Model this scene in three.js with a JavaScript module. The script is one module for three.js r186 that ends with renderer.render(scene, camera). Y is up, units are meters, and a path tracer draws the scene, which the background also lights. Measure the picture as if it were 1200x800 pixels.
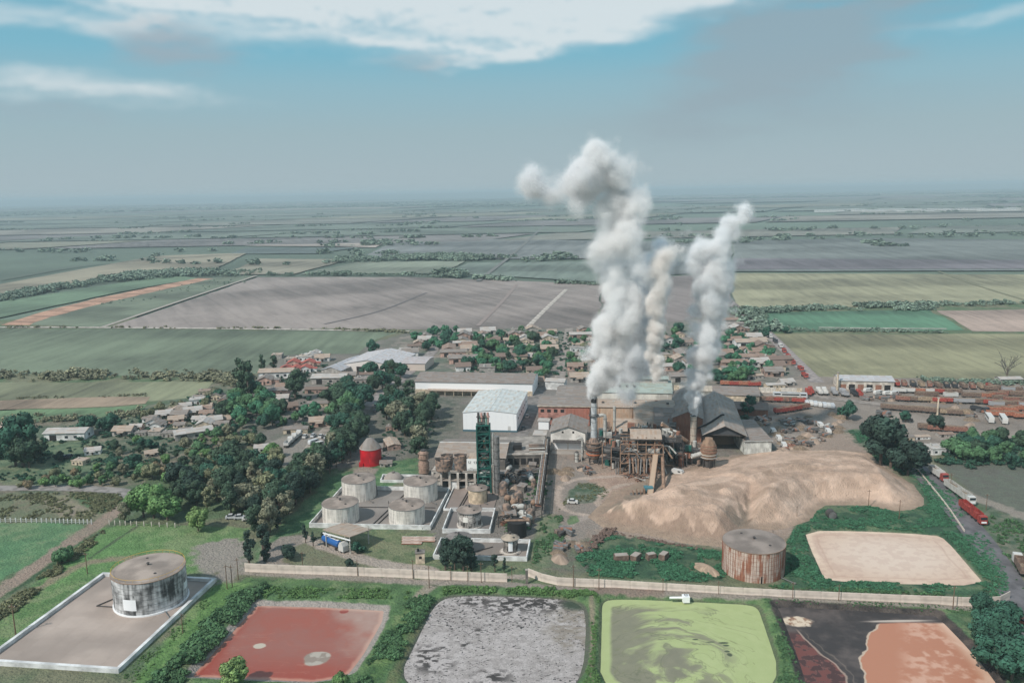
import * as THREE from 'three';
import { mergeGeometries } from 'three/addons/utils/BufferGeometryUtils.js';

// ---------------------------------------------------------------- camera
const { sin, cos, tan, atan2, abs, min, max, floor, sqrt, PI, hypot, exp, pow } = Math;
const EYE = 120, FOCAL = 960;
const scene = new THREE.Scene();
const camera = new THREE.PerspectiveCamera(45.24, 1.5, 1, 90000);
camera.rotation.order = 'YXZ';
camera.position.set(0, EYE, 0);
camera.rotation.set(-10.36 * PI / 180, 0, -1.0 * PI / 180);
camera.updateMatrixWorld(true);

// ---------------------------------------------------------------- noise and random numbers
function rng(seed) { let s = seed >>> 0; return () => { s = (s + 0x6D2B79F5) | 0; let t = Math.imul(s ^ (s >>> 15), 1 | s); t = (t + Math.imul(t ^ (t >>> 7), 61 | t)) ^ t; return ((t ^ (t >>> 14)) >>> 0) / 4294967296; }; }
const clamp = (x, a = 0, b = 1) => x < a ? a : x > b ? b : x;
const lerp = (a, b, t) => a + (b - a) * t;
const sstep = (a, b, x) => { const t = clamp((x - a) / (b - a)); return t * t * (3 - 2 * t); };
function hash2(ix, iy, s) { let h = Math.imul(ix, 374761393) + Math.imul(iy, 668265263) + Math.imul(s, 1442695041); h = Math.imul(h ^ (h >>> 13), 1274126177); return ((h ^ (h >>> 16)) >>> 0) / 4294967296; }
function vnoise(x, y, s = 0, per = 0) {
  const ix = floor(x), iy = floor(y), fx = x - ix, fy = y - iy, u = fx * fx * (3 - 2 * fx), v = fy * fy * (3 - 2 * fy);
  const m = per ? (k) => ((k % per) + per) % per : (k) => k;
  const x0 = m(ix), x1 = m(ix + 1), y0 = m(iy), y1 = m(iy + 1);
  return lerp(lerp(hash2(x0, y0, s), hash2(x1, y0, s), u), lerp(hash2(x0, y1, s), hash2(x1, y1, s), u), v);
}
function fbm(x, y, o = 4, s = 0, per = 0) { let a = 0.5, t = 0, n = 0; for (let i = 0; i < o; i++) { t += a * vnoise(x, y, s + i * 17, per); n += a; a *= 0.5; x *= 2; y *= 2; per *= 2; } return t / n; }
function vnoise3(x, y, z, s = 0) { const iz = floor(z), f = z - iz, u = f * f * (3 - 2 * f); return lerp(vnoise(x, y, s + iz * 101), vnoise(x, y, s + (iz + 1) * 101), u); }
function fbm3(x, y, z, o, s = 0) { let a = 0.5, t = 0, n = 0; for (let i = 0; i < o; i++) { t += a * vnoise3(x, y, z, s + i * 31); n += a; a *= 0.5; x *= 2.03; y *= 2.03; z *= 2.03; } return t / n; }
const lin8 = (c) => { c /= 255; return c <= 0.04045 ? c / 12.92 : pow((c + 0.055) / 1.055, 2.4); };

// ---------------------------------------------------------------- sky (air and clouds), sun, haze
function makeSky() {
  const W = 2048, H = 1024, d = new Float32Array(W * H * 4);
  const stops = [[0, 169, 185, 191], [1.5, 166, 184, 191], [4, 159, 183, 191], [7, 145, 184, 198], [9, 126, 182, 202], [12, 114, 175, 198], [25, 104, 158, 188], [90, 96, 142, 176]];
  const grad = (e) => { let i = 0; while (i < stops.length - 2 && e > stops[i + 1][0]) i++; const a = stops[i], b = stops[i + 1], t = clamp((e - a[0]) / (b[0] - a[0])); return [1, 2, 3].map((k) => lerp(lin8(a[k]), lin8(b[k]), t)); };
  const white = [226, 232, 234].map(lin8), grey = [152, 168, 178].map(lin8), mauve = [160, 172, 182].map(lin8);
  // clouds in view: azimuth, elevation, half width, half height (degrees), tilt, amount, kind
  const blobs = [
    [0, 12.9, 40, 1.3, 0, 0.3, 0], [-12, 13.2, 12, 2.6, 0, 1.2, 0], [-1, 12.4, 9, 2.2, 0.03, 1.0, 0], [-20, 12.6, 7, 2.2, 0, 0.6, 0], [8, 11.6, 9.5, 1.2, 0.17, 1.15, 0], [15, 12.7, 6, 0.8, 0.1, 0.8, 0],
    [-7, 9.6, 7, 0.38, -0.04, 0.8, 0], [2, 9.5, 6, 0.6, 0.12, 0.85, 0], [-2, 8.6, 5, 0.3, 0.06, 0.5, 0], [-27, 6.6, 8, 0.8, -0.03, 0.5, 0], [-24, 10.4, 3.2, 0.55, 0.1, 0.5, 0], [31, 12.2, 3, 0.7, 0.1, 0.55, 0], [-31, 10.2, 4, 0.5, 0, 0.35, 0],
    [-22, 9.2, 4.4, 1.7, -0.1, 1.0, 1], [-6.5, 8.2, 3.4, 1.0, 0.05, 0.75, 1], [-29, 5.2, 6, 1.0, -0.05, 0.6, 1], [-15, 5, 4, 0.4, 0, 0.3, 1],
    [16.5, 9.8, 4.6, 2.0, 0.1, 1.1, 2], [21, 8.6, 4.6, 2.6, 0.2, 1.1, 2], [15, 7, 5, 2.4, 0.2, 0.7, 2], [27, 11.4, 7, 1.0, 0.1, 0.9, 2], [12, 4.5, 8, 2.6, 0, 0.5, 2], [24, 5, 6, 2.5, 0, 0.35, 2], [23, 12.4, 7, 0.5, 0.05, 0.5, 0], [30, 9.4, 5, 0.5, 0.08, 0.3, 0], [4, 7.2, 6, 0.5, 0.05, 0.3, 1],
  ];
  for (let r = 0; r < H; r++) {
    const el = ((r + 0.5) / H - 0.5) * 180;
    for (let c = 0; c < W; c++) {
      const o = (r * W + c) * 4;
      if (el < -1) { d[o] = 0.12; d[o + 1] = 0.14; d[o + 2] = 0.13; d[o + 3] = 1; continue; }
      const round = ((c + 0.5) / W - 0.5) * 2 * PI, x = cos(round), z = sin(round), az = atan2(x, -z) * 180 / PI;
      const col = grad(max(0, el));
      const inV = 1 - sstep(34, 44, abs(az)), low = 1 - sstep(12.5, 16, el), here = inV * low;
      let w = 0, g = 0, sm = 0;
      if (here > 0) {
        const wx = (fbm(az * 0.22, el * 0.9, 4, 5) - 0.5), wy = (fbm(az * 0.25 + 40, el * 1.1, 4, 9) - 0.5);
        const fine = 0.6 * fbm(az * 0.3 + wx * 3, el * 2.3 + wy * 2 + az * 0.06, 6, 21) + 0.4 * fbm(az * 1.1 + wx * 6, el * 4.5 + wy * 5, 4, 23);
        for (const [a, e, hw, hh, ti, am, k] of blobs) {
          const dx = az - a + wx * 5 * (k ? 1 : 1.4), dy0 = el - e + wy * (k === 2 ? 3 : 1.4), dy = dy0 - dx * ti, q = (dx / hw) ** 2 + (dy / hh) ** 2;
          if (q > 4) continue;
          const v = am * exp(-q * 1.1);
          if (k === 0) w += v; else if (k === 1) g += v; else sm += v;
        }
        w = clamp(1.35 * w * (0.16 + 1.2 * sstep(0.12, 0.88, fine)) - 0.05); w = min(0.9, w * (1.3 - 0.35 * w)); g = sstep(0.15, 1.1, g * (0.5 + fine * 0.9)) * 0.75; sm = sstep(0.0, 1.2, sm * (0.55 + fine * 0.8)) * 0.75;
      }
      let far = 0;
      if (here < 1) {
        const k = 1 / (sin(max(el, 0.5) * PI / 180) + 0.12), px = cos(el * PI / 180) * x * k, pz = cos(el * PI / 180) * z * k;
        far = sstep(0.36, 0.62, fbm(px * 1.1 + 3, pz * 1.1 + 8, 5, 77)) * 0.85 * sstep(3, 11, el) * (1 - here);
      }
      for (let i = 0; i < 3; i++) {
        let v = col[i];
        v = lerp(v, white[i] * 0.92, far);
        v = lerp(v, white[i], w * here * 0.9);
        v = lerp(v, mauve[i], g * here);
        v = lerp(v, grey[i], sm * here);
        d[o + i] = v;
      }
      d[o + 3] = 1;
    }
  }
  const t = new THREE.DataTexture(d, W, H, THREE.RGBAFormat, THREE.FloatType);
  t.mapping = THREE.EquirectangularReflectionMapping; t.magFilter = THREE.LinearFilter; t.colorSpace = THREE.NoColorSpace; t.needsUpdate = true;
  return t;
}
scene.background = makeSky();
scene.environment = scene.background;
const SUN_DIR = new THREE.Vector3(-0.56, 0.76, 0.50).normalize();
const sun = new THREE.DirectionalLight(new THREE.Color(1.0, 0.94, 0.865), 3.8);
sun.position.copy(SUN_DIR).multiplyScalar(900).add(new THREE.Vector3(0, 0, -400));
sun.target.position.set(0, 0, -400);
sun.castShadow = true; sun.shadow.radius = 4; sun.shadow.mapSize.set(4096, 4096);
Object.assign(sun.shadow.camera, { left: -600, right: 600, top: 500, bottom: -500, near: 10, far: 2500 });
scene.add(sun, sun.target);
scene.fog = new THREE.FogExp2(new THREE.Color(0.72, 0.90, 0.97), 1.2e-4);
const renderer = new THREE.WebGLRenderer({ antialias: true });
renderer.toneMapping = THREE.LinearToneMapping;
renderer.toneMappingExposure = 1.0;
renderer.shadowMap.enabled = true;
// ---------------------------------------------------------------- from the surveyed photograph to the ground
const CQ = camera.quaternion;
const ray = (u, v) => new THREE.Vector3((u - 600) / FOCAL, (400 - v) / FOCAL, -1).applyQuaternion(CQ);
const G = (u, v, h = 0) => { const d = ray(u, v), t = (h - EYE) / min(d.y, -0.004); return new THREE.Vector3(d.x * t, h, d.z * t); };
const hAt = (p, u, v) => { const d = ray(u, v); return EYE + d.y * (p.z / d.z); };               // height seen at u,v above the spot p
const pxm = (p) => { const a = new THREE.Vector3(p.x, p.y, p.z).sub(camera.position).applyQuaternion(CQ.clone().invert()); return -a.z / FOCAL; };   // metres to a pixel at p
const VP = new THREE.Matrix4();
const project = (p) => { const a = new THREE.Vector3(p.x, p.y, p.z).sub(camera.position).applyQuaternion(CQ.clone().invert()); return [600 + FOCAL * a.x / -a.z, 400 - FOCAL * a.y / -a.z, -a.z]; };
const dist = (a, b) => hypot(a.x - b.x, a.z - b.z);
const poly = (list, h = 0) => list.map(([u, v]) => { const p = G(u, v, h); return [p.x, p.z]; });
function inside(P, x, z) { let c = false; for (let i = 0, j = P.length - 1; i < P.length; j = i++) { const a = P[i], b = P[j]; if ((a[1] > z) !== (b[1] > z) && x < (b[0] - a[0]) * (z - a[1]) / (b[1] - a[1]) + a[0]) c = !c; } return c; }
function segDist(x, z, a, b) { const dx = b[0] - a[0], dz = b[1] - a[1], t = clamp(((x - a[0]) * dx + (z - a[1]) * dz) / (dx * dx + dz * dz + 1e-9)); return hypot(x - a[0] - dx * t, z - a[1] - dz * t); }
function sdf(P, x, z) { let m = 1e9; for (let i = 0, j = P.length - 1; i < P.length; j = i++) m = min(m, segDist(x, z, P[i], P[j])); return inside(P, x, z) ? m : -m; }
const boxOf = (P, pad = 0) => { let a = [1e9, 1e9, -1e9, -1e9]; for (const [x, z] of P) a = [min(a[0], x - pad), min(a[1], z - pad), max(a[2], x + pad), max(a[3], z + pad)]; return a; };
function chaikin(P, n = 2) { for (let k = 0; k < n; k++) { const q = []; for (let i = 0; i < P.length; i++) { const a = P[i], b = P[(i + 1) % P.length]; q.push([lerp(a[0], b[0], 0.25), lerp(a[1], b[1], 0.25)], [lerp(a[0], b[0], 0.75), lerp(a[1], b[1], 0.75)]); } P = q; } return P; }

// ---------------------------------------------------------------- names and labels
const used = {};
const numbered = (n) => { const k = used[n] = (used[n] ?? -1) + 1; return k ? n + '_' + String(k).padStart(3, '0') : n; };
const labelled = [];
function tag(o, label, category, group) { o.userData = { label, category }; if (group) o.userData.group = group; labelled.push(o); return o; }
function thing(name, label, category, p = [0, 0, 0], ry = 0, group) {
  const o = new THREE.Group(); o.name = numbered(name); if (p.isVector3) o.position.copy(p); else o.position.set(...p); o.rotation.y = ry; scene.add(o);
  return tag(o, label, category, group);
}
function shadowed(m) { m.castShadow = true; m.receiveShadow = true; return m; }
function part(parent, name, geo, mat, pos, ry) { const m = shadowed(new THREE.Mesh(Array.isArray(geo) ? merge(geo) : geo, mat)); m.name = name; if (pos) m.position.set(...pos); if (ry) m.rotation.y = ry; parent.add(m); return m; }
function setting(name, geo, mat, kind = 'structure') { const m = shadowed(new THREE.Mesh(Array.isArray(geo) ? merge(geo) : geo, mat)); m.name = numbered(name); m.userData.kind = kind; scene.add(m); return m; }
function copyOf(src, p, ry, label, category, group, s) { const c = src.clone(); c.name = numbered(src.name.replace(/_\d+$/, '')); c.position.copy(p.isVector3 ? p : new THREE.Vector3(...p)); c.rotation.y = ry; if (s) c.scale.set(...(Array.isArray(s) ? s : [s, s, s])); scene.add(c); return tag(c, label, category, group); }

// ---------------------------------------------------------------- geometry
function boxUV(g) {
  g = g.index ? g.toNonIndexed() : g;
  const p = g.attributes.position, n = g.attributes.normal, uv = new Float32Array(p.count * 2);
  for (let i = 0; i < p.count; i += 3) {
    const ax = abs(n.getX(i)) + abs(n.getX(i + 1)) + abs(n.getX(i + 2)), ay = abs(n.getY(i)) + abs(n.getY(i + 1)) + abs(n.getY(i + 2)), az = abs(n.getZ(i)) + abs(n.getZ(i + 1)) + abs(n.getZ(i + 2));
    for (let k = i; k < i + 3; k++) { const x = p.getX(k), y = p.getY(k), z = p.getZ(k); if (ay >= ax && ay >= az) { uv[2 * k] = x; uv[2 * k + 1] = -z; } else if (ax > az) { uv[2 * k] = z; uv[2 * k + 1] = y; } else { uv[2 * k] = x; uv[2 * k + 1] = y; } }
  }
  g.setAttribute('uv', new THREE.BufferAttribute(uv, 2)); return g;
}
const merge = (list) => { const l = list.map((g) => { g = g.index ? g.toNonIndexed() : g; for (const k of Object.keys(g.attributes)) if (!['position', 'normal', 'uv'].includes(k)) g.deleteAttribute(k); return g; }); return l.length === 1 ? l[0] : mergeGeometries(l, false); };
const Bx = (w, h, d, x = 0, y = 0, z = 0, ry = 0, rx = 0, rz = 0) => { const g = new THREE.BoxGeometry(w, h, d); g.translate(0, h / 2, 0); const b = boxUV(g); if (rx) b.rotateX(rx); if (rz) b.rotateZ(rz); if (ry) b.rotateY(ry); b.translate(x, y, z); return b; };
const Cy = (r0, r1, h, x = 0, y = 0, z = 0, seg = 12, open = false) => { const g = new THREE.CylinderGeometry(r1, r0, h, seg, 1, open); const uv = g.attributes.uv; for (let i = 0; i < uv.count; i++) uv.setXY(i, uv.getX(i) * 2 * PI * max(r0, r1), uv.getY(i) * max(h, 1)); g.translate(x, y + h / 2, z); return g.toNonIndexed(); };
const V = (x, y, z) => new THREE.Vector3(x, y, z);
function Bar(a, b, r = 0.1, seg = 4) { a = a.isVector3 ? a : V(...a); b = b.isVector3 ? b : V(...b); const d = b.clone().sub(a), L = d.length(), g = new THREE.CylinderGeometry(r, r, L, seg); g.applyQuaternion(new THREE.Quaternion().setFromUnitVectors(V(0, 1, 0), d.normalize())); g.translate((a.x + b.x) / 2, (a.y + b.y) / 2, (a.z + b.z) / 2); return boxUV(g); }
const Lathe = (pts, seg = 32) => { const g = new THREE.LatheGeometry(pts.map(([r, y]) => new THREE.Vector2(max(r, 0.001), y)), seg); let R = 0, len = 0; for (const p of pts) R = max(R, p[0]); const uv = g.attributes.uv; for (let i = 0; i < uv.count; i++) uv.setXY(i, uv.getX(i) * 2 * PI * R, g.attributes.position.getY(i)); return g.toNonIndexed(); };
const Dome = (pts, seg = 32) => { const g = Lathe(pts, seg), uv = g.attributes.uv, p = g.attributes.position; for (let i = 0; i < uv.count; i++) uv.setXY(i, p.getX(i) + 3, p.getZ(i) + 5); return g; };
const Ring = (r, y, t = 0.12, seg = 40) => { const g = new THREE.TorusGeometry(r, t, 5, seg); g.rotateX(PI / 2); g.translate(0, y, 0); return g.toNonIndexed(); };
const Tube = (pts, r, seg = 8, n) => boxUV(new THREE.TubeGeometry(new THREE.CatmullRomCurve3(pts.map((p) => p.isVector3 ? p : V(...p)), false, 'catmullrom', 0.2), n ?? pts.length * 5, r, seg));
// a solid whose end is the outline (x,y) and that runs from z0 back to z0 - len
function Prism(outline, len, z0 = 0) { const s = new THREE.Shape(outline.map(([x, y]) => new THREE.Vector2(x, y))), g = new THREE.ExtrudeGeometry(s, { depth: len, bevelEnabled: false }); g.translate(0, 0, z0 - len); return boxUV(g); }
// a flat polygon on the ground, counted from [x, z] pairs, cut into triangles; uv in metres turned by ang
function Sheet(P, y, ang = 0) {
  const s = new THREE.Shape(P.map(([x, z]) => new THREE.Vector2(x, -z))), g = new THREE.ShapeGeometry(s); g.rotateX(-PI / 2); g.translate(0, y, 0);
  const p = g.attributes.position, uv = g.attributes.uv, c = cos(ang), q = sin(ang);
  for (let i = 0; i < p.count; i++) uv.setXY(i, p.getX(i) * c + p.getZ(i) * q, -p.getX(i) * q + p.getZ(i) * c);
  return g.toNonIndexed();
}
// a strip of even width along [x, z] points
function Ribbon(P, w, y, crown = 0) {
  const pos = [], uv = [], idx = []; let L = 0;
  for (let i = 0; i < P.length; i++) {
    const a = P[max(0, i - 1)], b = P[min(P.length - 1, i + 1)], dx = b[0] - a[0], dz = b[1] - a[1], l = hypot(dx, dz) || 1, nx = -dz / l, nz = dx / l, W = Array.isArray(w) ? w[i] : w;
    if (i) L += hypot(P[i][0] - P[i - 1][0], P[i][1] - P[i - 1][1]);
    pos.push(P[i][0] + nx * W / 2, y, P[i][1] + nz * W / 2, P[i][0] - nx * W / 2, y, P[i][1] - nz * W / 2); uv.push(0, L, W, L);
    if (i) { const k = 2 * i; idx.push(k - 2, k - 1, k, k - 1, k + 1, k); }
  }
  const g = new THREE.BufferGeometry(); g.setAttribute('position', new THREE.Float32BufferAttribute(pos, 3)); g.setAttribute('uv', new THREE.Float32BufferAttribute(uv, 2)); g.setIndex(idx); g.computeVertexNormals();
  if (g.attributes.normal.getY(0) < 0) { idx.reverse(); g.setIndex(idx); g.computeVertexNormals(); }
  return g.toNonIndexed();
}
function curve2(list, n = 40) { const c = new THREE.CatmullRomCurve3(list.map(([u, v]) => G(u, v)), false, 'centripetal'); return c.getPoints(n).map((p) => [p.x, p.z]); }

// ---------------------------------------------------------------- textures and materials
function tex(n, m, fn, srgb = false, rep = true) {
  const d = new Uint8Array(n * m * 4);
  for (let j = 0; j < m; j++) for (let i = 0; i < n; i++) { const v = fn(i / n, j / m, i, j), o = (j * n + i) * 4; if (typeof v === 'number') d[o] = d[o + 1] = d[o + 2] = clamp(v) * 255; else for (let c = 0; c < 3; c++) d[o + c] = clamp(v[c]) * 255; d[o + 3] = 255; }
  const t = new THREE.DataTexture(d, n, m); t.magFilter = THREE.LinearFilter; t.minFilter = THREE.LinearMipmapLinearFilter; t.generateMipmaps = true; t.wrapS = t.wrapT = rep ? THREE.RepeatWrapping : THREE.ClampToEdgeWrapping; if (srgb) t.colorSpace = THREE.SRGBColorSpace; t.needsUpdate = true; return t;
}
const stretched = (t, w, h) => { const c = t.clone(); c.repeat.set(1 / w, 1 / h); c.needsUpdate = true; return c; };
const T = {
  noise: tex(512, 512, (x, y) => 0.62 + 0.38 * sstep(0.25, 0.75, fbm(x * 6, y * 6, 6, 3, 6)) - 0.12 * (vnoise(x * 256, y * 256, 8, 256))),
  panel: tex(512, 512, (x, y) => { const k = floor(x * 16), r = floor(y * 4), ru = hash2(k, r, 77) > 0.86 ? 0.6 : sstep(0.6, 0.75, fbm(x * 7, y * 5, 4, 78, 7)) * 0.5, v = 0.66 + 0.16 * hash2(k, r, 4) + 0.2 * fbm(x * 8, y * 8, 5, 6, 8) - (abs(x * 16 - k - 0.5) > 0.46 ? 0.06 : 0) - (abs(y * 4 - r - 0.5) > 0.485 ? 0.08 : 0) + 0.02 * sin(x * 512 * PI * 2 / 8); return [v * (1 - ru * 0.12), v * (1 - ru * 0.3), v * (1 - ru * 0.42)]; }),
  corr: tex(256, 64, (x) => 0.5 + 0.5 * sin(x * 2 * PI * 32)),
  streak: tex(512, 512, (x, y) => { const s = fbm(x * 48, y * 2, 4, 11, 48) , b = fbm(x * 10, y * 5, 4, 12, 10); return 0.62 + 0.38 * sstep(0.3, 0.62, s * 0.65 + b * 0.35 - 0.1 * sin(y * PI * 2) * 0 ); }),
  soot: tex(512, 512, (x, y) => { const s = fbm(x * 60, y * 4, 5, 14, 60), b = fbm(x * 5, y * 4, 5, 15, 5), c = fbm(x * 30, y * 24, 4, 16, 30); return 0.07 + 0.93 * sstep(0.34, 0.68, s * 0.36 + b * 0.4 + c * 0.24); }),
  rust: tex(512, 512, (x, y) => { const s = fbm(x * 40, y * 2, 5, 31, 40), b = fbm(x * 8, y * 6, 4, 32, 8), k = sstep(0.44, 0.64, s * 0.85 + b * 0.15); return [lerp(0.56, 0.33, k), lerp(0.455, 0.145, k), lerp(0.385, 0.09, k)].map((c, i) => c * (0.75 + 0.35 * fbm(x * 32, y * 32, 3, 35, 32))); }),
  rustdark: tex(512, 512, (x, y) => { const b = fbm(x * 9, y * 9, 5, 41, 9), k = sstep(0.35, 0.65, b); return [lerp(0.12, 0.31, k), lerp(0.10, 0.215, k), lerp(0.09, 0.165, k)].map((c) => c * (0.7 + 0.5 * fbm(x * 40, y * 40, 3, 45, 40))); }),
  slab: tex(512, 512, (x, y) => 0.7 + 0.26 * sstep(0.25, 0.8, fbm(x * 5, y * 5, 6, 51, 5)) - 0.1 * sstep(0.55, 0.8, fbm(x * 3, y * 3, 4, 57, 3))),
  rows: tex(512, 512, (x, y) => 0.74 + 0.2 * fbm(x * 5, y * 5, 6, 61, 5) + 0.05 * sin(x * 2 * PI * 48) + 0.12 * (fbm(x * 64, y * 3, 3, 63, 64) - 0.5)),
  blotch: tex(1024, 1024, (x, y) => 0.5 + 0.4 * sstep(0.25, 0.75, fbm(x * 4, y * 4, 7, 71, 4)) - (abs(((x * 14) % 1) - 0.5) > 0.47 ? 0.07 : 0) + 0.42 * (fbm(x * 90, y * 6, 4, 73, 90) - 0.5) + 0.16 * (vnoise(x * 300, y * 300, 75, 300) - 0.4)),
  bump: tex(512, 512, (x, y) => fbm(x * 32, y * 32, 4, 81, 32)),
  tiles: tex(256, 256, (x, y) => 0.6 + 0.4 * (x * 32 % 1) * 0.6 + 0.2 * hash2(floor(x * 32), floor(y * 16), 9) - ((y * 16 % 1) < 0.15 ? 0.15 : 0)),
};
const mats = {};
function mat(r, g, b, o = {}) {          // the colour as the surface shows it in full daylight, in sRGB
  const key = [r, g, b, JSON.stringify(o, (k, v) => v?.isTexture ? v.uuid : v)].join();
  if (mats[key]) return mats[key];
  const L = o.lit ?? 1.0, m = new THREE.MeshStandardMaterial({ color: new THREE.Color().setRGB(lin8(r) / L, lin8(g) / L, lin8(b) / L), roughness: o.rough ?? 0.85, metalness: o.metal ?? 0 });
  if (o.map) { m.map = stretched(o.map, o.w ?? 16, o.h ?? o.w ?? 16); m.color.multiplyScalar(o.gain ?? 1.18); }
  if (o.bump) { m.bumpMap = stretched(o.bump, o.bw ?? 8, o.bh ?? o.bw ?? 8); m.bumpScale = o.bs ?? 0.05; }
  if (o.side) m.side = THREE.DoubleSide;
  return mats[key] = m;
}
const M = {
  white: mat(226, 226, 224, { map: T.noise, w: 14, gain: 1.1 }), whiteClean: mat(236, 237, 238, { rough: 0.6 }), offwhite: mat(205, 198, 188, { map: T.streak, w: 18, h: 9, gain: 1.2 }),
  conc: mat(165, 155, 146, { map: T.slab, w: 22 }), concPale: mat(205, 196, 186, { map: T.noise, w: 9 }), concDark: mat(120, 114, 108, { map: T.noise, w: 9 }),
  roofGrey: mat(140, 132, 126, { map: T.panel, w: 17, bump: T.corr, bw: 8, bs: 0.05 }), roofDark: mat(138, 129, 123, { map: T.panel, w: 17, bump: T.corr, bw: 8, bs: 0.05 }), roofPale: mat(196, 200, 198, { map: T.panel, w: 17, gain: 1.12 }), roofGreen: mat(158, 168, 160, { map: T.panel, w: 17 }), roofTan: mat(168, 152, 138, { map: T.panel, w: 15 }), roofLight: mat(176, 171, 166, { map: T.panel, w: 17 }),
  roofRust: mat(150, 112, 96, { map: T.panel, w: 13 }), roofTile: mat(172, 92, 80, { map: T.tiles, w: 6, h: 6 }), roofBrown: mat(128, 100, 86, { map: T.tiles, w: 6 }),
  brick: mat(176, 128, 116, { map: T.noise, w: 9 }), tanWall: mat(190, 164, 142, { map: T.panel, w: 12 }), redWall: mat(168, 112, 98, { map: T.panel, w: 11 }), rustWall: mat(146, 104, 86, { map: T.panel, w: 12 }),
  creamWall: mat(206, 190, 168, { map: T.noise, w: 8 }), pinkWall: mat(198, 164, 150, { map: T.noise, w: 8 }), blueWall: mat(150, 176, 196, { map: T.noise, w: 8 }), greyWall: mat(170, 164, 158, { map: T.noise, w: 8 }), yellowWall: mat(214, 186, 130, { map: T.noise, w: 8 }),
  glass: mat(42, 50, 56, { rough: 0.25 }), dark: mat(38, 36, 36), black: mat(26, 26, 27, { rough: 0.7 }), doorDark: mat(84, 70, 62),
  steel: mat(128, 126, 124, { map: T.noise, w: 5, rough: 0.6, metal: 0.2 }), steelDark: mat(74, 70, 68, { map: T.noise, w: 5, rough: 0.7 }), steelBlue: mat(178, 181, 182, { map: T.streak, w: 9, h: 7, rough: 0.55 }), steelPale: mat(178, 176, 170, { map: T.streak, w: 9, h: 6, rough: 0.6 }), green: mat(28, 92, 82, { map: T.noise, w: 4, rough: 0.6 }), greenPale: mat(120, 150, 140, { map: T.noise, w: 4 }), rustBrown: new THREE.MeshStandardMaterial({ map: stretched(T.rustdark, 9, 9), roughness: 0.9 }), rust: new THREE.MeshStandardMaterial({ map: stretched(T.rust, 24, 10), roughness: 0.85 }), rustLight: mat(150, 122, 102, { map: T.noise, w: 5 }),
  red: mat(205, 30, 42, { rough: 0.45, map: T.noise, w: 18, gain: 1.1 }), redTruck: mat(158, 62, 54, { map: T.noise, w: 4, rough: 0.6 }), blue: mat(36, 92, 156, { rough: 0.4 }), yellow: mat(214, 168, 70), orange: mat(196, 108, 66), wood: mat(120, 96, 78, { map: T.noise, w: 3 }), cane: mat(152, 132, 112, { map: T.noise, w: 3, bump: T.bump, bw: 4, bs: 0.4 }), rubber: mat(40, 38, 38),
  asphalt: mat(112, 111, 112, { map: T.noise, w: 14 }), gravel: mat(136, 128, 122, { map: T.noise, w: 11 }), dirt: mat(158, 138, 122, { map: T.noise, w: 10 }),
};
// ---------------------------------------------------------------- the ground
const POND = {
  red: poly([[301, 710], [378, 712], [449, 716], [447, 728], [424, 768], [408, 789], [388, 795], [366, 798], [226, 792], [262, 753]], -0.6),
  scum: chaikin(poly([[512, 704], [540, 698], [610, 700], [683, 704], [690, 735], [684, 802], [640, 812], [560, 812], [462, 806], [494, 742]], -0.6), 2),
  green: chaikin(poly([[705, 722], [705.5, 707], [716, 702.5], [760, 703.5], [830, 706.5], [880, 709], [890, 713], [895, 728], [922, 808], [820, 820], [702, 812], [704, 750]], -0.6), 2),
  dark: chaikin(poly([[909, 710], [915, 718], [932, 762], [950, 815], [1060, 825], [1176, 812], [1142, 768], [1098, 722], [1090, 721.5], [1000, 716]], -0.6), 1),
  beige: chaikin(poly([[944, 622], [950, 640], [966, 676], [970, 680], [1050, 684], [1155, 686], [1140, 669], [1108, 632], [1096, 627], [1010, 622.5]], -0.6), 1),
};
const HEAP = [
  poly([[688, 606], [708, 620], [760, 627], [800, 636], [846, 641], [872, 641], [884, 622], [900, 604], [930, 585], [990, 560], [990, 470], [740, 470], [715, 580]]),
  poly([[858, 634], [876, 632], [894, 622], [930, 620], [950, 612], [958, 599], [970, 592], [1015, 592], [1050, 599], [1072, 597], [1083, 592], [1084, 584], [1072, 568], [1034, 545], [990, 500], [800, 500], [800, 570], [850, 594], [862, 612]]),
];
const WALL_LINE = curve2([[288, 663.5], [380, 667], [500, 672], [616, 676.5]], 30);
const SHEETS = [{ x0: -290, x1: 290, z0: -470, z1: -140, n: 2048, m: 1166, cell: 1.25 }, { x0: -620, x1: 620, z0: -830, z1: -470, n: 2048, m: 595, cell: 12 }];
// zones: outline or [line, width], two colours mixed by noise, softness and raggedness in metres
const zone = [];
const Zp = (pts, a, b, soft = 1, rag = 2, sc = 0.12) => zone.push({ P: poly(pts), a: a.map(lin8), b: b.map(lin8), soft, rag, sc });
const Zl = (pts, w, a, b, soft = 0.8, rag = 1.2, sc = 0.15) => zone.push({ L: curve2(pts, pts.length * 6), w, a: a.map(lin8), b: b.map(lin8), soft, rag, sc });
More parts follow.
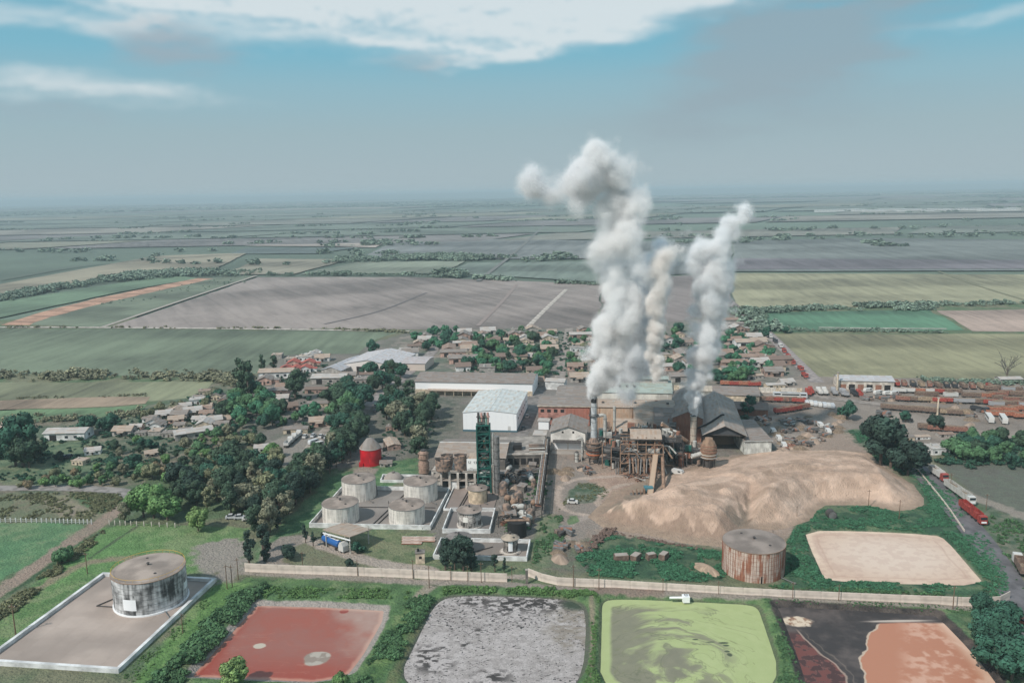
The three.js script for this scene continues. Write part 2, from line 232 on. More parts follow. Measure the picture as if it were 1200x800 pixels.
// beyond the plant: village, town, yards
Zp([[-60, 500], [40, 490], [160, 480], [230, 455], [290, 430], [300, 520], [160, 560], [160, 600], [-60, 600]], [84, 102, 78], [122, 112, 94], 6, 14, 0.05);
Zp([[-60, 525], [60, 515], [130, 522], [110, 560], [40, 572], [-60, 560]], [84, 110, 78], [104, 116, 84], 3, 6);
Zp([[280, 455], [330, 415], [400, 412], [480, 388], [560, 380], [700, 378], [860, 362], [960, 448], [990, 505], [905, 535], [640, 545], [490, 545], [400, 550], [330, 545], [300, 520], [285, 500]], [128, 119, 111], [104, 104, 92], 4, 10, 0.06);
Zp([[430, 440], [470, 395], [520, 386], [640, 384], [690, 392], [690, 440], [560, 438]], [92, 104, 88], [136, 124, 114], 3, 8, 0.08);
Zp([[790, 372], [850, 368], [905, 400], [925, 440], [880, 452], [800, 448]], [96, 106, 90], [140, 128, 118], 3, 8, 0.08);
Zp([[880, 462], [945, 440], [1010, 436], [1260, 440], [1290, 548], [1110, 530], [1050, 540], [990, 508], [930, 532], [885, 506]], [152, 138, 126], [128, 116, 106], 3, 6, 0.07);
Zp([[985, 505], [1045, 500], [1070, 540], [1150, 620], [1185, 690], [1120, 690], [1084, 592], [1060, 548], [1030, 535], [990, 520]], [48, 84, 58], [66, 100, 68], 2, 4, 0.2);
Zp([[1100, 543], [1130, 538], [1290, 545], [1290, 640], [1200, 612], [1150, 592]], [104, 103, 92], [92, 98, 84], 2, 3, 0.1);
Zp([[1110, 520], [1290, 510], [1290, 546], [1130, 540]], [60, 88, 66], [80, 100, 74], 2, 5, 0.1);
Zp([[306, 547], [318, 517], [345, 508], [388, 503], [404, 512], [398, 528], [352, 545]], [146, 136, 127], [134, 126, 116], 1.5, 2, 0.1);
Zp([[620, 445], [690, 445], [690, 540], [620, 530], [615, 480]], [132, 125, 119], [118, 113, 108], 1, 1, 0.2);
Zp([[480, 508], [640, 506], [645, 600], [618, 640], [505, 640], [500, 560]], [134, 124, 115], [112, 106, 98], 2, 3, 0.2);
Zp([[450, 455], [500, 462], [540, 468], [540, 510], [478, 548], [440, 500]], [88, 96, 82], [110, 106, 96], 2, 5, 0.1);
// plant grounds
Zp([[640, 520], [700, 515], [760, 545], [910, 528], [990, 505], [1040, 545], [1060, 600], [900, 640], [720, 640], [690, 632], [668, 672], [640, 668], [648, 600]], [162, 140, 123], [146, 126, 112], 3, 5, 0.12);
Zp([[636, 520], [690, 545], [720, 595], [704, 618], [690, 632], [664, 640], [650, 610], [640, 560]], [146, 132, 121], [128, 118, 109], 3, 4, 0.15);
Zp([[690, 555], [745, 552], [764, 575], [715, 600], [700, 580]], [178, 150, 130], [150, 122, 106], 2, 4, 0.2);
Zp([[664, 577], [676, 567], [695, 566], [712, 574], [709, 584], [690, 590], [668, 588]], [74, 98, 72], [104, 108, 92], 0.8, 2, 0.3);
Zl([[700, 604], [676, 602], [660, 596], [654, 582], [662, 566], [690, 560], [730, 558]], 2.6, [180, 160, 145], [168, 148, 134], 0.8, 1.4);
Zl([[706, 608], [672, 606], [652, 598], [648, 578], [658, 552], [664, 534]], 1.2, [128, 114, 104], [140, 124, 112], 0.6, 1);
Zl([[720, 600], [700, 590], [718, 572], [742, 566]], 2.2, [182, 160, 144], [170, 148, 132], 0.8, 1.4);
Zl([[664, 632], [668, 616], [690, 606], [712, 604]], 3, [160, 146, 135], [150, 136, 126], 1, 1.6);
Zl([[840, 551], [800, 556], [780, 562], [770, 570]], 3, [176, 150, 132], [160, 136, 120], 1, 1.6);
Zp([[664, 605], [676, 604], [678, 613], [666, 615]], [84, 112, 70], [96, 118, 76], 0.6, 1.5, 0.3);
Zp([[632, 606], [658, 604], [664, 640], [650, 668], [622, 662], [628, 640]], [82, 110, 72], [112, 116, 88], 1, 3, 0.2);
Zp([[655, 640], [690, 630], [700, 672], [640, 672], [648, 655]], [112, 104, 92], [90, 100, 78], 1.5, 4, 0.2);
Zp([[688, 636], [720, 626], [800, 638], [850, 646], [850, 682], [690, 674], [678, 655]], [40, 76, 52], [58, 92, 60], 1.2, 3, 0.25);
Zp([[918, 640], [940, 606], [962, 592], [1000, 590], [1050, 598], [1086, 590], [1112, 560], [1180, 660], [1184, 702], [915, 690]], [44, 82, 56], [62, 100, 64], 1.5, 3, 0.2);
Zp([[403, 553], [425, 546], [455, 540], [490, 536], [492, 560], [455, 570], [420, 578], [395, 590], [360, 620], [330, 632], [302, 660], [300, 650], [345, 600], [385, 560]], [66, 108, 64], [86, 120, 74], 1.2, 2.5, 0.12);
Zp([[412, 551], [424, 546], [444, 549], [440, 556], [415, 557]], [150, 136, 122], [140, 128, 114], 0.8, 1, 0.3);
Zp([[303, 663], [309, 640], [330, 628], [358, 625], [366, 632], [348, 640], [336, 650], [344, 664]], [148, 136, 126], [130, 120, 110], 1, 2, 0.15);
Zp([[330, 656], [348, 640], [366, 634], [420, 655], [440, 668], [345, 665]], [118, 116, 88], [104, 108, 80], 1, 2, 0.15);
Zp([[414, 622], [508, 626], [512, 656], [500, 668], [440, 656], [408, 638]], [92, 110, 70], [108, 116, 78], 1, 2.5, 0.15);
Zp([[430, 628], [470, 640], [508, 640], [508, 646], [440, 642]], [124, 118, 88], [110, 114, 80], 1, 2.5, 0.2);
Zl([[362, 632], [385, 642], [412, 651], [445, 660], [500, 667], [560, 671], [612, 675]], 5.5, [172, 156, 142], [156, 142, 130], 0.7, 1);
Zp([[500, 660], [625, 660], [622, 674], [520, 672]], [80, 108, 66], [104, 112, 78], 0.8, 1.5, 0.2);
Zp([[280, 664], [270, 690], [250, 700], [215, 690], [285, 655]], [150, 140, 130], [130, 122, 112], 2, 3, 0.1);
// outside the wall
Zp([[282, 684], [620, 690], [1180, 712], [1200, 830], [150, 830]], [74, 110, 60], [92, 122, 68], 1.5, 3, 0.1);
Zp([[288, 676], [480, 684], [478, 700], [300, 700], [270, 690]], [66, 100, 54], [84, 116, 62], 1, 2, 0.2);
Zp([[250, 682], [292, 684], [225, 790], [190, 830], [130, 830]], [78, 120, 52], [96, 132, 64], 1, 2, 0.12);
Zp([[285, 690], [312, 684], [255, 745], [205, 815], [175, 815]], [58, 88, 50], [78, 104, 62], 2, 3, 0.15);
Zp([[480, 700], [505, 700], [470, 760], [440, 810], [415, 810], [450, 750]], [58, 96, 44], [92, 120, 62], 1.5, 2.5, 0.2);
Zp([[496, 705], [512, 705], [482, 770], [462, 810], [446, 810], [472, 760]], [108, 108, 72], [84, 104, 58], 1.5, 2.5, 0.2);
Zl([[693, 700], [694, 730], [694, 770], [692, 815]], 1.4, [140, 124, 106], [126, 120, 92], 0.5, 0.8);
Zl([[912, 716], [930, 760], [950, 815]], 2, [70, 96, 64], [88, 108, 72], 0.5, 0.8);
Zl([[286, 670], [380, 675], [480, 681], [560, 684], [620, 688], [690, 692], [800, 696], [900, 701], [1050, 708], [1175, 714]], 4.2, [150, 138, 126], [134, 124, 112], 0.7, 1.2);
Zp([[700, 684], [780, 690], [780, 697], [760, 700], [690, 697]], [142, 120, 106], [120, 106, 92], 1, 2, 0.2);
Zl([[505, 688], [494, 697], [484, 706]], 4, [150, 138, 122], [128, 122, 100], 0.8, 1.2);
Zp([[1135, 706], [1190, 690], [1230, 700], [1240, 790], [1205, 790], [1180, 740]], [152, 138, 127], [138, 126, 114], 1.5, 3, 0.12);
Zp([[1100, 722], [1140, 716], [1180, 760], [1215, 830], [1170, 830], [1130, 770]], [70, 106, 66], [84, 112, 70], 1, 2, 0.15);
Zp([[1150, 590], [1290, 640], [1290, 790], [1225, 770], [1180, 690]], [70, 98, 70], [112, 110, 92], 2, 5, 0.12);
Zl([[1085, 545], [1120, 572], [1168, 592], [1290, 640]], 6, [150, 138, 126], [136, 126, 114], 1, 2);
// the meadows at the left
Zp([[-90, 580], [60, 577], [112, 586], [134, 600], [108, 612], [-90, 609]], [122, 118, 92], [90, 104, 74], 1, 4, 0.25);
Zp([[40, 583], [75, 580], [115, 604], [70, 606]], [146, 132, 114], [118, 116, 86], 1, 2.5, 0.2);
Zp([[78, 577], [140, 580], [146, 588], [136, 597], [118, 601], [96, 591]], [66, 98, 60], [82, 110, 68], 0.8, 2, 0.25);
Zp([[-90, 612], [60, 613], [110, 617], [62, 650], [0, 678], [-60, 712], [-90, 690]], [76, 122, 78], [92, 128, 82], 1, 2.5, 0.08);
Zp([[118, 618], [165, 613], [292, 618], [284, 668], [214, 672], [104, 672], [60, 704], [-20, 762], [-40, 740], [20, 700], [72, 662]], [86, 128, 64], [104, 134, 76], 1, 2, 0.08);
Zp([[-60, 740], [20, 706], [105, 672], [120, 676], [0, 766], [-60, 800]], [80, 120, 60], [100, 128, 72], 1, 2, 0.1);
Zl([[-40, 722], [2, 692], [45, 662], [88, 632], [114, 614], [136, 600], [154, 588]], 7, [152, 130, 114], [132, 118, 102], 1, 2, 0.2);
Zl([[-40, 748], [20, 708], [60, 680], [100, 660], [160, 652]], 3.2, [136, 122, 100], [120, 120, 84], 1.2, 2.4, 0.2);
Zl([[-40, 728], [10, 696], [60, 662], [100, 634], [120, 622]], 2.4, [50, 80, 48], [70, 98, 60], 0.7, 1.5, 0.3);
Zl([[104, 654], [140, 630], [160, 617]], 1.2, [62, 82, 52], [70, 92, 56], 0.5, 1, 0.3);
Zp([[226, 644], [240, 636], [264, 632], [292, 632], [288, 668], [252, 674], [232, 668]], [150, 140, 130], [134, 126, 116], 2, 4, 0.12);
Zl([[140, 790], [180, 752], [225, 708], [256, 680]], 1.0, [110, 116, 76], [96, 120, 66], 0.5, 0.7);
Zp([[-90, 560], [-20, 566], [-20, 580], [-90, 585]], [120, 116, 110], [110, 108, 100], 1, 2);
// banks of the ponds
const bankZone = (P, w, a, b, rag = 0.6) => zone.push({ P: P, grow: w, a: a.map(lin8), b: b.map(lin8), soft: 0.4, rag, sc: 0.3 });
bankZone(POND.red, 2.2, [158, 148, 140], [136, 128, 120]); bankZone(POND.scum, 0.8, [92, 92, 80], [70, 84, 60]); bankZone(POND.green, 0.6, [92, 104, 72], [74, 90, 58]); bankZone(POND.dark, 2.4, [56, 50, 48], [78, 68, 62]); bankZone(POND.beige, 0.3, [150, 136, 112], [96, 104, 80], 1.2);

function groundHeight(x, z) {
  let h = 0.25 * (fbm(x * 0.05, z * 0.05, 3, 201) - 0.5) * (z > -470 ? 1 : 0);
  for (const k in POND) {
    const P = POND[k], b = P.bb ??= boxOf(P, 12); if (x < b[0] || x > b[2] || z < b[1] || z > b[3]) continue;
    const d = sdf(P, x, z);
    if (d > -9) { h += 0.55 * sstep(-9, -3, d) * (1 - sstep(-3, -1.2, d)); h = lerp(h, -1.9, sstep(-1.6, 2.2, d)); }
  }
  return h;
}
for (const S of SHEETS) {
  const { x0, x1, z0, z1, n, m, cell } = S, near = z1 > -300;
  const buf = new Float32Array(n * m * 3), dx = (x1 - x0) / n, dz = (z1 - z0) / m;
  const b1 = [84, 106, 70].map(lin8), b2 = [112, 112, 84].map(lin8);
  const NZ = new Float32Array(n * m), NR = new Float32Array(n * m);
  for (let j = 0; j < m; j++) for (let i = 0; i < n; i++) { const x = x0 + (i + 0.5) * dx, z = z0 + (j + 0.5) * dz, k = j * n + i; NZ[k] = fbm(x * 0.06, z * 0.06, 5, 301); NR[k] = fbm(x * 0.35, z * 0.35, 4, 351); const t = sstep(0.35, 0.65, NZ[k]); for (let c = 0; c < 3; c++) buf[k * 3 + c] = lerp(b1[c], b2[c], t); }
  for (const q of zone) {
    const L = q.L, bb = boxOf(q.P ?? L, (q.grow ?? 0) + (q.w ?? 0) + q.rag + q.soft + 1);
    const i0 = max(0, floor((bb[0] - x0) / dx)), i1 = min(n - 1, floor((bb[2] - x0) / dx)), j0 = max(0, floor((bb[1] - z0) / dz)), j1 = min(m - 1, floor((bb[3] - z0) / dz));
    for (let j = j0; j <= j1; j++) for (let i = i0; i <= i1; i++) {
      const x = x0 + (i + 0.5) * dx, z = z0 + (j + 0.5) * dz, k = j * n + i;
      let d; if (L) { d = 1e9; for (let s = 1; s < L.length; s++) { const e = segDist(x, z, L[s - 1], L[s]); if (e < d) d = e; } d = q.w / 2 - d; } else d = sdf(q.P, x, z) + (q.grow ?? 0);
      d += (NR[k] - 0.5) * 2 * q.rag; if (d < -q.soft) continue;
      const w = sstep(-q.soft, q.soft, d), t = sstep(0.32, 0.68, q.sc < 0.1 ? NZ[k] * 0.7 + NR[k] * 0.3 : NZ[k] * 0.35 + NR[k] * 0.65);
      for (let c = 0; c < 3; c++) buf[k * 3 + c] = lerp(buf[k * 3 + c], lerp(q.a[c], q.b[c], t), w);
    }
  }
  const d = new Uint8Array(n * m * 4), enc = (v) => 255 * (v <= 0.0031308 ? 12.92 * v : 1.055 * pow(v, 1 / 2.4) - 0.055);
  for (let k = 0; k < n * m; k++) {
    const g = 0.98 + 0.42 * (hash2(k, 7, 3) - 0.5) * (near ? 1 : 0.7) + 0.6 * (NR[k] - 0.5), dry = sstep(0.5, 0.66, NZ[k] * 0.55 + NR[k] * 0.45) * (buf[k * 3 + 1] > buf[k * 3] * 1.15 ? 0.55 : 0.1);
    buf[k * 3] = lerp(buf[k * 3], 0.185, dry * 0.6); buf[k * 3 + 1] = lerp(buf[k * 3 + 1], 0.175, dry * 0.45); buf[k * 3 + 2] = lerp(buf[k * 3 + 2], 0.105, dry * 0.5);
    const lu = 0.3 * buf[k * 3] + 0.6 * buf[k * 3 + 1] + 0.1 * buf[k * 3 + 2]; for (let c = 0; c < 3; c++) buf[k * 3 + c] = lerp(buf[k * 3 + c], lu, 0.14);
    for (let c = 0; c < 3; c++) d[k * 4 + c] = clamp(enc(clamp(buf[k * 3 + c] * g)), 0, 255); d[k * 4 + 3] = 255;
  }
  const t = new THREE.DataTexture(d, n, m); t.colorSpace = THREE.SRGBColorSpace; t.magFilter = THREE.LinearFilter; t.minFilter = THREE.LinearMipmapLinearFilter; t.needsUpdate = true;
  const nx = Math.round((x1 - x0) / cell), nz = Math.round((z1 - z0) / cell), pos = new Float32Array((nx + 1) * (nz + 1) * 3), uv = new Float32Array((nx + 1) * (nz + 1) * 2), idx = [];
  for (let j = 0; j <= nz; j++) for (let i = 0; i <= nx; i++) {
    const k = j * (nx + 1) + i, x = lerp(x0, x1, i / nx), z = lerp(z0, z1, j / nz);
    pos.set([x, near ? groundHeight(x, z) * sstep(-470, -460, z) : 0, z], k * 3); uv.set([i / nx, j / nz], k * 2);
    if (i < nx && j < nz) idx.push(k, k + nx + 1, k + 1, k + 1, k + nx + 1, k + nx + 2);
  }
  const g = new THREE.BufferGeometry(); g.setAttribute('position', new THREE.BufferAttribute(pos, 3)); g.setAttribute('uv', new THREE.BufferAttribute(uv, 2)); g.setIndex(idx); g.computeVertexNormals();
  const mt = new THREE.MeshStandardMaterial({ map: t, roughness: 0.95 }); mt.bumpMap = stretched(T.bump, near ? 0.03 : 0.02, near ? 0.05 : 0.06); mt.bumpScale = 0.5;
  setting('ground', g, mt);
}

// ---------------------------------------------------------------- the plain to the horizon
{
  const R = 18000, pos = [], uv = [], idx = [], n = 48;
  const rings = [0, 1000, 2500, 6000, 12000, R];
  rings.forEach((r, k) => { for (let i = 0; i < n; i++) { const a = i / n * 2 * PI, x = cos(a) * r, z = sin(a) * r - 400; pos.push(x, -0.8 - (r / 18000) * 8, z); uv.push(x, z); } });
  for (let k = 0; k + 1 < rings.length; k++) for (let i = 0; i < n; i++) { const a = k * n + i, b = k * n + (i + 1) % n, c = a + n, e = b + n; idx.push(a, b, c, b, e, c); }
  const g = new THREE.BufferGeometry(); g.setAttribute('position', new THREE.Float32BufferAttribute(pos, 3)); g.setAttribute('uv', new THREE.Float32BufferAttribute(uv, 2)); g.setIndex(idx); g.computeVertexNormals();
  if (g.attributes.normal.getY(n) < 0) { idx.reverse(); g.setIndex(idx); g.computeVertexNormals(); }
  setting('plain', g.toNonIndexed(), mat(98, 112, 96, { map: T.noise, w: 2600 }));
}
const fieldMat = (c, rows = true, w = 420) => mat(...c, { map: rows ? T.blotch : T.noise, w, h: w * 0.6, gain: 1.35 });
function ragged(P) { const q = []; for (let i = 0; i < P.length; i++) { const a = P[i], b = P[(i + 1) % P.length], L = hypot(b[0] - a[0], b[1] - a[1]), n = clamp(Math.round(L / 22), 1, 60), j = clamp(L / n * 0.16, 1, 7); for (let k = 0; k < n; k++) { const t = k / n, x = lerp(a[0], b[0], t), z = lerp(a[1], b[1], t); q.push([x + (k ? (fbm(x * 0.03, z * 0.03, 3, 11) - 0.5) * 2.4 * j : 0), z + (k ? (fbm(x * 0.03 + 9, z * 0.03, 3, 12) - 0.5) * 2.4 * j : 0)]); } } return q; }
const field = (pts, c, y, ang = 0, w) => setting('field', Sheet(ragged(poly(pts)), y, ang), fieldMat(c, true, w));
// fields that can be told apart, near to far
field([[-300, 388], [0, 385], [250, 386], [470, 389], [440, 398], [420, 414], [330, 416], [300, 438], [232, 441], [0, 438], [-300, 440]], [102, 112, 92], 0.06, 0.02, 500);
field([[-300, 452], [0, 448], [250, 447], [225, 466], [180, 470], [0, 468], [-300, 470]], [122, 124, 98], 0.06, 0.05, 300);
field([[-300, 473], [-20, 470], [90, 466], [176, 465], [170, 473], [90, 478], [-20, 481], [-300, 488]], [140, 122, 104], 0.12, 0.05, 160);
field([[-300, 490], [-20, 482], [90, 479], [172, 474], [160, 488], [60, 494], [-20, 497], [-300, 510]], [98, 122, 88], 0.06, 0.05, 200);
field([[126, 384], [302, 324.5], [480, 324.5], [660, 331], [706, 334], [700, 384], [470, 386]], [136, 125, 119], 0.12, -0.5, 700);
field([[702, 384], [708, 335], [780, 324], [858, 320], [856, 360], [800, 376]], [128, 118, 114], 0.12, -0.4, 600);
field([[702, 283], [858, 282], [858, 318], [780, 322], [704, 331]], [112, 115, 112], 0.3, 0.2, 800);
field([[860, 362], [1290, 354], [1290, 322], [860, 320]], [142, 138, 112], 0.12, 0.1, 500);
field([[880, 366], [1090, 363], [1131, 387], [905, 389]], [82, 118, 92], 0.12, 0.1, 300);
field([[1098, 364], [1300, 362], [1300, 389], [1140, 388]], [160, 140, 128], 0.12, 0.1, 300);
field([[903, 391], [1310, 391], [1310, 446], [1040, 443], [958, 441]], [132, 128, 100], 0.06, 0.03, 300);
field([[-120, 392], [0, 372], [130, 344], [232, 326], [200, 322], [60, 344], [-120, 372]], [100, 120, 96], 0.16, 0.35, 400);
field([[22, 380], [236, 326], [298, 323], [120, 383]], [104, 112, 94], 0.14, 0.35, 240);
field([[0, 381], [40, 368], [110, 350], [232, 325.8], [250, 326.4], [130, 353], [60, 371], [34, 381]], [172, 134, 112], 0.2, 0.35, 60);
field([[-140, 350], [0, 333], [180, 300], [290, 296], [250, 316], [140, 325], [0, 352], [-140, 378]], [138, 130, 112], 0.3, 0.3, 600);
field([[302, 303], [410, 304], [344, 321], [246, 322], [280, 314]], [136, 130, 114], 0.3, 0.3, 600);
field([[420, 307], [545, 306], [520, 320], [352, 321]], [122, 128, 112], 0.3, 0.2, 600);
field([[548, 308], [700, 306], [700, 330], [524, 320]], [108, 118, 108], 0.3, 0.2, 600);
field([[286, 288], [458, 279], [440, 290], [400, 289]], [160, 148, 138], 0.5, 0.2, 800);
field([[290, 290], [420, 290], [370, 297], [270, 297]], [100, 110, 106], 0.5, 0.2, 800);
field([[460, 283], [590, 280], [700, 282], [700, 303], [420, 304]], [114, 116, 114], 0.5, 0.2, 900);
field([[860, 282], [1000, 279], [1330, 282], [1330, 317], [860, 318]], [110, 114, 110], 0.5, 0.1, 900);
field([[860, 303], [1330, 306], [1330, 315], [860, 316]], [114, 108, 112], 0.9, 0.1, 900);
{ // the patchwork farther out, its tones muted to carry part of the haze
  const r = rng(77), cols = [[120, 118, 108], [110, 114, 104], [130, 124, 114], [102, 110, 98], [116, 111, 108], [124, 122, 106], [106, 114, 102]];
  let zf = -2050; if (0) zf;
  for (let row = 0; row < 13; row++) {
    const dz = 330 + row * 95, z2 = zf - dz, half = -zf * 0.86; let x = -half + r() * 300;
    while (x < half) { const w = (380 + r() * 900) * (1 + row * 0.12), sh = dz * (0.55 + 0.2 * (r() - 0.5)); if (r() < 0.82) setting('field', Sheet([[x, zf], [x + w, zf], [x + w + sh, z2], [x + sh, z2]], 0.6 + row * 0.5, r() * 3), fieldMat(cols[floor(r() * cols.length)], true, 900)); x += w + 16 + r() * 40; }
    zf = z2 - 20 - r() * 60;
  }
}
// tracks across the fields
const track = (pts, w, y = 0.3, m = mat(186, 176, 166, { map: T.noise, w: 30 })) => setting('track', Ribbon(curve2(pts, 30), w, y), m);
track([[-300, 386], [0, 383.6], [240, 385], [480, 388]], 6);
track([[618, 384], [640, 362], [664, 339]], 5, 0.4);
track([[560, 382], [590, 352], [606, 333]], 4, 0.4, mat(142, 128, 122));
track([[118, 384], [210, 353], [300, 323]], 5, 0.4, mat(160, 152, 142));
track([[380, 380], [440, 366], [500, 343]], 3, 0.4, mat(104, 98, 98));
track([[960, 384], [1040, 385], [1110, 385.5]], 3.5, 0.4);
track([[1100, 318], [1150, 336], [1250, 366]], 3, 0.5, mat(124, 122, 98));
track([[560, 330], [600, 299], [640, 262]], 7, 1.2, mat(112, 112, 108));
track([[0, 328], [120, 309], [270, 299], [330, 297]], 6, 1.2, mat(90, 96, 86));
// roads
const road = (pts, w, m, y = 0.12, n = 40) => setting('road', Ribbon(curve2(pts, n), w, y), m);
road([[-120, 575], [-20, 572.5], [60, 572], [118, 573.5], [146, 577], [158, 586], [150, 596]], 6.5, mat(140, 134, 130, { map: T.noise, w: 12 }));
road([[1030, 520], [1072, 547], [1110, 586], [1150, 635], [1182, 682], [1212, 740], [1240, 800]], 9, mat(104, 101, 103, { map: T.noise, w: 14 }), 0.35, 60);
road([[958, 448], [934, 424], [912, 402], [893, 384], [866, 362], [852, 350]], 9, mat(150, 140, 136, { map: T.noise, w: 14 }));
road([[400, 512], [425, 480], [450, 459], [478, 437], [505, 414], [520, 396], [535, 384]], 8, mat(142, 134, 130, { map: T.noise, w: 14 }));
road([[655, 450], [660, 420], [664, 400], [668, 382]], 7, mat(146, 136, 128, { map: T.noise, w: 14 }));
road([[600, 540], [610, 505], [624, 476], [632, 455]], 9, mat(124, 118, 114, { map: T.noise, w: 14 }));
road([[345, 545], [385, 500], [420, 470]], 5, mat(150, 140, 130, { map: T.noise, w: 14 }), 0.1);
road([[870, 470], [930, 462], [1000, 470], [1100, 480], [1260, 486]], 8, mat(142, 132, 124, { map: T.noise, w: 14 }), 0.14);
// ---------------------------------------------------------------- settling ponds: each its own sheet of liquid or sludge
const MIX = (a, b, t) => [0, 1, 2].map((i) => lerp(a[i], b[i], t));
function pond(name, P, grow, paint, rough, bs = 0, label) {
  let cx = 0, cz = 0; for (const [x, z] of P) { cx += x / P.length; cz += z / P.length; }
  const Q = P.map(([x, z]) => { const l = hypot(x - cx, z - cz); return [x + (x - cx) / l * grow, z + (z - cz) / l * grow]; }), bb = boxOf(Q), n = 768;
  const t = tex(n, n, (u, v) => { const x = lerp(bb[0], bb[2], u), z = lerp(bb[1], bb[3], v), s = project(V(x, -0.6, z)); return paint(x, z, sdf(P, x, z), s[0], s[1]).map((c) => c / 255); }, true, false);
  const g = Sheet(Q, -0.6), uv = g.attributes.uv, p = g.attributes.position;
  for (let i = 0; i < p.count; i++) uv.setXY(i, (p.getX(i) - bb[0]) / (bb[2] - bb[0]), (p.getZ(i) - bb[1]) / (bb[3] - bb[1]));
  const m = new THREE.MeshStandardMaterial({ map: t, roughness: rough, metalness: 0 });
  if (bs) { m.bumpMap = stretched(T.bump, 0.04, 0.04); m.bumpScale = bs; }
  const o = setting(name, g, m); o.userData.label = label; return o;
}
const spot = (x, z, u, v, r, ex = 1) => { const p = G(u, v, -0.6); return hypot((x - p.x) / ex, z - p.z) / r; };
pond('pond', POND.red, 0.8, (x, z, d, u, v) => {
  const n = fbm(x * 0.1, z * 0.1, 5, 401), f = fbm(x * 0.5, z * 0.5, 3, 405), k = sstep(-12, 10, (u - 418) * 0.5 - (v - 745) * 0.25 + (n - 0.5) * 40);
  let c = MIX([152, 82, 66], [146, 92, 80], sstep(0.35, 0.7, n) * 0.7 + 0.3 * sstep(0.4, 0.6, f)); c = MIX(c, [148, 62, 46], sstep(750, 795, v - (u - 240) * 0.06) * 0.75); c = MIX(c, [150, 64, 52], (1 - sstep(0, 18, u - 232 - (795 - v) * 0.72)) * 0.5);
  c = MIX(c, MIX([158, 126, 114], [172, 146, 134], f), k * 0.9 * (1 - sstep(735, 768, v - (n - 0.5) * 44)));
  const sl = fbm(x * 0.09 + n * 3, z * 0.3, 4, 408); c = MIX(c, [184, 130, 112], (1 - sstep(0, 0.02, abs(sl - 0.5))) * 0.3);
  const s1 = spot(x, z, 371, 770, 4.0, 1.15) + (n - 0.5) * 1.0, s2 = spot(x, z, 304.5, 756.5, 1.4, 1.3) + (f - 0.5) * 0.5, s3 = spot(x, z, 403, 716, 1.3, 1);
  c = MIX(c, MIX([170, 160, 148], [140, 126, 114], sstep(0.4, 0.6, f)), 1 - sstep(0.85, 1.0, s1)); c = MIX(c, [184, 172, 156], 1 - sstep(0.85, 1.1, s2)); c = MIX(c, [140, 60, 48], 1 - sstep(0.8, 1.2, s3));
  c = MIX(c, [196, 160, 142], (1 - sstep(0.2, 1.4, d + (f - 0.5))) * 0.6);
  return c;
}, 0.42, 0, 'rust red settling pond with a grey foam patch, beside the bushy bank');
pond('pond', POND.scum, 0.5, (x, z, d, u, v) => {
  const n = fbm(x * 0.07, z * 0.07, 5, 411), f = fbm(x * 0.55, z * 0.8, 5, 413), e = fbm(x * 0.16 + n * 3, z * 0.22 + n * 3, 5, 419), w = fbm(x * 1.7, z * 2.6, 4, 417), big = fbm(x * 0.045, z * 0.06, 3, 415);
  const gr = hash2(floor(x * 3), floor(z * 3), 5); let c = MIX([206, 197, 194], [168, 159, 155], sstep(0.3, 0.72, n * 0.25 + f * 0.5 + gr * 0.25));
  const rt = sstep(632, 668, u + (n - 0.5) * 70) * (1 - sstep(742, 770, v + (e - 0.5) * 70));
  c = MIX(c, [150, 138, 124], rt * 0.85 * sstep(0.3, 0.6, f * 0.5 + e * 0.5)); c = MIX(c, [196, 186, 176], rt * (1 - sstep(0, 0.03, abs(e - 0.47))) * 0.6);
  const pat = 0.25 + 0.75 * sstep(0.4, 0.6, big);
  c = MIX(c, [104, 97, 94], (1 - sstep(0.0, 0.009, abs(e - 0.5))) * 0.6 * pat);
  c = MIX(c, [58, 54, 53], sstep(0.72 - 0.1 * pat, 0.77 - 0.1 * pat, w) * 0.9);
  for (const [a, b, r, ex] of [[556, 705, 3.4, 1.8], [592, 711, 6, 1.4], [612, 706, 5, 2], [640, 708, 6, 1.5], [500, 766, 5, 0.8], [508, 778, 5, 1.2], [522, 759, 1.6, 1.6], [576, 793, 4, 1.5], [545, 755, 3, 0.5], [560, 740, 2.4, 0.6]]) c = MIX(c, [62, 57, 55], (1 - sstep(0.2, 1.2, spot(x, z, a, b, r, ex))) * sstep(0.44, 0.58, f) * 0.9);
  c = MIX(c, [58, 74, 56], (1 - sstep(0.4, 1.1, spot(x, z, 676, 708, 4.2, 1.3))) * 0.9);
  return c;
}, 0.75, 0.2, 'settling pond crusted with pale grey cracked sludge, left of the bright green one');
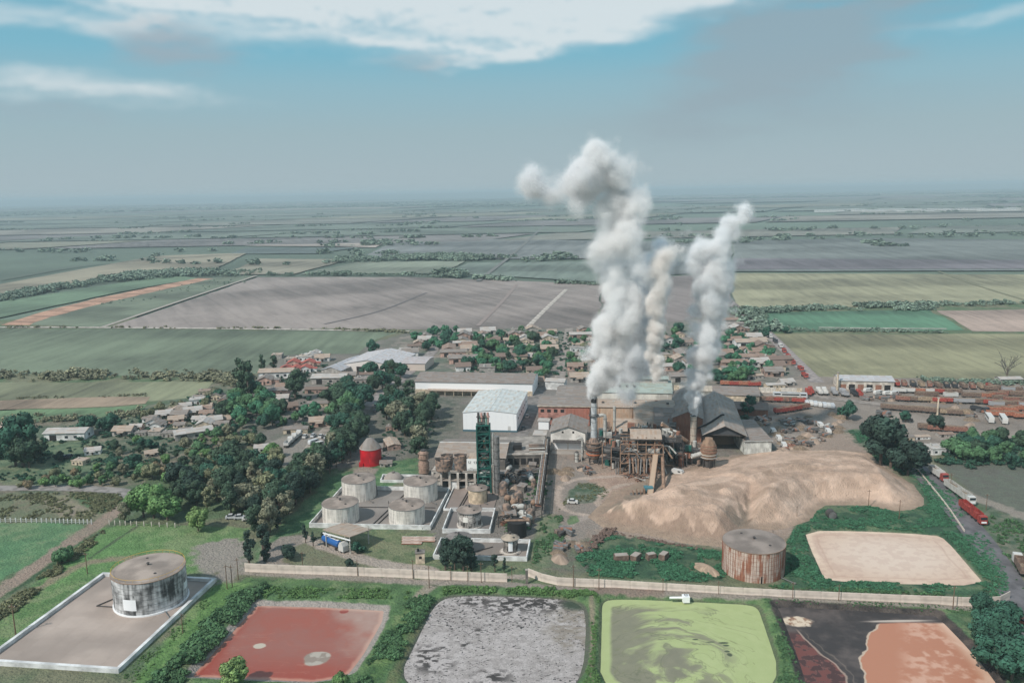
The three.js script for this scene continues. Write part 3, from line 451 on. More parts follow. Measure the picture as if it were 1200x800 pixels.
pond('pond', POND.green, 0.4, (x, z, d, u, v) => {
  const n = fbm(x * 0.05, z * 0.05, 4, 421), wx = fbm(x * 0.05, z * 0.07, 4, 423) - 0.5, f = fbm(x * 0.5, z * 0.5, 4, 425);
  const P = G(790, 800, -0.6), an = atan2(x - P.x, P.z - z), rr = hypot(x - P.x, z - P.z), sw = fbm(an * 1.4 + wx * 1.6, rr * 0.16 + wx * 3.4, 5, 427), st = fbm(an * 2 + wx * 2, rr * 0.55 + wx * 6, 4, 429);
  let c = MIX([184, 193, 140], [166, 178, 120], f * 0.6 + st * 0.4);
  const A = sstep(-14, 18, 770 - u + (v - 735) * 0.35 + (sw - 0.5) * 150 + (st - 0.5) * 40 - max(0, 738 - v) * 0.5), rim = sstep(2.0, 3.4, d + (n - 0.5) * 1.4), B = sstep(0.50, 0.58, sw) * (1 - sstep(835, 880, u));
  const grey = MIX([142, 138, 116], [124, 122, 104], f);
  c = MIX(c, grey, clamp(A * 0.96) * rim * sstep(708, 716, v)); c = MIX(c, grey, B * 0.8 * rim * sstep(712, 722, v) * sstep(0.38, 0.55, st));
  c = MIX(c, [118, 122, 82], (1 - sstep(0, 0.02, abs(st - 0.47))) * rim * 0.6); c = MIX(c, [104, 106, 84], (1 - sstep(0, 0.02, abs(sw - 0.5))) * rim * 0.5 * (1 - sstep(840, 880, u)));
  for (const [a, b, r, ex] of [[848, 753, 0.45, 3.4], [851, 756, 0.4, 2], [855, 767, 0.7, 0.9], [852, 763, 0.4, 1.6], [833, 752, 0.3, 4.5], [815, 749, 0.35, 2.4]]) c = MIX(c, [66, 76, 56], (1 - sstep(0.6, 1.2, spot(x, z, a, b, r, ex) + (f - 0.5) * 0.9)) * 0.9);
  return c;
}, 0.6, 0.1, 'settling pond covered in bright yellow green algae with grey swirls');
pond('pond', POND.dark, 0.6, (x, z, d, u, v) => {
  const n = fbm(x * 0.12, z * 0.12, 5, 431), f = fbm(x * 0.6, z * 0.6, 4, 433), wv = (n - 0.5) * 26;
  let c = MIX([54, 48, 47], [90, 80, 76], sstep(0.35, 0.7, n * 0.7 + f * 0.3));
  const edge = u - (1014 + max(0, 745 - v) * 0.9) + wv, top = (v - 729.5) - (u - 1040) * 0.0;
  const O = sstep(-2, 2, edge) * sstep(-1.5, 1.5, top + wv * 0.08);
  let or = MIX([176, 120, 94], [198, 154, 132], sstep(0.45, 0.62, f * 0.5 + n * 0.5) * sstep(1045, 1075, u)); or = MIX(or, [214, 182, 160], sstep(0.1, 1, 1 - d / 4.5) * 0.8);
  c = MIX(c, or, O); c = MIX(c, [196, 178, 158], (1 - sstep(0.8, 2.4, abs(edge))) * sstep(0, 3, top) * 0.85);
  const ub = min(993, 938 + (v - 742) * 1.1), D = sstep(-1.6, 1.6, ub - u + wv * 0.5);
  c = MIX(c, MIX(MIX([116, 64, 58], [72, 44, 42], sstep(0.42, 0.56, f)), [168, 136, 124], (1 - sstep(0, 0.03, abs(f - 0.5))) * 0.4), D * 0.9 * sstep(738, 744, v)); c = MIX(c, [174, 154, 138], (1 - sstep(0.5, 2.4, abs(ub - u + wv * 0.5))) * 0.75 * sstep(734, 742, v)); c = MIX(c, [150, 132, 116], (1 - sstep(0.4, 1.4, abs(ub + 9 - u + wv))) * 0.35 * sstep(738, 744, v));
  c = MIX(c, MIX([206, 188, 166], [140, 106, 84], sstep(0.5, 0.65, f)), 1 - sstep(0.75, 1.05, spot(x, z, 935, 728, 3.1, 1.5) + (f - 0.5) * 0.5));
  c = MIX(c, [210, 196, 182], (1 - sstep(0.5, 1.3, spot(x, z, 1052, 727.4, 0.7, 14))) * 0.8);
  return c;
}, 0.62, 0, 'dark settling pond with an orange brown crust and a pale rim, near the corner trees');
pond('pond', POND.beige, 0.9, (x, z, d, u, v) => {
  const n = fbm(x * 0.06, z * 0.06, 5, 441), f = fbm(x * 0.6, z * 0.6, 4, 443);
  let c = MIX([200, 174, 154], [184, 154, 136], sstep(0.3, 0.7, n * 0.7 + f * 0.3)); c = MIX(c, [208, 188, 172], 1 - sstep(0.3, 1.1, spot(x, z, 1045, 650, 22, 1.4)));
  c = MIX(c, [172, 140, 124], (1 - sstep(0.1, 0.5, abs(d - 3.2 + (n - 0.5) * 3))) * 0.35); c = MIX(c, [220, 198, 176], (1 - sstep(0.8, 2.4, d + (n - 0.5) * 3.4)) * 0.75 * sstep(0.3, 0.55, n)); c = MIX(c, [178, 150, 136], sstep(0.5, 0.62, f) * 0.25);
  return c;
}, 0.85, 0, 'beige drying pond of silt behind the boundary wall, right of the rusty tank');

// ---------------------------------------------------------------- the bagasse heap
{
  const top0 = poly([[745, 575], [770, 562], [830, 556], [900, 536], [985, 538], [1034, 545]]);
  const bb = boxOf([...HEAP[0], ...HEAP[1]]), x0 = bb[0] - 1, x1 = bb[2] + 1, z1 = bb[3] + 1, z0 = G(900, 520).z, st = 0.75;
  const A = HEAP[0], Bq = HEAP[1], S38 = tan(36 * PI / 180);
  const mounds = [[790, 581, 4.2, 12], [812, 585, 2.2, 12], [930, 572, 1.6, 20], [975, 564, 1.2, 18], [752, 588, 2, 8]].map(([u, v, h, r]) => { const p = G(u, v, 6); return [p.x, p.z, h, r]; });
  const backLine = poly([[700, 588], [745, 578], [772, 566], [800, 560], [850, 545], [905, 533], [985, 532], [1050, 540]]);
  const H = (x, z) => {
    const n = fbm(x * 0.06, z * 0.06, 4, 501), gx = fbm(x * 0.22 + n, z * 0.06, 4, 503), ff = fbm(x * 0.8, z * 0.8, 3, 507);
    let back = 1e9; for (let i = 1; i < backLine.length; i++) back = min(back, segDist(x, z, backLine[i - 1], backLine[i]));
    const f = (P, hh, s) => { const d = sdf(P, x, z) + (gx - 0.5) * 1.0; return d <= 0 ? d * 0.3 : min(d < 5 ? d * 0.2 : 1 + (d - 5) * s, hh); };
    let plat = lerp(1.0, 7.2, sstep(0, 26, back)) + (n - 0.5) * 0.5;
    let h = max(f(A, plat * 0.92, S38), f(Bq, plat * 1.08, S38 * 0.92));
    for (const [mx, mz, mh, r] of mounds) { const d = hypot(x - mx, z - mz); if (d < r) h = max(h, min(h, plat) + mh * pow(1 - d / r, 1.15) * sstep(0, 3, h)); }
    for (const L of crests) for (let i = 1; i < L.length; i++) { const d = segDist(x, z, L[i - 1], L[i]); if (d < 4) h += 0.9 * (1 - d / 4) ** 2 * sstep(1, 5, h); }
    let zb = 1e9, beyond = false; for (let i = 1; i < backLine.length; i++) { const a = backLine[i - 1], b = backLine[i]; if (x >= a[0] && x < b[0]) beyond = z < lerp(a[1], b[1], (x - a[0]) / (b[0] - a[0])); }
    if (beyond) h = min(h, 1.5 - back * 0.22);
    return h > 0 ? h + ((ff - 0.5) * 0.55 + (fbm(x * 0.22, z * 0.22, 3, 509) - 0.5) * 0.5) * min(1, h / 2) : h - 0.2;
  };
  const nx = floor((x1 - x0) / st), nz = floor((z1 - z0) / st), hs = new Float32Array((nx + 1) * (nz + 1)), pos = [], col = [], idx = [];
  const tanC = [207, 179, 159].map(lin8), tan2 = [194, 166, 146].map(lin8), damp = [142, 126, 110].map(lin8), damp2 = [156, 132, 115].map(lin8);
  const notchZ = G(876, 588, 8).z;
  const crests = [[[748, 597], [790, 592], [835, 591], [868, 596]], [[876, 590], [905, 570], [950, 560], [1010, 556], [1050, 566]], [[800, 573], [850, 572], [905, 552], [960, 544]], [[880, 560], [930, 548], [1000, 546]]].map((l) => poly(l, 8));
  for (let j = 0; j <= nz; j++) for (let i = 0; i <= nx; i++) hs[j * (nx + 1) + i] = H(x0 + i * st, z0 + j * st);
  for (let j = 0; j <= nz; j++) for (let i = 0; i <= nx; i++) {
    const x = x0 + i * st, z = z0 + j * st, h = hs[j * (nx + 1) + i]; pos.push(x, h, z);
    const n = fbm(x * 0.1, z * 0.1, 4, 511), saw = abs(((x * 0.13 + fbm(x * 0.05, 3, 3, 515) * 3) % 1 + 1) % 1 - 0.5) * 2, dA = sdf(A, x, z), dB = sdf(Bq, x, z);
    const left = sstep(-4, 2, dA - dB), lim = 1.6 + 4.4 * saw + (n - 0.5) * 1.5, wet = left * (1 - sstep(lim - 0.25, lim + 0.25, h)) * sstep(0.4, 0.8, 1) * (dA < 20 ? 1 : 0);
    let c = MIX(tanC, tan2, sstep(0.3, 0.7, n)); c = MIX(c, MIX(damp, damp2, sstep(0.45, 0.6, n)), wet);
    const notchShade = (1 - sstep(0.5, 4.5, abs(dA - dB + 1))) * sstep(0.5, 2, min(dA, dB) + 2) * (1 - sstep(5, 9, min(dA, dB))) * (z > notchZ ? 1 : 0); c = MIX(c, [104, 92, 78].map(lin8), notchShade * 0.85);  // shade of the crease between the lobes, put into the vertex colour
    c = MIX(c, [158, 137, 119].map(lin8), 1 - sstep(0.1, 1.4, h));
    let tr = 0; for (const L of crests) for (let i = 1; i < L.length; i++) { const d = segDist(x, z, L[i - 1], L[i]); tr = max(tr, 1 - sstep(1.2, 3.2, abs(d - 5 - (n - 0.5) * 4))); }
    c = MIX(c, [164, 138, 120].map(lin8), tr * 0.55 * sstep(2, 5, h)); c = MIX(c, [150, 128, 110].map(lin8), sstep(0.58, 0.7, fbm(x * 0.11 + 7, z * 0.16, 4, 523)) * 0.5);
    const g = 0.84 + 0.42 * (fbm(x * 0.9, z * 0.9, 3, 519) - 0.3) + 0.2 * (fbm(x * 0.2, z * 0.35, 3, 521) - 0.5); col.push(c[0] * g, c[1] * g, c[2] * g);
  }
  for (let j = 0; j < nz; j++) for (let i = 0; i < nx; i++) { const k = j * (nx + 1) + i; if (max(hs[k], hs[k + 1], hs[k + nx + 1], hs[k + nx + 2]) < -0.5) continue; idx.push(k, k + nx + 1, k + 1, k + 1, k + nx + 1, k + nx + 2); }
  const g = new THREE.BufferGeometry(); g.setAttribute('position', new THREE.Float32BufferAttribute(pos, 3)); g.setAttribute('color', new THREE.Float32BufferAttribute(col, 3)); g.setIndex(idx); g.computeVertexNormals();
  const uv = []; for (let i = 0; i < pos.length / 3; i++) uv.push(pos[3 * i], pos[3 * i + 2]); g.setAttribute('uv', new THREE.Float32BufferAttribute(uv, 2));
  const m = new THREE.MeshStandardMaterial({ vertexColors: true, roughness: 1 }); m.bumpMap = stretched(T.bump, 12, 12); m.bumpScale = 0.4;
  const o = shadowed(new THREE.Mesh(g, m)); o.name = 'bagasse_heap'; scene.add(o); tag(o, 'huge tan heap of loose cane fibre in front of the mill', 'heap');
}
// ---------------------------------------------------------------- storage tanks, pads and the boundary wall
const at = (u, v, h = 0) => { const p = G(u, v); p.y = h; return p; };
const facing = (p) => atan2(p.x, -p.z) * -1;     // turn about y that looks back at the road side the camera hovers over
function stud(r, n, f) { const l = []; for (let i = 0; i < n; i++) { const a = i / n * 2 * PI; l.push(f(sin(a) * r, cos(a) * r, a, i)); } return l; }
function Arc(r, h, y, a, w) { const g = new THREE.CylinderGeometry(r, r, h, 8, 1, true, a - w / 2, w); g.translate(0, y + h / 2, 0); return g.toNonIndexed(); }
// o: base centre pixel, half width in pixels, rim pixel
function tank(o) {
  const p = at(o.u, o.v, o.y ?? 0), k = pxm(p), r = o.r * k, h = hAt(p, o.u, o.top) - p.y, t = thing(o.name ?? 'storage_tank', o.label, 'tank', p, 0, o.group), seg = 48;
  const br = r * (o.body ?? 1);
  part(t, 'shell', Cy(br, br, h, 0, 0, 0, seg), o.wall);
  part(t, 'roof', Dome([[r * 1.012, h], [r * 1.012, h + 0.12], [r * 0.6, h + 0.12 + o.rise * 0.5], [0.01, h + 0.12 + o.rise]], seg), o.roof);
  part(t, 'rim', Ring(r * 1.01, h + 0.05, 0.11, seg), o.rim ?? M.steel);
  if (o.base) part(t, 'base_ring', Cy(r * 1.03, r * 1.03, 0.7, 0, 0, 0, seg), o.base);
  for (let i = 1; i < (o.courses ?? 4); i++) part(t, 'plate_seam', Ring(br + 0.005, h * i / (o.courses ?? 4), 0.035, seg), o.seam ?? o.wall);
  if (o.ribs) for (const g of stud(br, o.ribs, (x, z, a) => [x, z, a])) { const m = part(t, 'rib', tank.rib ??= Bx(0.09, 1, 0.12), o.ribMat ?? o.wall, [g[0], 0, g[1]], g[2]); m.scale.y = h; }
  part(t, 'roof_vent', [Cy(0.3, 0.3, 0.7, 0, h + o.rise, 0, 8), Cy(0.55, 0.2, 0.25, 0, h + o.rise + 0.7, 0, 8)], M.steelDark);
  for (const a of o.hatches ?? [0.7, 3.6]) part(t, 'hatch', Cy(0.4, 0.4, 0.35, sin(a) * r * 0.6, h + o.rise * 0.42, cos(a) * r * 0.6, 8), M.steelDark);
  const la = o.ladder ?? 0.9, lx = sin(la) * (br + 0.3), lz = cos(la) * (br + 0.3);
  if (o.stair) { const pts = []; for (let i = 0; i <= 24; i++) { const a = la + i / 24 * 1.3; pts.push(V(sin(a) * (br + 0.45), h * i / 24, cos(a) * (br + 0.45))); } part(t, 'stair', Tube(pts, 0.13, 4, 40), M.steelDark); part(t, 'stair_rail', Tube(pts.map((q) => q.clone().add(V(0, 1, 0))), 0.05, 4, 40), M.steelDark); }
  else part(t, 'ladder', [Bar([lx, 0, lz], [lx, h + 1, lz], 0.06), Bar([lx + 0.45 * cos(la), 0, lz - 0.45 * sin(la)], [lx + 0.45 * cos(la), h + 1, lz - 0.45 * sin(la)], 0.06)], M.steelDark);
  if (o.rail) part(t, 'handrail', [Ring(r * 0.99, h + 1.15, 0.05, seg), ...stud(r * 0.99, 28, (x, z) => Bar([x, h, z], [x, h + 1.15, z], 0.035, 3))], o.rail);
  part(t, 'outlet_pipe', [Bar([br * 0.7, 0.6, br * 0.75], [br * 1.0, 0.6, br * 1.15], 0.16, 6), Cy(0.25, 0.25, 0.5, br, 0.35, br * 1.15, 6)], M.steel);
  return { t, p, r: br, h };
}
const wallStreak = mat(208, 202, 194, { map: T.streak, w: 26, h: 11, gain: 1.2, rough: 0.7 }), wallSooty = new THREE.MeshStandardMaterial({ color: new THREE.Color().setRGB(0.62, 0.62, 0.62), map: stretched(T.soot, 42, 26), roughness: 0.8 });
const roofTank = mat(148, 134, 124, { map: T.noise, w: 16 }), roofTank2 = mat(136, 128, 124, { map: T.noise, w: 22 });
{
  const b = tank({ u: 177.5, v: 703.5, r: 40.2, top: 665.5, rise: 1.0, wall: wallSooty, roof: mat(158, 144, 134, { map: T.noise, w: 30 }), rim: M.rustLight, base: M.whiteClean, rail: M.yellow, courses: 6, seam: M.steelDark, label: 'largest storage tank with black sooty streaks, alone on its white walled pad', ladder: 2.4 });
  part(b.t, 'painted_panel', Arc(b.r + 0.04, 3.4, 2.2, facing(b.p) * 1 - 0.62, 0.40), mat(232, 234, 236, { side: true })).material.side = THREE.DoubleSide;
  part(b.t, 'painted_panel', Arc(b.r + 0.04, 2.2, 3.6, facing(b.p) * 1 + 1.22, 0.28), mat(222, 226, 228, { side: true }));
  part(b.t, 'roof_ring', Ring(b.r * 0.42, b.h + 0.72, 0.06, 40), M.concDark);
  const names = ['rear left', 'rear right', 'front left', 'front right'];
  [[421, 582, 19.5, 560.5], [493.3, 584, 19.5, 563.2], [399.6, 609.5, 21, 588.5], [477, 611.5, 20.8, 590.8]].forEach(([u, v, r, top], i) => tank({ u, v, r, top, rise: 0.8, wall: wallStreak, roof: roofTank, rim: M.steel, ribs: 22, ribMat: mat(196, 192, 186, { map: T.streak, w: 26, h: 11 }), courses: 5, stair: i % 2 === 0, ladder: 1.5 + i, label: ['white streaked storage tank at the rear left corner of the walled pad', 'white streaked storage tank at the rear right of the pad, nearest the rusty tower', 'white streaked storage tank at the front left corner of the pad, behind the canopy', 'white streaked storage tank at the front right of the pad, beside the grass strip'][i], group: 'four white tanks on one pad' }));
  tank({ u: 560, v: 587.5, r: 12, body: 0.93, top: 571.5, rise: 0.8, wall: mat(206, 186, 160, { map: T.noise, w: 7, gain: 1.15 }), roof: roofTank, label: 'cream storage tank with orange rust stains, beside the pipework', ladder: 1.2 });
  const tb = tank({ u: 550.5, v: 616, r: 14.8, body: 0.93, top: 597, rise: 0.9, wall: mat(170, 164, 158, { map: T.soot, w: 20, h: 8, gain: 1.5 }), roof: roofTank, base: M.concPale, label: 'grey weathered tank with a small white sign, on the middle walled pad', ladder: 2 });
  part(tb.t, 'sign', Arc(tb.r + 0.05, 2, 3, -0.3, 0.42), mat(226, 222, 214, { side: true }));
  tank({ u: 538, v: 648, r: 15, body: 0.95, top: 629, rise: 0.8, wall: wallStreak, roof: roofTank2, label: 'grey roofed tank half hidden behind the dark cypress trees', ladder: -1 });
  const td = tank({ u: 598, v: 647, r: 10.8, body: 0.78, top: 630, rise: 1.3, wall: mat(128, 122, 116, { map: T.soot, w: 12, h: 8, gain: 1.6 }), roof: mat(166, 152, 136, { map: T.noise, w: 8 }), base: M.concPale, label: 'small narrow tank with an overhanging conical roof on a round plinth', ladder: 1.9 });
  part(td.t, 'plinth', Cy(td.r * 1.55, td.r * 1.5, 0.5, 0, 0, 0, 40), M.conc); part(td.t, 'painted_panel', Arc(td.r + 0.05, 3.4, 1.4, 0.05, 0.6), M.whiteClean);
  const tr = tank({ u: 882.5, v: 667, r: 35.4, top: 634, rise: 0.7, wall: M.rust, roof: mat(140, 128, 120, { map: T.noise, w: 26 }), rim: M.rustLight, ribs: 64, ribMat: mat(140, 84, 66, { map: T.rust, w: 12, gain: 1.5 }), courses: 7, seam: mat(140, 86, 68), label: 'large rust streaked tank with vertical ribs, beside the tan heap', ladder: 2.2 });
  part(tr.t, 'doorway', Bx(1.2, 2.2, 0.1, 0, 0.1, tr.r + 0.02, 0.75), M.dark);
  const pr = at(434.7, 543.2), k = pxm(pr), R = 12.2 * k, h = hAt(pr, 434.7, 524), red = thing('storage_tank', 'bright red storage tank with a grey conical roof on a green lawn', 'tank', pr);
  part(red, 'shell', Cy(R, R, h, 0, 0, 0, 44), M.red); part(red, 'roof', Dome([[R * 1.02, h], [R * 1.02, h + 0.2], [R * 0.35, h + 4.1], [0.01, h + 4.6]], 44), M.roofGrey); part(red, 'rim', Ring(R * 1.01, h, 0.16), M.steelPale);
  for (let i = 1; i < 4; i++) part(red, 'plate_seam', Ring(R, h * i / 4, 0.05), M.red);
  part(red, 'valve_box', Bx(1.8, 1.8, 1.6, -R * 0.8, 0, R * 0.75), M.red); part(red, 'ladder', [Bar([R + 0.3, 0, 0.5], [R + 0.3, h, 0.5], 0.06), Bar([R + 0.3, 0, 1], [R + 0.3, h, 1], 0.06)], M.steelDark);
}
// a pad of cast slabs with a low wall; corners: front left or back left, front right, back right
function pad(o) {
  const FR = G(...o.fr), BR = G(...o.br), BL = o.bl ? G(...o.bl) : null, FL = o.fl ? G(...o.fl) : FR.clone().add(BL).sub(BR), ex = FR.clone().sub(FL), ez = BR.clone().sub(FR);
  const t = thing('containment_pad', o.label, 'pad', FL), W = ex.length(), D = ez.length(), ux = ex.clone().normalize(), uz = ez.clone().normalize(), nx = o.nx ?? Math.round(W / 6.5), nz = o.nz ?? Math.round(D / 6.5);
  const quad = (w, d, y, h) => { const c = [[0, 0], [w, 0], [w, d], [0, d]].map(([a, b]) => [ux.x * a + uz.x * b, ux.z * a + uz.z * b]); const s = new THREE.Shape(c.map(([x, z]) => new THREE.Vector2(x, -z))); const g = new THREE.ExtrudeGeometry(s, { depth: h, bevelEnabled: false }); g.rotateX(-PI / 2); g.translate(0, y, 0); return boxUV(g); };
  const sg = quad(W / nx - 0.02, D / nz - 0.02, 0.02, 0.24), tones = [[0], [-2], [2], [-1]].map(([d]) => mat(o.c[0] + d, o.c[1] + d, o.c[2] + d, { map: T.slab, w: 46, gain: 1.16 })), r = rng(o.seed ?? 5);
  part(t, 'footing', quad(W, D, -0.4, 0.58), M.concDark);
  for (let j = 0; j < nz; j++) for (let i = 0; i < nx; i++) { const a = (i + 0.003) * W / nx, b = (j + 0.003) * D / nz, px = ux.x * a + uz.x * b, pz = ux.z * a + uz.z * b, g = sg.clone(), uv = g.attributes.uv; for (let k = 0; k < uv.count; k++) uv.setXY(k, uv.getX(k) + px, uv.getY(k) - pz); part(t, 'slab', g, tones[floor(r() * 4)], [px, 0, pz]); }
  const hw = o.wh ?? 1.4, th = o.wt ?? 0.4, lines = [[[0, 0], [W, 0]], [[W, 0], [W, D]], [[W, D], [0, D]], [[0, D], [0, 0]]];
  lines.forEach(([a, b], k) => { if (o.skip?.includes(k)) return; const pa = V(ux.x * a[0] + uz.x * a[1], 0, ux.z * a[0] + uz.z * a[1]), pb = V(ux.x * b[0] + uz.x * b[1], 0, ux.z * b[0] + uz.z * b[1]), L = pa.distanceTo(pb), mid = pa.clone().add(pb).multiplyScalar(0.5); part(t, 'kerb_wall', Bx(L + (k % 2 ? -th : th), hw, th, 0, -0.2, 0), o.wm ?? M.white, [mid.x, 0, mid.z], -atan2(pb.z - pa.z, pb.x - pa.x)); });
  for (const [a, b, c, d] of o.pipes ?? []) { const q = (s, f) => V(ux.x * s * W + uz.x * f * D, 0.5, ux.z * s * W + uz.z * f * D); part(t, 'pipe', [Bar(q(a, b), q(c, d), 0.16, 6)], M.steelDark); }
  return t;
}
pad({ fr: [138, 788], br: [251, 682], bl: [121, 675.5], c: [166, 151, 141], wh: 1.5, wt: 1.0, wm: mat(214, 214, 213, { map: T.noise, w: 19 }), label: 'broad concrete pad with white kerb walls around the sooty tank', seed: 3, pipes: [[0.28, 0.62, 0.55, 0.62], [0.28, 0.62, 0.52, 0.98]] });
pad({ fl: [363, 618], fr: [504, 621], br: [527, 576], c: [136, 128, 122], wh: 2.0, label: 'walled concrete pad carrying the four white tanks', seed: 4, pipes: [[0.5, 0.02, 0.62, 0.98], [0.54, 0.02, 0.66, 0.98], [0.2, 0.5, 0.95, 0.52]] });
pad({ fl: [519, 624.5], fr: [574, 625], br: [580, 600], c: [128, 120, 116], wh: 1.9, label: 'walled concrete pad around the grey tank with a sign', seed: 6 });
pad({ fl: [508, 655], fr: [617, 657.5], br: [621, 637], c: [134, 124, 116], wh: 1.8, label: 'walled concrete pad in front, behind the slim dark trees', seed: 7, pipes: [[0.3, 0.2, 0.6, 0.7], [0.45, 0.1, 0.75, 0.3]] });
pad({ fl: [520, 598], fr: [578, 599], br: [586, 572], c: [146, 132, 124], wh: 1.0, label: 'concrete yard with pipe trenches around the cream tank', seed: 8, skip: [1], pipes: [[0.28, 0.02, 0.36, 0.98], [0.33, 0.02, 0.41, 0.98]] });
pad({ fl: [446, 565], fr: [494, 566], br: [496, 559], c: [150, 146, 140], wh: 1.3, label: 'low white kerb around a domed sump behind the tanks', seed: 9 });
{ const p = at(461, 561), t = thing('sump_dome', 'pale domed sump cover beside the white kerb', 'dome', p); part(t, 'cover', Lathe([[4.2, 0], [3.9, 1], [2.6, 2.3], [0, 2.9]], 20), M.conc); part(t, 'hatch', Cy(0.7, 0.7, 0.6, 0, 2.7, 0, 10), M.concDark); }
// the boundary wall of cast panels between posts
function panelWall(pts, h, label, gapTone) {
  const line = curve2(pts, 200), L = []; let acc = 0; for (let i = 1; i < line.length; i++) acc += hypot(line[i][0] - line[i - 1][0], line[i][1] - line[i - 1][1]);
  const n = Math.round(acc / 5.6), step = acc / n; let need = 0, run = 0; L.push(line[0]); for (let i = 1; i < line.length; i++) { let [ax, az] = line[i - 1]; const [bx, bz] = line[i]; let s = hypot(bx - ax, bz - az); while (run + s >= step) { const f = (step - run) / s; ax = lerp(ax, bx, f); az = lerp(az, bz, f); s -= step - run; run = 0; L.push([ax, az]); } run += s; }
  const t = thing('boundary_wall', label, 'wall', V(L[0][0], 0, L[0][1])), tones = [0, -3, 3, -6].map((d) => mat(214 + d, 200 + d, 188 + d, { map: T.streak, w: 170, h: 7, gain: 1.13 })), r = rng(h * 100), pg = Bx(step - 0.16, h, 0.18), po = Bx(0.14, h - 0.05, 0.12);
  for (let i = 0; i + 1 < L.length; i++) { const a = L[i], b = L[i + 1], ry = -atan2(b[1] - a[1], b[0] - a[0]), m = tones[floor(r() * 4)], x = (a[0] + b[0]) / 2 - L[0][0], z = (a[1] + b[1]) / 2 - L[0][1]; part(t, 'wall_panel', pg, m, [x, 0, z], ry); part(t, 'post', po, tones[3], [a[0] - L[0][0], 0, a[1] - L[0][1]], ry); }
  return t;
}
panelWall([[287, 669.5], [330, 671.5], [420, 674.5], [520, 679], [616, 683]], 2.9, 'long pale concrete panel wall south of the four tanks');
panelWall([[619, 675], [634, 681], [652, 685.5], [700, 688], [800, 694], [900, 700], [1000, 704.5], [1100, 708.5], [1160, 710], [1180, 706], [1187, 694]], 2.7, 'long pale concrete panel wall from the gate pillar past the rusty tank to the road');
{ const t = thing('gate_pillar', 'dark pillar where the two boundary walls meet', 'pillar', at(617.5, 684)); part(t, 'shaft', Bx(0.8, 4.6, 0.8), M.concDark); part(t, 'cap', Bx(1, 0.25, 1, 0, 4.6, 0), M.conc); }
panelWall([[1072, 548], [1090, 569], [1112, 597], [1136, 632]], 1.1, 'low white kerb wall along the left edge of the truck road');
// utility poles along the track
{
  const src = thing('utility_pole', '', 'utility pole'); const H0 = 8.2;
  part(src, 'shaft', Cy(0.17, 0.11, H0, 0, 0, 0, 6), M.wood); part(src, 'crossarm', Bx(1.7, 0.14, 0.14, 0, H0 - 0.8, 0), M.wood); for (const x of [-0.7, 0, 0.7]) part(src, 'insulator', Cy(0.07, 0.07, 0.25, x, H0 - 0.66, 0, 5), M.steelPale);
  labelled.pop(); let first = true;
  const put = (u, v, s, label, group) => { const p = at(u, v), ry = hash2(u | 0, v | 0, 2) * 0.8 - 0.4; if (first) { src.position.copy(p); src.rotation.y = ry; src.scale.setScalar(s); tag(src, label, 'utility pole', group); first = false; } else copyOf(src, p, ry, label, 'utility pole', group, s); };
  for (const [u, v, s] of [[355, 671, 0.9], [419, 675, 0.7], [484, 678, 0.8], [503, 689, 0.9], [528, 680, 0.6], [548, 681, 0.65], [564, 683, 0.85], [600, 683, 0.7]]) put(u, v, s, 'thin wooden utility pole along the wall south of the tanks', 'poles along the left wall');
  for (const [u, v, s] of [[672, 688, 0.9], [702, 692, 0.9], [777, 695, 0.6], [842, 698, 0.6], [929, 703, 0.7], [983, 706, 0.7], [1117, 714, 0.9]]) put(u, v, s, 'thin wooden utility pole along the wall below the heap', 'poles along the right wall');
  for (const [u, v, s] of [[266, 690, 1], [272, 688, 0.9], [279, 679, 0.9]]) put(u, v, s, 'dark utility pole by the gate corner beside the red pond bushes', 'poles at the gate corner');
  put(18, 744, 1.15, 'lone utility pole left of the concrete pad'); put(102, 672, 0.9, 'lone utility pole behind the concrete pad'); put(214, 742, 0.75, 'short utility pole right of the concrete pad'); put(1018, 594, 0.85, 'utility pole standing in front of the tan heap, left one'); put(1054, 608, 0.9, 'utility pole between the tan heap and the beige pond'); put(934, 608, 0.6, 'short pole left of the heap gully'); put(1114, 575, 0.9, 'utility pole beside the parked trailer on the road'); put(1156, 598, 0.8, 'utility pole at the corner of the dark field');
}
// meadow fence with white posts
{
  const line = curve2([[-60, 611.5], [0, 612], [60, 612.8], [107, 614]], 60), t = thing('field_fence', 'low fence with white posts between the meadow and the scrubby bank', 'fence', V(line[0][0], 0, line[0][1]));
  for (let i = 0; i < line.length; i += 2) part(t, 'post', tank.post ??= Bx(0.3, 1.9, 0.3), M.white, [line[i][0] - line[0][0], 0, line[i][1] - line[0][1]]);
  const P = line.map(([x, z]) => V(x - line[0][0], 0, z - line[0][1])); for (const y of [0.6, 1.3]) part(t, 'rail', Tube(P.map((p) => p.clone().setY(y)), 0.06, 4, 60), M.steelPale);
  const l2 = curve2([[128, 615], [160, 616], [205, 618]], 30), t2 = thing('field_fence', 'short dark rail fence by the bright green trees', 'fence', V(l2[0][0], 0, l2[0][1]));
  for (let i = 0; i < l2.length; i += 3) part(t2, 'post', tank.post, M.concPale, [l2[i][0] - l2[0][0], 0, l2[i][1] - l2[0][1]]);
  part(t2, 'rail', Tube(l2.map(([x, z]) => V(x - l2[0][0], 1, z - l2[0][1])), 0.09, 4, 30), M.steelDark);
}
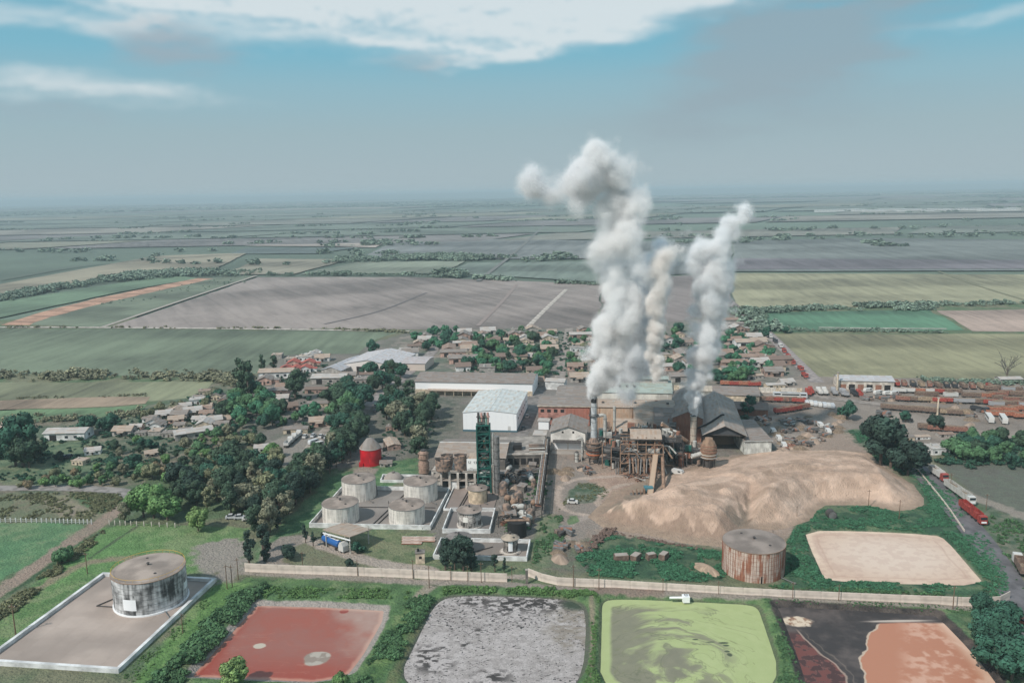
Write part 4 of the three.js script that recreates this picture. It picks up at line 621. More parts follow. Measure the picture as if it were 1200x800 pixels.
// loading canopy, hut and small things on the tank farm lawn
{
  const A = at(384, 640), B = at(412, 648), ry = -atan2(B.z - A.z, B.x - A.x), w = dist(A, B) , p = A.clone().add(B).multiplyScalar(0.5), t = thing('loading_canopy', 'grey sloping canopy roof over the tanker loading bay', 'canopy', p, ry);
  part(t, 'roof', Bx(w + 1.5, 0.3, 11, 0, 5.6, -4.2, 0, -0.12), M.roofTan); for (const x of [-w / 2, w / 2]) for (const z of [0.6, -8.6]) part(t, 'column', Bx(0.3, 5.8 - z * 0.12, 0.3, x, 0, z), M.steelPale); part(t, 'fascia', Bx(w + 1.6, 0.5, 0.12, 0, 5.0, 1.2), M.whiteClean);
  const h = thing('guard_hut', 'small cream hut with a dark window on the lawn', 'hut', at(492.5, 658.5), 0.1); part(h, 'wall', Bx(3, 3.6, 2.6), M.creamWall); part(h, 'roof', Bx(3.3, 0.25, 2.9, 0, 3.6, 0), M.concDark); part(h, 'window', Bx(0.9, 0.9, 0.08, 0.1, 1.7, 1.3), M.dark); part(h, 'roof_tank', Cy(0.4, 0.4, 0.9, -0.6, 3.85, 0, 8), M.black);
}
// ---------------------------------------------------------------- vehicles
const wheelG = (() => { const g = new THREE.CylinderGeometry(0.5, 0.5, 0.32, 10); g.rotateZ(PI / 2); return boxUV(g); })();
const wheels = (t, xs, zs) => { for (const z of zs) for (const x of xs) part(t, 'wheel', wheelG, M.rubber, [x, 0.5, z]); };
const protos = {};
function proto(key, name, make) { return protos[key] ??= (() => { const t = new THREE.Group(); t.name = name; make(t); return t; })(); }
const bodyG = (w, h, l, y, z, sl = 0.25) => { const s = [[-l / 2, 0], [l / 2, 0], [l / 2, h * 0.55], [l / 2 - sl, h], [-l / 2 + sl, h], [-l / 2, h * 0.6]]; const g = Prism(s, w, w / 2); g.rotateY(PI / 2); g.translate(0, y, z); return g; };
const kind = {                                              // each is built facing +z
  truck: (c) => (t) => { part(t, 'cab', bodyG(2.4, 2.5, 2.2, 0.7, 4.2, 0.3), c); part(t, 'windscreen', Bx(2.1, 0.9, 0.08, 0, 2.05, 5.26, 0, -0.12), M.glass); part(t, 'chassis', Bx(1, 0.35, 9.4, 0, 0.7, 0), M.steelDark); part(t, 'load_bed', [Bx(2.5, 0.2, 6.6, 0, 1.1, -0.6), Bx(0.1, 1.3, 6.6, -1.2, 1.2, -0.6), Bx(0.1, 1.3, 6.6, 1.2, 1.2, -0.6), Bx(2.5, 1.3, 0.1, 0, 1.2, 2.7), Bx(2.5, 1.3, 0.1, 0, 1.2, -3.9)], c); wheels(t, [-1.05, 1.05], [3.8, -1.8, -3]); part(t, 'bumper', Bx(2.3, 0.4, 0.3, 0, 0.5, 5.35), M.steel); },
  wagon: (c, load) => (t) => { part(t, 'frame', Bx(1, 0.3, 7.6, 0, 0.8, 0), M.steelDark); part(t, 'side_panel', Bx(0.12, 2.0, 7.4, -1.24, 1.1, 0), c); part(t, 'side_panel', Bx(0.12, 2.0, 7.4, 1.24, 1.1, 0), c); part(t, 'end_panel', Bx(2.4, 2.0, 0.12, 0, 1.1, 3.7), c); part(t, 'end_panel', Bx(2.4, 2.0, 0.12, 0, 1.1, -3.7), c); part(t, 'load', Lathe([[1.5, 0], [1.3, 0.5], [0.6, 0.9], [0, 1]], 10).scale(0.8, 1, 2.4).translate(0, load ? 2.4 : 1.4, 0), M.cane); wheels(t, [-1.05, 1.05], [2.4, -2.4]); },
  car: (c) => (t) => { part(t, 'body', bodyG(1.75, 0.85, 4.2, 0.35, 0, 0.1), c); part(t, 'cabin', bodyG(1.55, 0.65, 2.3, 1.15, -0.2, 0.45), M.glass); part(t, 'roof', Bx(1.45, 0.06, 1.5, 0, 1.8, -0.2), c); for (const z of [1.3, -1.3]) for (const x of [-0.8, 0.8]) { const w = part(t, 'wheel', wheelG, M.rubber, [x, 0.33, z]); w.scale.set(0.7, 0.66, 0.66); } },
  van: (c) => (t) => { part(t, 'body', bodyG(2, 1.9, 5.4, 0.4, 0, 0.5), c); part(t, 'windscreen', Bx(1.8, 0.7, 0.08, 0, 1.5, 2.55, 0, -0.4), M.glass); part(t, 'side_window', Bx(0.06, 0.6, 1.2, 1.01, 1.4, 1.2), M.glass); part(t, 'side_window', Bx(0.06, 0.6, 1.2, -1.01, 1.4, 1.2), M.glass); for (const z of [1.7, -1.6]) for (const x of [-0.9, 0.9]) { const w = part(t, 'wheel', wheelG, M.rubber, [x, 0.36, z]); w.scale.set(0.8, 0.72, 0.72); } },
  bus: (c) => (t) => { part(t, 'body', bodyG(2.5, 2.7, 11, 0.5, 0, 0.2), c); part(t, 'window_band', Bx(2.54, 0.8, 9.6, 0, 1.9, 0), M.glass); wheels(t, [-1.1, 1.1], [3.6, -3.4]); },
};
const C = { red: mat(168, 78, 68, { map: T.noise, w: 4, rough: 0.6 }), white: mat(200, 198, 194, { rough: 0.5 }), rust: mat(148, 106, 92, { map: T.noise, w: 4 }), brown: mat(126, 106, 94, { map: T.noise, w: 4 }), tan: mat(166, 146, 124, { map: T.noise, w: 4 }), blue: M.blue, grey: mat(160, 160, 162, { rough: 0.5 }), dark: mat(60, 62, 66, { rough: 0.4 }), silver: mat(190, 192, 194, { rough: 0.4 }), orange: mat(178, 116, 92, { map: T.noise, w: 4 }) };
function vehicle(k, c, name, label, cat, p, ry, group, load) { const src = proto(k + c + (load ? 1 : 0), name, kind[k](C[c], load)); return copyOf(src, p, ry, label, cat, group); }
const headingPx = (a, b) => { const p = G(...a), q = G(...b); return atan2(q.x - p.x, q.z - p.z); };
// tanker under the canopy
{
  const A = at(374, 634), Bq = at(411, 650), ry = atan2(Bq.x - A.x, Bq.z - A.z), p = A.clone().lerp(Bq, 0.5), t = thing('tanker_truck', 'blue tank truck with a white rounded cab under the loading canopy', 'truck', p, ry);
  part(t, 'tank_barrel', Lathe([[0.01, -4.6], [1.0, -4.5], [1.25, -4.1], [1.25, 4.1], [1.0, 4.5], [0.01, 4.6]], 18).rotateX(PI / 2).translate(0, 2.1, -1.6), M.blue); part(t, 'walkway', Bx(0.8, 0.1, 8, 0, 3.36, -1.6), M.whiteClean); for (const z of [-4, -1.5, 1]) part(t, 'manhole', Cy(0.3, 0.3, 0.25, 0, 3.4, z, 8), M.steel);
  const cab = part(t, 'cab', bodyG(2.5, 3.1, 2.6, 0.6, 5, 0.8), C.white); part(cab, 'windscreen', Bx(2.2, 1, 0.1, 0, 2.2, 6.1, 0, -0.35), M.glass); part(cab, 'side_window', Bx(0.08, 0.8, 1, 1.26, 2.1, 5.2), M.glass); part(t, 'chassis', Bx(1, 0.4, 11, 0, 0.7, 0), M.steelDark); wheels(t, [-1.05, 1.05], [5, 2, -3.2, -4.4]);
}
// the truck road at the right
{
  const road1 = headingPx([1122, 592], [1156, 620]);
  const art = (u, v, ry, c, label, len, loadMat) => { const t = thing('cane_truck', label, 'truck', at(u, v, 0.35), ry); const L = len; part(t, 'cab', bodyG(2.5, 2.7, 2.4, 0.6, L / 2 - 1.2, 0.35), c); part(t, 'windscreen', Bx(2.2, 0.9, 0.08, 0, 2.1, L / 2 - 0.02, 0, -0.1), M.glass); part(t, 'grille', Bx(1.8, 0.6, 0.08, 0, 0.9, L / 2 + 0.02), M.whiteClean); for (const [a, b] of [[L / 2 - 3, 0.3], [-0.3, -L / 2]]) { part(t, 'trailer_side', Bx(0.12, 2.3, a - b, -1.25, 1.1, (a + b) / 2), loadMat); part(t, 'trailer_side', Bx(0.12, 2.3, a - b, 1.25, 1.1, (a + b) / 2), loadMat); part(t, 'trailer_floor', Bx(2.4, 0.2, a - b, 0, 1, (a + b) / 2), M.steelDark); part(t, 'headboard', Bx(2.4, 2.3, 0.12, 0, 1.1, a - 0.06), loadMat); part(t, 'tailboard', Bx(2.4, 2.3, 0.12, 0, 1.1, b + 0.06), loadMat); part(t, 'load', boxUV(new THREE.IcosahedronGeometry(1, 1)).scale(1.1, 0.7, (a - b) * 0.45).translate(0, 2.2, (a + b) / 2), loadMat === M.redTruck ? mat(150, 56, 46, { map: T.noise, w: 3 }) : M.cane); } wheels(t, [-1.05, 1.05], [L / 2 - 1.2, L / 2 - 4, 1.5, -1.5, -L / 2 + 2]); return t; };
  art(1140, 606, road1, M.redTruck, 'long red cane truck with two trailers facing the camera on the dark road', 17, M.redTruck);
  art(1124.5, 582, road1 + 0.04, C.white, 'white cab truck with a pale loaded trailer parked left of the dark field', 20, M.steelPale);
  art(1100, 560, road1 + 0.05, C.red, 'red and white truck at the head of the parked line on the road', 12, C.white);
  art(1196, 668, headingPx([1192, 660], [1204, 682]) + PI, C.white, 'pale flatbed truck at the right edge beyond the road', 12, C.brown);
  vehicle('car', 'orange', 'parked_car', 'orange car at the right edge beside the corner trees', 'car', at(1197, 731, 0.1), 0.6);
  vehicle('car', 'dark', 'parked_car', 'dark car under the corner trees beside the wall end', 'car', at(1174, 716, 0.1), 1.9);
}
// cane yard: rows of wagons and lorries
{
  const r = rng(404);
  const row = (a, b, n, k, cs, name, label, cat, group, turn = 0, jit = 0.6, load = true) => { const A = G(...a), Bq = G(...b); for (let i = 0; i < n; i++) { const p = A.clone().lerp(Bq, n > 1 ? i / (n - 1) : 0.5); p.x += (r() - 0.5) * jit; p.z += (r() - 0.5) * jit * 2; p.y = 0.1; const c = cs[floor(r() * cs.length)]; const head = atan2(Bq.x - A.x, Bq.z - A.z) + turn + (r() - 0.5) * (k === 'wagon' ? 0.3 : 0.12); if (k === 'wagon' && r() < 0.12) continue; vehicle(k, c, name, label(c), cat, p, head, group, load); } };
  const wl = (where) => (c) => `${{ red: 'red', rust: 'rust coloured', brown: 'brown', orange: 'orange', white: 'white', grey: 'grey', dark: 'dark', tan: 'tan' }[c]} cane wagon ${where}`;
  row([1058, 470], [1160, 474], 13, 'wagon', ['rust', 'brown', 'tan', 'red', 'grey'], 'cane_wagon', wl('in the long middle row of the cane yard'), 'wagon', 'middle row of cane wagons');
  row([1070, 465], [1158, 467], 9, 'wagon', ['brown', 'orange', 'tan', 'white'], 'cane_wagon', wl('in the row behind the middle row of the cane yard'), 'wagon', 'second row of cane wagons');
  row([1040, 480], [1128, 487], 11, 'wagon', ['rust', 'brown', 'tan', 'brown'], 'cane_wagon', wl('in the front diagonal row of the cane yard'), 'wagon', 'front row of cane wagons');
  row([1086, 504], [1124, 507], 5, 'wagon', ['brown', 'rust'], 'cane_wagon', wl('behind the low white house'), 'wagon', 'wagons behind the house');
  row([1050, 452], [1160, 456], 12, 'wagon', ['brown', 'rust', 'red', 'tan', 'dark'], 'cane_wagon', wl('in the far row beside the long white shed'), 'wagon', 'far row of cane wagons', PI / 2);
  row([1054, 460], [1120, 462], 7, 'wagon', ['red', 'brown', 'orange', 'white'], 'cane_wagon', wl('in the mixed row past the long white shed'), 'wagon', 'mixed row of cane wagons');
  for (let i = 0; i < 6; i++) row([1160 + i * 1.2, 458 + i * 6], [1236 + i * 2, 459 + i * 6.4], 9, 'wagon', i > 3 ? ['orange', 'rust', 'red', 'orange'] : ['rust', 'brown', 'tan', 'brown', 'grey'], 'cane_wagon', wl(`in the ${['farthest', 'second farthest', 'third farthest', 'third nearest', 'second nearest', 'nearest'][i]} row of the right edge block`), 'wagon', 'block of wagons at the right edge', 0, 2.2);
  row([872, 470], [936, 472], 8, 'wagon', ['red', 'rust', 'brown'], 'cane_wagon', wl('in the row right of the dark roofed sheds'), 'wagon', 'wagons right of the sheds');
  row([905, 486], [942, 480], 5, 'wagon', ['red', 'red', 'rust'], 'cane_wagon', wl('in the slanting row nearest the sheds'), 'wagon', 'slanting wagons near the sheds');
  row([852, 452], [884, 453], 4, 'wagon', ['orange', 'red'], 'cane_wagon', wl('along the pale wall behind the sheds'), 'wagon', 'orange wagons along the pale wall');
  row([948, 462], [1006, 463], 9, 'truck', ['white', 'red', 'dark', 'grey'], 'cane_lorry', (c) => `${c} lorry waiting at the yard entrance in front of the long shed`, 'lorry', 'lorries at the yard entrance', PI / 2, 3);
  row([946, 474], [976, 478], 7, 'van', ['white', 'silver'], 'parked_van', (c) => `${c} van in the row of parked vans near the yard entrance`, 'van', 'vans near the yard entrance', PI / 2 + 0.4, 0.5);
  row([896, 386], [944, 442], 10, 'truck', ['red', 'white', 'red', 'dark'], 'cane_lorry', (c) => `${c} lorry queued on the straight road out of town`, 'lorry', 'lorries queued on the road', 0, 2);
  row([1016, 460], [1046, 462], 4, 'van', ['white'], 'parked_van', () => 'white van behind the wagons of the cane yard', 'van', 'vans in the cane yard', 0.7, 3);
  row([1160, 493], [1176, 494], 2, 'bus', ['white'], 'parked_bus', () => 'long white bus below the block of wagons', 'bus', 'white buses', PI / 2, 0.5);
  row([918, 466], [934, 466.5], 3, 'bus', ['white', 'silver'], 'parked_bus', (c) => `${c} bus beside the red wagons right of the sheds`, 'bus', 'buses by the wagons', 0, 0.5);
  row([906, 508], [918, 524], 3, 'van', ['white'], 'parked_van', () => 'white van on the dirt beside the pale annex', 'van', 'vans beside the annex', 0, 1);
  row([962, 500], [970, 508], 2, 'van', ['white'], 'parked_van', () => 'white van at the top of the green slope', 'van', 'vans above the slope', 0, 1);
  row([338, 522], [347, 514], 3, 'truck', ['white'], 'parked_lorry', () => 'white lorry on the gravel car park among trees', 'lorry', 'lorries on the car park', 0, 0.3);
  row([357, 512.5], [384, 513], 4, 'car', ['white', 'silver', 'white'], 'parked_car', (c) => `${c} car at the back of the gravel car park`, 'car', 'cars at the back of the car park', PI / 2, 1.5);
  row([366, 521], [372, 523], 2, 'van', ['white', 'silver'], 'parked_van', (c) => `${c} van in the middle of the gravel car park`, 'van', 'vans on the car park', PI / 2, 1);
  row([374, 532], [382, 529], 2, 'car', ['dark'], 'parked_car', () => 'dark car on the gravel car park by the trees', 'car', 'dark cars on the car park', 0, 1);
  row([424, 500], [446, 470], 5, 'car', ['dark', 'white', 'grey'], 'parked_car', (c) => `${c} car on the street behind the red tank`, 'car', 'cars on the street', 0, 3);
  row([352, 419], [372, 417], 4, 'truck', ['white'], 'cane_lorry', () => 'white lorry behind the red roofed house', 'lorry', 'lorries behind the red roof', 0.4, 4);
  row([608, 520], [617, 490], 3, 'car', ['white', 'dark'], 'parked_car', (c) => `${c} car in the lane beside the white shed`, 'car', 'cars beside the white shed', 0, 1.5);
  vehicle('truck', 'dark', 'cane_lorry', 'dark lorry alone on the open ground of the cane yard', 'lorry', at(1147, 482, 0.1), 0.5);
  vehicle('van', 'white', 'parked_van', 'white digger van at the foot of the boiler house on the brown dirt', 'van', at(794, 556, 0.1), 0.9);
  vehicle('car', 'white', 'parked_car', 'white car beside the grassy oval in the dirt yard', 'car', at(671, 590, 0.1), 1.4);
  row([72, 538], [82, 536], 3, 'car', ['blue', 'dark', 'silver'], 'parked_car', (c) => `${c} car by the small cream house right of the big tree`, 'car', 'cars by the cream house', 1, 1);
  row([270, 608], [290, 609], 3, 'car', ['white', 'dark', 'silver'], 'parked_car', (c) => `${c} car parked in the shade of the dark wood`, 'car', 'cars under the wood', 0.3, 1);
  const scrap = [0, 1, 2].map((k) => { const g = new THREE.Group(); g.name = ['scrap_heap', 'cane_pile', 'dirt_pile'][k]; const rr = rng(60 + k); if (k === 0) for (let i = 0; i < 8; i++) part(g, 'scrap_piece', Bx(0.8 + rr() * 2.6, 0.3 + rr() * 0.7, 0.4 + rr(), (rr() - 0.5) * 4, rr() * 0.6, (rr() - 0.5) * 3, rr() * 3), [M.rustBrown, M.steel, M.steelDark, M.rustWall][i % 4]); else { part(g, 'body', Lathe([[2.6, -0.1], [1.9, 0.6], [0.8, 1.2], [0.01, 1.35]], 9).scale(1.2, 1, 0.8), k === 1 ? M.cane : M.dirt); part(g, 'spill', Lathe([[1.4, -0.1], [0.9, 0.3], [0.01, 0.5]], 7).translate(2.2, 0, 0.8), k === 1 ? M.cane : M.dirt); } return g; });
  const strew = (pts, n, where) => { const P = poly(pts), b = boxOf(P); for (let i = 0; i < n;) { const x = lerp(b[0], b[2], r()), z = lerp(b[1], b[3], r()); if (!inside(P, x, z)) continue; i++; const k = floor(r() * 3); copyOf(scrap[k], V(x, 0, z), r() * 6, ['heap of scrap iron', 'low pile of cut cane', 'small pile of dirt'][k] + ' ' + where, 'pile', 'piles ' + where, 0.7 + r() * 0.9); } };
  strew([[912, 490], [985, 482], [990, 506], [940, 528], [908, 532]], 42, 'on the rough ground right of the annex'); strew([[1000, 462], [1160, 464], [1155, 500], [1050, 500]], 36, 'between the wagons of the cane yard'); strew([[840, 476], [905, 490], [900, 498], [852, 496]], 16, 'behind the annex'); strew([[640, 548], [700, 548], [690, 562], [646, 562]], 9, 'below the workshop'); strew([[1156, 452], [1240, 454], [1250, 496], [1160, 488]], 24, 'inside the crowded wagon block'); strew([[640, 625], [672, 618], [690, 640], [660, 668]], 10, 'on the dirt beside the rubble'); strew([[590, 540], [632, 540], [628, 600], [590, 600]], 14, 'in the process yard');
}
// ---------------------------------------------------------------- buildings
// o.A, o.B: pixels of the front base corners; local +x runs from A to B, +z faces the front
function site(A, B, y = 0) { A = G(...A); B = G(...B); const p = A.clone().add(B).multiplyScalar(0.5); p.y = y; return { p, ry: -atan2(B.z - A.z, B.x - A.x), w: dist(A, B), k: pxm(p) }; }
const winG = Bx(1, 1, 0.1), sillG = Bx(1.15, 0.1, 0.2);
function openings(t, list, w, d) {                                  // [side, x, y, width, height, kind]: f front, b back, l left, r right; x from the middle of that side
  for (const [side, x, y, ww, hh, what = 'window', m = what === 'door' ? M.doorDark : M.glass] of list) {
    const q = part(t, what, winG, m, side === 'f' ? [x, y, 0.02] : side === 'b' ? [x, y, -d - 0.02] : side === 'l' ? [-w / 2 - 0.02, y, -d / 2 + x] : [w / 2 + 0.02, y, -d / 2 - x], side === 'f' || side === 'b' ? 0 : PI / 2); q.scale.set(ww, hh, 1);
    if (what === 'window' && o_sill) part(q, 'sill', sillG, M.concPale, [0, -0.1, 0.03]);
  }
}
let o_sill = false;
function gable(o) {
  const s = o.s ?? site(o.A, o.B), w = o.w ?? s.w, d = o.d, h = o.h ?? hAt(s.p, (o.A[0] + o.B[0]) / 2, o.eave), rise = o.rise, ov = o.over ?? 0.5, t = o.t ?? thing(o.name, o.label, o.cat ?? 'building', s.p, s.ry + (o.turn ?? 0), o.group);
  const span = o.ridge === 'z' ? w : d, len = o.ridge === 'z' ? d : w, mono = o.mono;
  const out = mono ? [[-span / 2, 0], [span / 2, 0], [span / 2, h], [-span / 2, h + rise]] : [[-span / 2, 0], [span / 2, 0], [span / 2, h], [0, h + rise], [-span / 2, h]];
  const place = (g) => o.ridge === 'z' ? g : g.rotateY(PI / 2 * (mono ? -1 : 1)).translate(mono ? -w / 2 : w / 2, 0, -d / 2);
  if (!o.open) part(t, 'wall', place(Prism(out, len)), o.wall);
  const th = 0.16, sl = (mono ? rise / span : rise / (span / 2)), lift = 0.03;
  const slab = (x0, y0, x1, y1) => place(Prism([[x0, y0 + lift], [x1, y1 + lift], [x1, y1 + lift + th], [x0, y0 + lift + th]], len + 2 * ov, ov));
  if (mono) part(t, 'roof', slab(-span / 2 - ov, h + rise + sl * ov, span / 2 + ov, h - sl * ov), o.roof);
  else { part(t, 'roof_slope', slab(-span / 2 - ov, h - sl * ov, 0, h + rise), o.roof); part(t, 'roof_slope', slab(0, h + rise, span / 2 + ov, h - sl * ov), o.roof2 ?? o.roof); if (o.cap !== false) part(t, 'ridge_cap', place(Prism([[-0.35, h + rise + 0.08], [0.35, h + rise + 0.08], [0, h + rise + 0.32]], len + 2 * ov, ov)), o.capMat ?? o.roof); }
  if (o.win) openings(t, o.win, w, d);
  t.userData.size = undefined; delete t.userData.size; return { t, w, h, d, s };
}
const panelG3 = Bx(2.96, 3.2, 0.25);
const seq = (n, f) => Array.from({ length: n }, (_, i) => f(i));
// the two big white warehouses
{
  const a = gable({ name: 'warehouse', label: 'big white shed with a pale barrel roof, beside the green tower', A: [543, 505], B: [605.5, 506.5], eave: 484, d: 46, rise: 1.3, ridge: 'z', wall: M.whiteClean, roof: M.roofPale, over: 0.3 });
  part(a.t, 'plinth', Bx(a.w + 0.4, 0.9, a.d + 0.4, 0, 0, -a.d / 2), mat(70, 104, 116)); openings(a.t, [['f', a.w * 0.36, 0, 1.6, 3.2, 'door', M.white], ['f', -2, 0, 5, 5, 'door', mat(222, 224, 226)], ...seq(6, (i) => ['r', -16 + i * 6.5, 5.2, 3, 0.9])], a.w, a.d);
  for (let i = 0; i < 9; i++) part(a.t, 'wall_rib', Bx(0.12, a.h, 0.1, -a.w / 2 + (i + 0.5) * a.w / 9, 0, 0.03), M.whiteClean);
  const b = gable({ name: 'warehouse', label: 'very long white warehouse with a dark grey roof behind the shed', A: [487, 461], B: [624, 464], h: 7.6, d: 27, rise: 2.6, ridge: 'x', wall: M.whiteClean, roof: M.roofDark, over: 0.6 });
  part(b.t, 'loading_canopy', Bx(b.w * 0.62, 0.3, 4.5, -b.w * 0.08, 3.0, 2.2), M.roofTan); for (let i = 0; i < 9; i++) part(b.t, 'canopy_post', Bx(0.3, 3, 0.3, -b.w * 0.38 + i * b.w * 0.075, 0, 4.2), M.creamWall); part(b.t, 'base_wall', Bx(b.w + 0.06, 2.9, 0.2, 0, 0, 0.1), M.creamWall);
  openings(b.t, [...seq(5, (i) => ['f', -b.w * 0.36 + i * b.w * 0.15, 0.2, 3, 2.4, 'door', M.doorDark])], b.w, b.d); for (let i = 0; i < 10; i++) part(b.t, 'skylight', Bx(1.2, 0.1, 6, -b.w * 0.45 + i * b.w * 0.1, 8.75, -7.2, 0, 0.19), mat(150, 152, 152));
  const c = gable({ name: 'warehouse', label: 'wide pale shed with a broad grey white roof at the field edge', A: [400, 436], B: [462, 437], h: 5.4, d: 42, rise: 3.4, ridge: 'z', wall: mat(214, 206, 200), roof: mat(186, 184, 186, { map: T.panel, w: 14 }), turn: -0.1 }); openings(c.t, [['f', -6, 0, 4.5, 4, 'door', M.dark]], c.w, c.d);
  const c2 = gable({ name: 'warehouse', label: 'low grey shed adjoining the pale shed on its left', A: [376, 440], B: [400, 440.5], h: 3.8, d: 40, rise: 2.2, ridge: 'z', wall: M.greyWall, roof: mat(172, 172, 176, { map: T.panel, w: 14 }), turn: -0.12 });
  gable({ name: 'shed', label: 'pale flat shed just right of the wide pale shed', A: [470, 434], B: [498, 434.5], h: 5, d: 24, rise: 1, ridge: 'x', wall: mat(200, 186, 176), roof: mat(176, 170, 170, { map: T.panel, w: 12 }) });
}
// brick offices and the mill halls
{
  const a = gable({ name: 'brick_building', label: 'two storey red brick building with dark square windows', A: [631, 498], B: [691, 499], eave: 476, d: 22, rise: 1.6, ridge: 'x', wall: M.brick, roof: M.roofGrey });
  openings(a.t, [...seq(4, (i) => ['f', -a.w * 0.42 + i * a.w * 0.13, a.h * 0.68, 1.9, 1.6, 'window', M.dark]), ...seq(3, (i) => ['f', -a.w * 0.42 + i * a.w * 0.16, a.h * 0.28, 1.9, 1.4, 'window', M.dark]), ['f', -a.w * 0.3, 0, 1.6, 2.6, 'door', M.doorDark]], a.w, a.d);
  part(a.t, 'metal_cladding', Bx(a.w * 0.44, a.h * 0.62, 0.12, a.w * 0.27, a.h * 0.34, 0.06), M.redWall); for (let i = 0; i < 6; i++) part(a.t, 'cladding_rib', Bx(0.15, a.h * 0.62, 0.1, a.w * (0.07 + i * 0.075), a.h * 0.34, 0.15), M.rustWall); part(a.t, 'eaves_gutter', Bx(a.w + 1, 0.25, 0.3, 0, a.h - 0.1, 0.6), M.creamWall);
  gable({ name: 'shed', label: 'long grey roofed shed behind the brick building', A: [652, 477], B: [697, 478], h: 6.5, d: 26, rise: 2, ridge: 'x', wall: M.greyWall, roof: M.roofGrey });
  gable({ name: 'shed', label: 'white walled small shed left behind the brick building', A: [639, 456], B: [661, 457], h: 5, d: 9, rise: 1, ridge: 'x', wall: M.white, roof: M.roofLight });
  const h = gable({ name: 'mill_hall', label: 'tall tan clad mill hall behind the first chimney', A: [699, 503], B: [790, 505], eave: 477.5, d: 16, rise: 1.2, ridge: 'x', wall: M.tanWall, roof: M.roofTan });
  for (let i = 0; i < 14; i++) part(h.t, 'cladding_rib', Bx(0.16, h.h, 0.14, -h.w / 2 + (i + 0.5) * h.w / 14, 0, 0.04), i % 3 ? M.tanWall : M.rustWall); openings(h.t, [['f', -h.w * 0.36, 0, 3, 4.2, 'door', M.rustBrown], ['f', -h.w * 0.12, 2, 2, 2.2, 'window', M.dark]], h.w, h.d);
  const k = gable({ name: 'mill_hall', label: 'higher mill hall with a white band wall and pale green roof', A: [700, 486], B: [787, 488], eave: 460, d: 30, rise: 3.2, ridge: 'x', wall: mat(222, 218, 208, { map: T.noise, w: 20, gain: 1.12 }), roof: M.roofGreen });
  const mk = part(k.t, 'roof_monitor', Bx(k.w * 0.72, 2.4, 6, k.w * 0.1, k.h + 2.6, -k.d / 2), M.roofLight); part(mk, 'monitor_roof', Bx(k.w * 0.74, 0.25, 8, k.w * 0.1, k.h + 5, -k.d / 2), M.roofGreen); for (let i = 0; i < 9; i++) part(k.t, 'wall_rib', Bx(0.15, k.h, 0.1, -k.w / 2 + (i + 0.5) * k.w / 9, 0, 0.04), M.white);
  for (let i = 0; i < 7; i++) part(h.t, 'roof_vent', Bx(1.2, 1.1, 1.2, -h.w * 0.42 + i * h.w * 0.14, h.h + 0.5, -5 - (i % 3) * 2), [M.steelDark, M.steelPale, M.rustWall][i % 3]); for (let i = 0; i < 5; i++) part(k.t, 'roof_vent', Cy(0.5, 0.7, 1.3, -k.w * 0.4 + i * k.w * 0.1, k.h + 1.4, -6, 8), M.steelDark);
  const vnt = part(k.t, 'steam_vent', Cy(1.6, 1.6, 2.2, k.w * 0.28, k.h + 5.2, -k.d / 2, 16), M.steel); part(vnt, 'vent_rim', Ring(1.7, 0, 0.12, 16).translate(k.w * 0.28, k.h + 7.4, -k.d / 2), M.steelDark);
  gable({ name: 'lean_to_shed', label: 'dark sloping shed roof in front of the tan hall, right of the pipes', A: [744, 519], B: [768, 519.5], eave: 501, d: 15, rise: 5.5, ridge: 'x', mono: true, wall: M.rustWall, roof: M.roofTan });
  gable({ name: 'lean_to_shed', label: 'darker sloping shed roof left of the second chimney', A: [768, 519], B: [790, 519.5], eave: 499, d: 14, rise: 5, ridge: 'x', mono: true, wall: M.rustWall, roof: M.roofDark });
  gable({ name: 'lean_to_shed', label: 'low tan roof between the pipes and the boiler house', A: [722, 520], B: [745, 520.5], h: 6.5, d: 10, rise: 3, ridge: 'x', mono: true, wall: M.concDark, roof: M.roofTan });
  const g = gable({ name: 'workshop', label: 'white gabled workshop with grey roof left of the first chimney', A: [645.5, 527], B: [686, 528], eave: 506, d: 21, rise: 2.8, ridge: 'z', wall: mat(232, 226, 218, { map: T.noise, w: 16, gain: 1.1 }), roof: M.roofGrey, over: 0.8 });
  part(g.t, 'door_canopy', Bx(g.w * 0.86, 0.3, 3, 0, 4.6, 1.5, 0, 0.1), M.steelDark); openings(g.t, [['f', -g.w * 0.2, 0.3, 6, 3.8, 'door', M.whiteClean], ['f', g.w * 0.2, 0.3, 6, 3.8, 'door', M.whiteClean], ['f', -2.5, g.h - 0.6, 0.9, 0.9, 'window', M.dark], ['f', 2.5, g.h - 0.6, 0.9, 0.9, 'window', M.dark]], g.w, g.d); part(g.t, 'ramp', Bx(g.w * 0.9, 0.5, 7, 0, 0, 3.5), M.conc);
  const sm = gable({ name: 'switch_house', label: 'small white cabin at the left foot of the workshop', A: [625.5, 518], B: [639, 518.4], h: 3.6, d: 6, rise: 0.4, ridge: 'x', mono: true, wall: M.white, roof: M.roofLight }); openings(sm.t, [['r', 0, 0, 1.4, 2.4, 'door', M.dark]], sm.w, sm.d);
  gable({ name: 'switch_house', label: 'narrow white block against the brick building corner', A: [631, 503], B: [643, 503.4], h: 4.5, d: 4, rise: 0.2, ridge: 'x', mono: true, wall: M.whiteClean, roof: M.roofLight });
}
